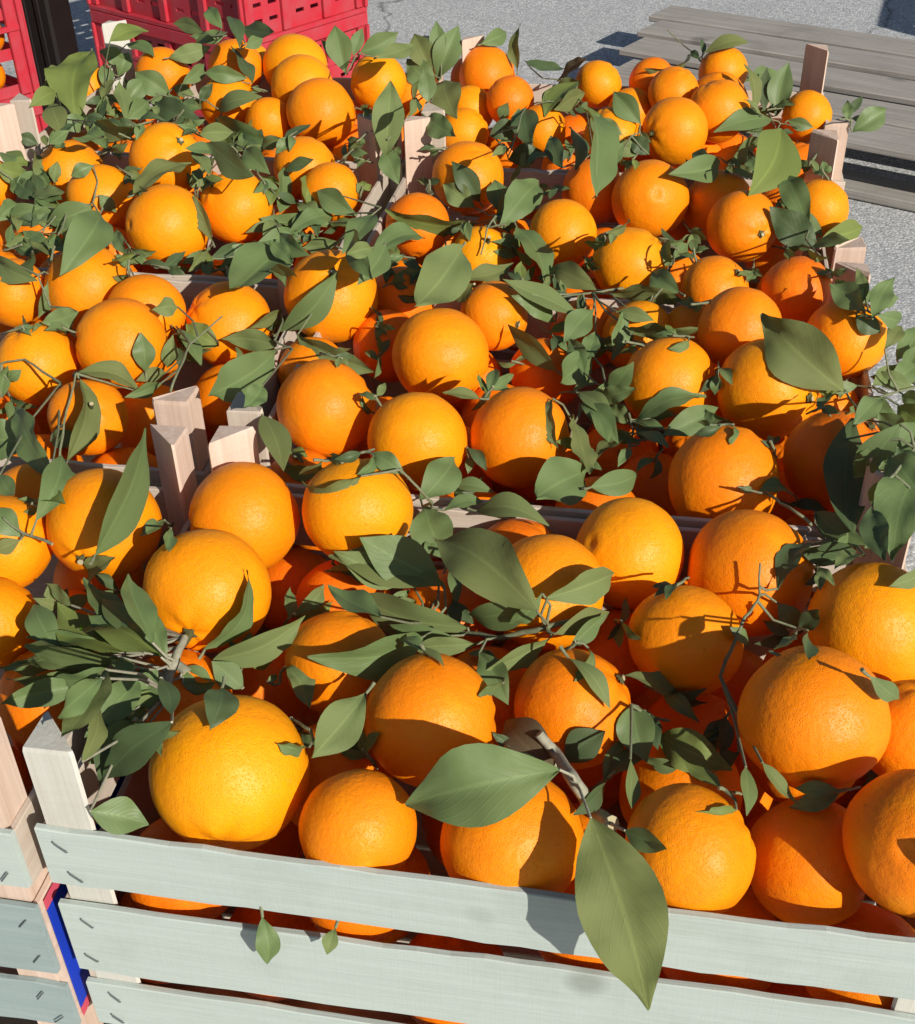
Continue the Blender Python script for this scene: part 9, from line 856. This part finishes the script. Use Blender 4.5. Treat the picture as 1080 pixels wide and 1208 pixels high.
def crate(key, label, painted=False, z=RIM, low=False, label_print=False, tall=0):
    x, y, a = CRATE_POSE[key]
    t = thing('fruit_crate', label, 'crate', (x, y, z-.192-tall), a, 'wooden orange crates standing in rows' if not low else 'wooden crates under the full ones')
    B = .192+tall; sd = ord(key)+(50 if low else 0)
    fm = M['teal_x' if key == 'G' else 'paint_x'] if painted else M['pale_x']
    T = .0045
    for i, (zt, zb) in enumerate(ROWS):
        for face, yy in (('front', -T/2-.0003), ('rear', DEP+T/2+.0003)):
            mm = fm if face == 'front' else M['pale_x']
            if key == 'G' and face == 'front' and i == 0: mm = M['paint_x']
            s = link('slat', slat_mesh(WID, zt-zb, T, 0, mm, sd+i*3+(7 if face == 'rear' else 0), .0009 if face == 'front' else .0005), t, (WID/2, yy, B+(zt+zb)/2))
            if face == 'front' and key in 'FG':
                for xx in (.014, WID-.014):
                    for dz in (.27, -.27):
                        st = link('staple', staple_me, s, (xx-WID/2+random.uniform(-.004, .004), -T/2-.0010, dz*(zt-zb)))
                        st.rotation_euler = (0, random.uniform(.1, .4) if key == 'F' else random.uniform(1.5, 1.9), 0)
    for xx, sg in ((-.0, 1), (WID, -1)):
        for i, (zt, zb) in enumerate(((-.004, -.052), (-.066, -.186))):
            if label_print and i == 1 and sg == -1: mm = M['raw_y']
            else: mm = M['pale_y']
            s = link('side_board', slat_mesh(DEP-.0012, zt-zb, T, 1, mm, sd+20+i+sg), t, (xx+sg*(T/2+.0003), DEP/2, B+(zt+zb)/2))
            if label_print and i == 1 and sg == -1:
                q = MB()
                for z0_, z1_ in ((-.059, -.0505), (.0505, .059)): q.box(T/2+.0012, T/2+.0016, -.158, .158, z0_, z1_)
                link('label_edge', q.mesh('label_edge', [M['pink']]), s)
                q = MB(); q.box(T/2+.0012, T/2+.0016, -.158, .158, -.050, .050); 
                lb = link('label_print', q.mesh('label_print', [M['blue']]), s)
    for cn, (cx, cy) in {'FL': (0, 0), 'FR': (WID, 0), 'RL': (0, DEP), 'RR': (WID, DEP)}.items():
        mm = M['pale_z'] if (cn[0] == 'F' and (painted or cn == 'FL')) else M['raw_z']
        if painted and cn[0] == 'F': mm = M['wash_z'] if key == 'F' else M['raw_z']
        hh = HP+random.uniform(-.002, .003)
        if (key+cn) in ('ARL', 'BFL', 'HRR', 'IFR'): hh = .010          # these stand broken off low
        if (key+cn) == 'JRL': hh += .012; mm = M['wash_z']
        link('corner_post', post_mesh(cn, 0, B+hh, [mm], sd+len(cn)+ord(cn[0])), t, (cx+(T+.0008)*(1 if cn[1] == 'L' else -1), cy, 0))
    for k in range(4):
        q = MB(); q.box(.004, WID-.004, .006+k*(DEP-.012)/4+.002, .006+(k+1)*(DEP-.012)/4-.002, .002+tall, .006+tall)
        link('bottom_board', q.mesh('bottom_board', [M['pale_x']]), t)
    return t
NAMES = {'F': 'front wooden orange crate with whitewashed slats and staples facing the viewer',
 'A': 'second wooden orange crate of the right column, behind the lilac shaded slat',
 'B': 'third wooden orange crate of the right column, between the paired right posts',
 'C': 'rearmost wooden orange crate of the right column, next to the grey pallet',
 'G': 'left front orange crate with darker staples and a blue printed end label',
 'H': 'left wooden orange crate directly behind the one with the blue end label',
 'I': 'left wooden orange crate just behind the bare pale slat',
 'J': 'left rear wooden orange crate in front of the red plastic crates'}
for k in 'FABCGHIJ': crate(k, NAMES[k], painted=k in 'FG', label_print=k == 'G')
LOW = {'F': 'lower crate carrying the front whitewashed crate', 'G': 'lower crate carrying the crate with the blue end label, orange showing',
       'A': 'lower crate carrying the second crate of the right column', 'B': 'lower crate carrying the third crate of the right column',
       'C': 'lower crate carrying the rearmost crate of the right column'}
for k in 'FGABC': crate(k, LOW[k], painted=k in 'FG', z=RIM-.192-HP, low=True, tall=RIM-.192-HP-.192-.0005)

# ------------------------------------------------------------------ oranges
def orange_mesh(seed, navel=True):
    bm = bmesh.new(); bmesh.ops.create_uvsphere(bm, u_segments=48, v_segments=32, radius=1)
    o = Vector((seed*3.1, seed*1.7, 0)); r = random.Random(seed); sq = r.uniform(.93, 1.02)
    for v in bm.verts:
        d = v.co.normalized(); k = 1 + .034*(noise.noise(d*1.3+o)) + .008*noise.noise(d*4+o)
        a = math.acos(max(-1, min(1, d.z)))
        k -= .055*math.exp(-(a/.17)**2)                                     # dimple at the stem
        rad = .018*math.exp(-((a-.33)/.22)**2)*math.cos(5*math.atan2(d.y, d.x)+seed); k += rad
        if navel:
            q = math.pi-a; k -= .05*math.exp(-(q/.10)**2); k += .016*math.exp(-((q-.2)/.08)**2)
        v.co = d*k; v.co.z *= sq
    me = bpy.data.meshes.new('orange'); bm.to_mesh(me); bm.free()
    me.materials.append(M['orange']); me.polygons.foreach_set('use_smooth', [True]*len(me.polygons)); return me
OM = [orange_mesh(s, s % 3 != 2) for s in range(1, 13)]
def cal_mesh(stub):
    mb = MB(); n = 10; pts = []
    for k in range(n):
        a = 2*math.pi*k/n; r = (.135, .15, .12, .145, .13)[k//2] if k % 2 == 0 else .085
        pts.append((r*math.cos(a), r*math.sin(a), .965-r*.10 + (.012 if k % 2 else .0)))
    mb.add(pts+[(0, 0, 1.0)], [(k, (k+1) % n, n) for k in range(n)])
    L = .35 if stub else .06
    mb.tube([(0, 0, .93), (.01, 0, .96+L*.5), (.05*stub, .02*stub, .96+L)], [.075, .06, .055], 7, 0, 1)
    return mb.mesh('calyx', [M['calyx'], M['cut']])
CM = [None, cal_mesh(0), cal_mesh(1)]
GRP = {'F': 'oranges in the front crate', 'A': 'oranges in the second crate', 'B': 'oranges in the third crate', 'C': 'oranges in the rear crate',
       'G': 'oranges in the left front crate', 'H': 'oranges in the left second crate', 'I': 'oranges in the left third crate', 'J': 'oranges in the left rear crate'}
SPH = []
def put_orange(label, x, y, z, r, ax, tone, cal, grp, i):
    o = thing('orange', label, 'orange', (x, y, z+RIM), 0, grp, OM[(i*5+int(r*1e4)) % len(OM)])
    o.rotation_euler = (Vector(ax).to_track_quat('Z', 'Y') @ Matrix.Rotation(i*1.7, 3, 'Z').to_quaternion()).to_euler()
    o.scale = (r, r, r); o.color = (1, 1, 1, min(1, max(0, tone)))
    if cal: link('calyx', CM[cal], o)
    SPH.append((x, y, z+RIM, r)); return o
for i, (lab, x, y, z, r, a, b_, c_, tone, cal, cr) in enumerate(ORANGES):
    put_orange(lab, x, y, z, r, (a, b_, c_), tone, cal, GRP[cr], i)
DEEPGRP = {k: 'deep lying ' + v for k, v in GRP.items()}
for i, (lab, x, y, z, r, a, b_, c_, cr) in enumerate(DEEP_ORANGES):
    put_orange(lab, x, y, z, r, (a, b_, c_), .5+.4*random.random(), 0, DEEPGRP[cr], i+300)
SPA = np.array(SPH)

# ------------------------------------------------------------------ leaves and twigs
def leaf_mesh(base, tip, nrm, wid, tone, bend, seed):
    r = random.Random(seed); B = np.array(base); T = np.array(tip); ax = T-B; L = np.linalg.norm(ax); ax /= L
    n = np.array(nrm); n = n-ax*(n@ax); n /= np.linalg.norm(n); s = np.cross(n, ax)
    nl, nw = 12, 6; bend = max(bend, .0)+r.uniform(.0, .13)*L; fold = r.uniform(.10, .58); tw = r.uniform(-.8, .8); side = r.uniform(-.06, .06)*L
    wa = r.uniform(.01, .09)*wid; wf = r.uniform(5, 9); wp = r.uniform(0, 6); pk = r.uniform(.85, 1.15)
    V = []; UV = []; tipc = r.uniform(-.55, .9)*L*(1 if bend < .09*L else .2)
    for i in range(nl+1):
        t = i/nl; prof = math.sin(math.pi*min(1, t**pk*.97+.012))**1.0*(1-.40*t**4)*1.07
        if i == nl: prof = 0.02
        c = B+ax*L*t + n*(bend*math.sin(math.pi*t)+tipc*max(0, t-.55)**2) + s*side*math.sin(math.pi*t)
        ang = tw*(t-.4); ss = s*math.cos(ang)+n*math.sin(ang); nn = n*math.cos(ang)-s*math.sin(ang)
        for j in range(nw+1):
            q = j/nw*2-1; hw = wid*.5*prof
            V.append(c+ss*q*hw+nn*(abs(q)*hw*fold + wa*math.sin(wf*t*2+wp+q*2)*abs(q) - .35*hw*fold*q*q)); UV.append((t, j/nw))
    V = np.array(V)
    # drape: a leaf cannot pass through the oranges, so it rests on their skin
    m = SPA[np.linalg.norm(SPA[:, :3]-(B+T)/2, axis=1) < L*.6+.06]
    def depth_in(V):
        dl = np.zeros(len(V))
        for sx, sy, sz, sr in m:
            d = V-np.array((sx, sy, sz)); rr = sr*1.015+.001; q2 = rr*rr-(d*d).sum(1); ins = q2 > 0
            if ins.any():
                dn = d[ins]@n; dl[ins] = np.maximum(dl[ins], -dn+np.sqrt(dn*dn+q2[ins]))
        return dl
    dl = np.clip(depth_in(V), 0, .03); D_ = np.percentile(dl, 92) if len(dl) else 0
    tt = np.repeat(np.linspace(0, 1, nl+1), nw+1)
    # lean the leaf away from what it touches: more at the end that is touched
    wb = (dl*(1-tt)).sum(); wt_ = (dl*tt).sum()
    if wb+wt_ > 0:
        fb = min(1, 2*wb/(wb+wt_)); ft = min(1, 2*wt_/(wb+wt_))
        V = V + n*(min(D_, .013)*(fb*(1-tt)+ft*tt))[:, None]
        V = V + n*np.clip(depth_in(V), 0, .0035)[:, None]
    O_ = V[nw//2].copy(); V -= O_
    F = [(i*(nw+1)+j, i*(nw+1)+j+1, (i+1)*(nw+1)+j+1, (i+1)*(nw+1)+j) for i in range(nl) for j in range(nw)]
    me = bpy.data.meshes.new('leaf'); me.from_pydata(V.tolist(), [], F); uv = me.uv_layers.new(name='UVMap')
    idx = [v for f in F for v in f]; uv.data.foreach_set('uv', [c for v in idx for c in UV[v]])
    me.materials.append(M[tone]); me.polygons.foreach_set('use_smooth', [True]*len(F)); me.update()
    return me, O_
def make_twig(label, stem, leaves, seed, grp, name='orange_twig'):
    up = np.array((0, 0, RIM)); L = []
    for k, l in enumerate(leaves):
        b = np.array(l[0:3])+up; t = np.array(l[3:6])+up
        L.append((*leaf_mesh(b, t, l[6:9], l[9], l[10], l[11], seed*31+k), b, t, l))
    if not stem and len(L) == 1:                                             # a loose leaf
        me, o_, b, t, l = L[0]
        o = thing('orange_leaf', label, 'leaf', o_, 0, grp, me)
        mb = MB(); d = (b-t)/np.linalg.norm(b-t); mb.tube([(0, 0, 0), tuple(d*.004), tuple(d*.008+np.array((0, 0, .0008)))], [.0009, .0010, .0013], 6)
        link('leaf_stalk', mb.mesh('leaf_stalk', [M['twig']], True), o); return o
    if stem: S_ = [np.array(s)+up for s in stem]
    else: S_ = [L[0][2], np.mean([q[2] for q in L], axis=0)+np.array((0, .002, -.004)), L[-1][2]]
    base = S_[0]; t_ = thing(name, label, 'leafy twig', base, 0, grp)
    mb = MB(); loc = lambda p_: tuple(np.array(p_)-base)
    big = len(L) > 12 or 'cut' in label; r0 = (.0046 if 'pale cut' in label else .0038 if 'cut' in label else .0022) if big else .0012
    pts = []
    for i in range(len(S_)-1):
        for k in range(4):
            q = S_[i]+(S_[i+1]-S_[i])*k/4; j = np.array([noise.noise(Vector(q*90)+Vector((0, 0, a*5.))) for a in range(3)])*.0012
            pts.append(loc(q+j))
    pts.append(loc(S_[-1])); n = len(pts)
    mb.tube(pts, [r0*(.62+.38*i/max(1, n-1))*(1+.15*noise.noise(Vector((i*.9, seed, 0)))) for i in range(n)], 8, 0, 1)
    P_ = [np.array(q) for q in pts]
    for me, o_, b, t, l in L:
        q = np.array(o_)-base; j = min(P_, key=lambda x: np.linalg.norm(x-q)); d = np.linalg.norm(j-q)
        if d > .0015:
            m_ = (j+q)/2 + (b-t)/np.linalg.norm(b-t)*min(.006, d*.2)
            mb.tube([tuple(q), tuple(m_), tuple(j)], [.0008, .0009, .0012], 6)
        lf = link('leaf', me, t_, tuple(q))
    link('stem', mb.mesh('stem', [M['twig_pale' if 'cut' in label else 'twig'], M['cut']], True), t_)
    return t_
for i, (lab, st, lv) in enumerate(TWIGS): make_twig(lab, st, lv, i+1, 'leaves and twigs lying on the oranges')
for i, (lab, cr, st, lv) in enumerate(GAP_TWIGS):
    make_twig(lab, st, lv, i+400, 'twigs sunk between the oranges', 'sunken_twig')

# ------------------------------------------------------------------ grey wooden pallet lying on the asphalt
def pallet():
    yaw = math.radians(-36.0); zt = .115
    t = thing('pallet', 'weathered grey wooden pallet lying on the asphalt behind the crates', 'pallet', (PALX, PALY, 0), yaw)
    # local x runs along the boards, local -y is the near side; the origin is the left end of the near deck edge
    pitch = .168
    for i in range(5):
        q = MB(); q.bbox(0, 1.25, 0, .134, -.004, .011, .0025)
        me = q.mesh('deck_board', [M['grey']]); o = link('deck_board', me, t, (PSTAG[i], i*pitch, zt-.011+random.uniform(-.004, .004)))
        o.rotation_euler = (random.uniform(-.01, .01), 0, random.uniform(-.008, .008))
    for i, yy in enumerate((-.004, .32, .66)):
        q = MB(); q.bbox(0, 1.2, 0, .11, 0, .02, .003); link('bottom_board', q.mesh('bottom_board', [M['grey']]), t, (PSTAG[min(i*2, 4)]+.03, yy, .002))
        for xx in (.0, .92, 1.05):
            q = MB(); q.bbox(0, .12, 0, .10, .0225, zt-.024, .003); link('block', q.mesh('block', [M['grey_y']]), t, (xx+.05, yy+.004, 0))
    return t
PALX, PALY = PALLET_AT; PSTAG = (.035, .0, -.06, -.10, -.155)
pallet()

# ------------------------------------------------------------------ red plastic crates
def slot_plate(mb, L, z0, z1, y0, y1, x0, slots):
    """plate along x with rectangular holes; slots = [(xa, xb, za, zb)]"""
    xs = sorted({x0, x0+L, *[s[0] for s in slots], *[s[1] for s in slots]}); zs = sorted({z0, z1, *[s[2] for s in slots], *[s[3] for s in slots]})
    for a, b in zip(xs, xs[1:]):
        for c, d in zip(zs, zs[1:]):
            mx_, mz = (a+b)/2, (c+d)/2
            if any(s[0] < mx_ < s[1] and s[2] < mz < s[3] for s in slots): continue
            mb.box(a, b, y0, y1, c, d)
def crate_side(L, H, bays, open_=False):
    """one side wall built flat: x along the wall, outside towards -y; returns meshes for panel, ribs, rims"""
    T = .004; pan = MB(); ribs = []; rims = []
    bw = L/bays
    for k in range(bays):
        xa = k*bw; sl_ = []
        if open_:
            sl_ = [(xa+.028, xa+bw-.028, H*f0, H*f1) for f0, f1 in ((.12, .30), (.38, .58), (.66, .86))]
        else:
            for zc in (.16, .30, .44, .58, .72):
                for xc in (.28, .64):
                    sl_.append((xa+bw*xc, xa+bw*(xc+.20), H*zc, H*zc+.009))
        slot_plate(pan, bw, .012, H-.03, .010, .010+T, xa, sl_)
    for k in range(bays+1):
        x = min(max(k*bw, .012), L-.012); ww = .012 if 0 < k < bays else .020
        q = MB(); q.bbox(x-ww, x+ww, -.0, .0098, .013, H-.031, .0015); ribs.append(q)
    for e in ((0, L, -.004, .020, H-.030, H, .002), (0, L, -.004, .018, 0, .012, .002), (.001, L-.001, -.0025, .0095, H*.52-.005, H*.52+.005, .0015)):
        q = MB(); q.bbox(*e); rims.append(q)
    return pan, ribs, rims
def red_crate(label, loc, yaw, W_, D_, H_, open_=False):
    t = thing('plastic_crate', label, 'plastic crate', loc, yaw, 'red plastic crates at the back left')
    for nm, L, off, rz, bays in (('front', W_, (0, 0), 0, 4), ('right', D_, (W_, 0), math.pi/2, 3), ('back', W_, (W_, D_), math.pi, 4), ('left', D_, (0, D_), -math.pi/2, 3)):
        pan, rib, rim = crate_side(L, H_, bays, open_)
        s = link('side_panel', pan.mesh('side_panel', [M['red']]), t, (off[0], off[1], 0)); s.rotation_euler = (0, 0, rz)
        for q in rib: link('rib', q.mesh('rib', [M['red']]), s)
        for q in rim: link('rim', q.mesh('rim', [M['red']]), s)
    q = MB(); q.box(.02, W_-.02, .02, D_-.02, .003, .007); link('crate_bottom', q.mesh('crate_bottom', [M['red']]), t)
    return t
RX, RY, RYAW, RZ = RED_AT
red_crate('lower red plastic crate behind the left rear orange crate', (RX, RY, 0), RYAW, .60, .40, RZ)
red_crate('upper red plastic crate with rows of slots, stacked on another', (RX, RY, RZ+.001), RYAW, .60, .40, .26)
QX, QY, QYAW = RED2_AT
red_crate('lower red plastic crate at the left picture edge', (QX, QY, 0), QYAW, .60, .40, .25, True)
tc2 = red_crate('red plastic crate with open sides showing oranges at the left picture edge', (QX, QY, .251), QYAW, .60, .40, .26, True)
ca, sa = math.cos(QYAW), math.sin(QYAW)
for i, (lx, ly, lz) in enumerate(((.542, .33, .30), (.545, .345, .372))):
    put_orange(('lower', 'upper')[i]+' orange seen through the open side of the red crate at the left edge', QX+lx*ca-ly*sa, QY+lx*sa+ly*ca, lz-RIM, .0375,
               (.3, .5, .8), .5, 0, 'oranges inside the left red crate', 600+i)
# tall dark ribbed block in the gap between the red crates
q = MB(); q.bbox(-.055, .055, -.05, .05, 0, 1.9, .006)
for k in (-.03, 0, .03): q.bbox(k-.006, k+.006, -.056, -.0505, .0, 1.9, .002)
thing('dark_block', 'dark brown upright block between the two stacks of red plastic crates', 'post', (BLOCK_AT[0], BLOCK_AT[1], 0), BLOCK_AT[2], None, q.mesh('dark_block', [M['black']]))

red_crate('lower red plastic crate added out of view past the pallet to cast shade', (1.80, 3.02, 0), math.radians(-20), .60, .40, .24)  # unseen stack, added for the shadow it throws beside the pallet
red_crate('upper red plastic crate added out of view past the pallet to cast shade', (1.80, 3.02, .241), math.radians(-20), .60, .40, .24)
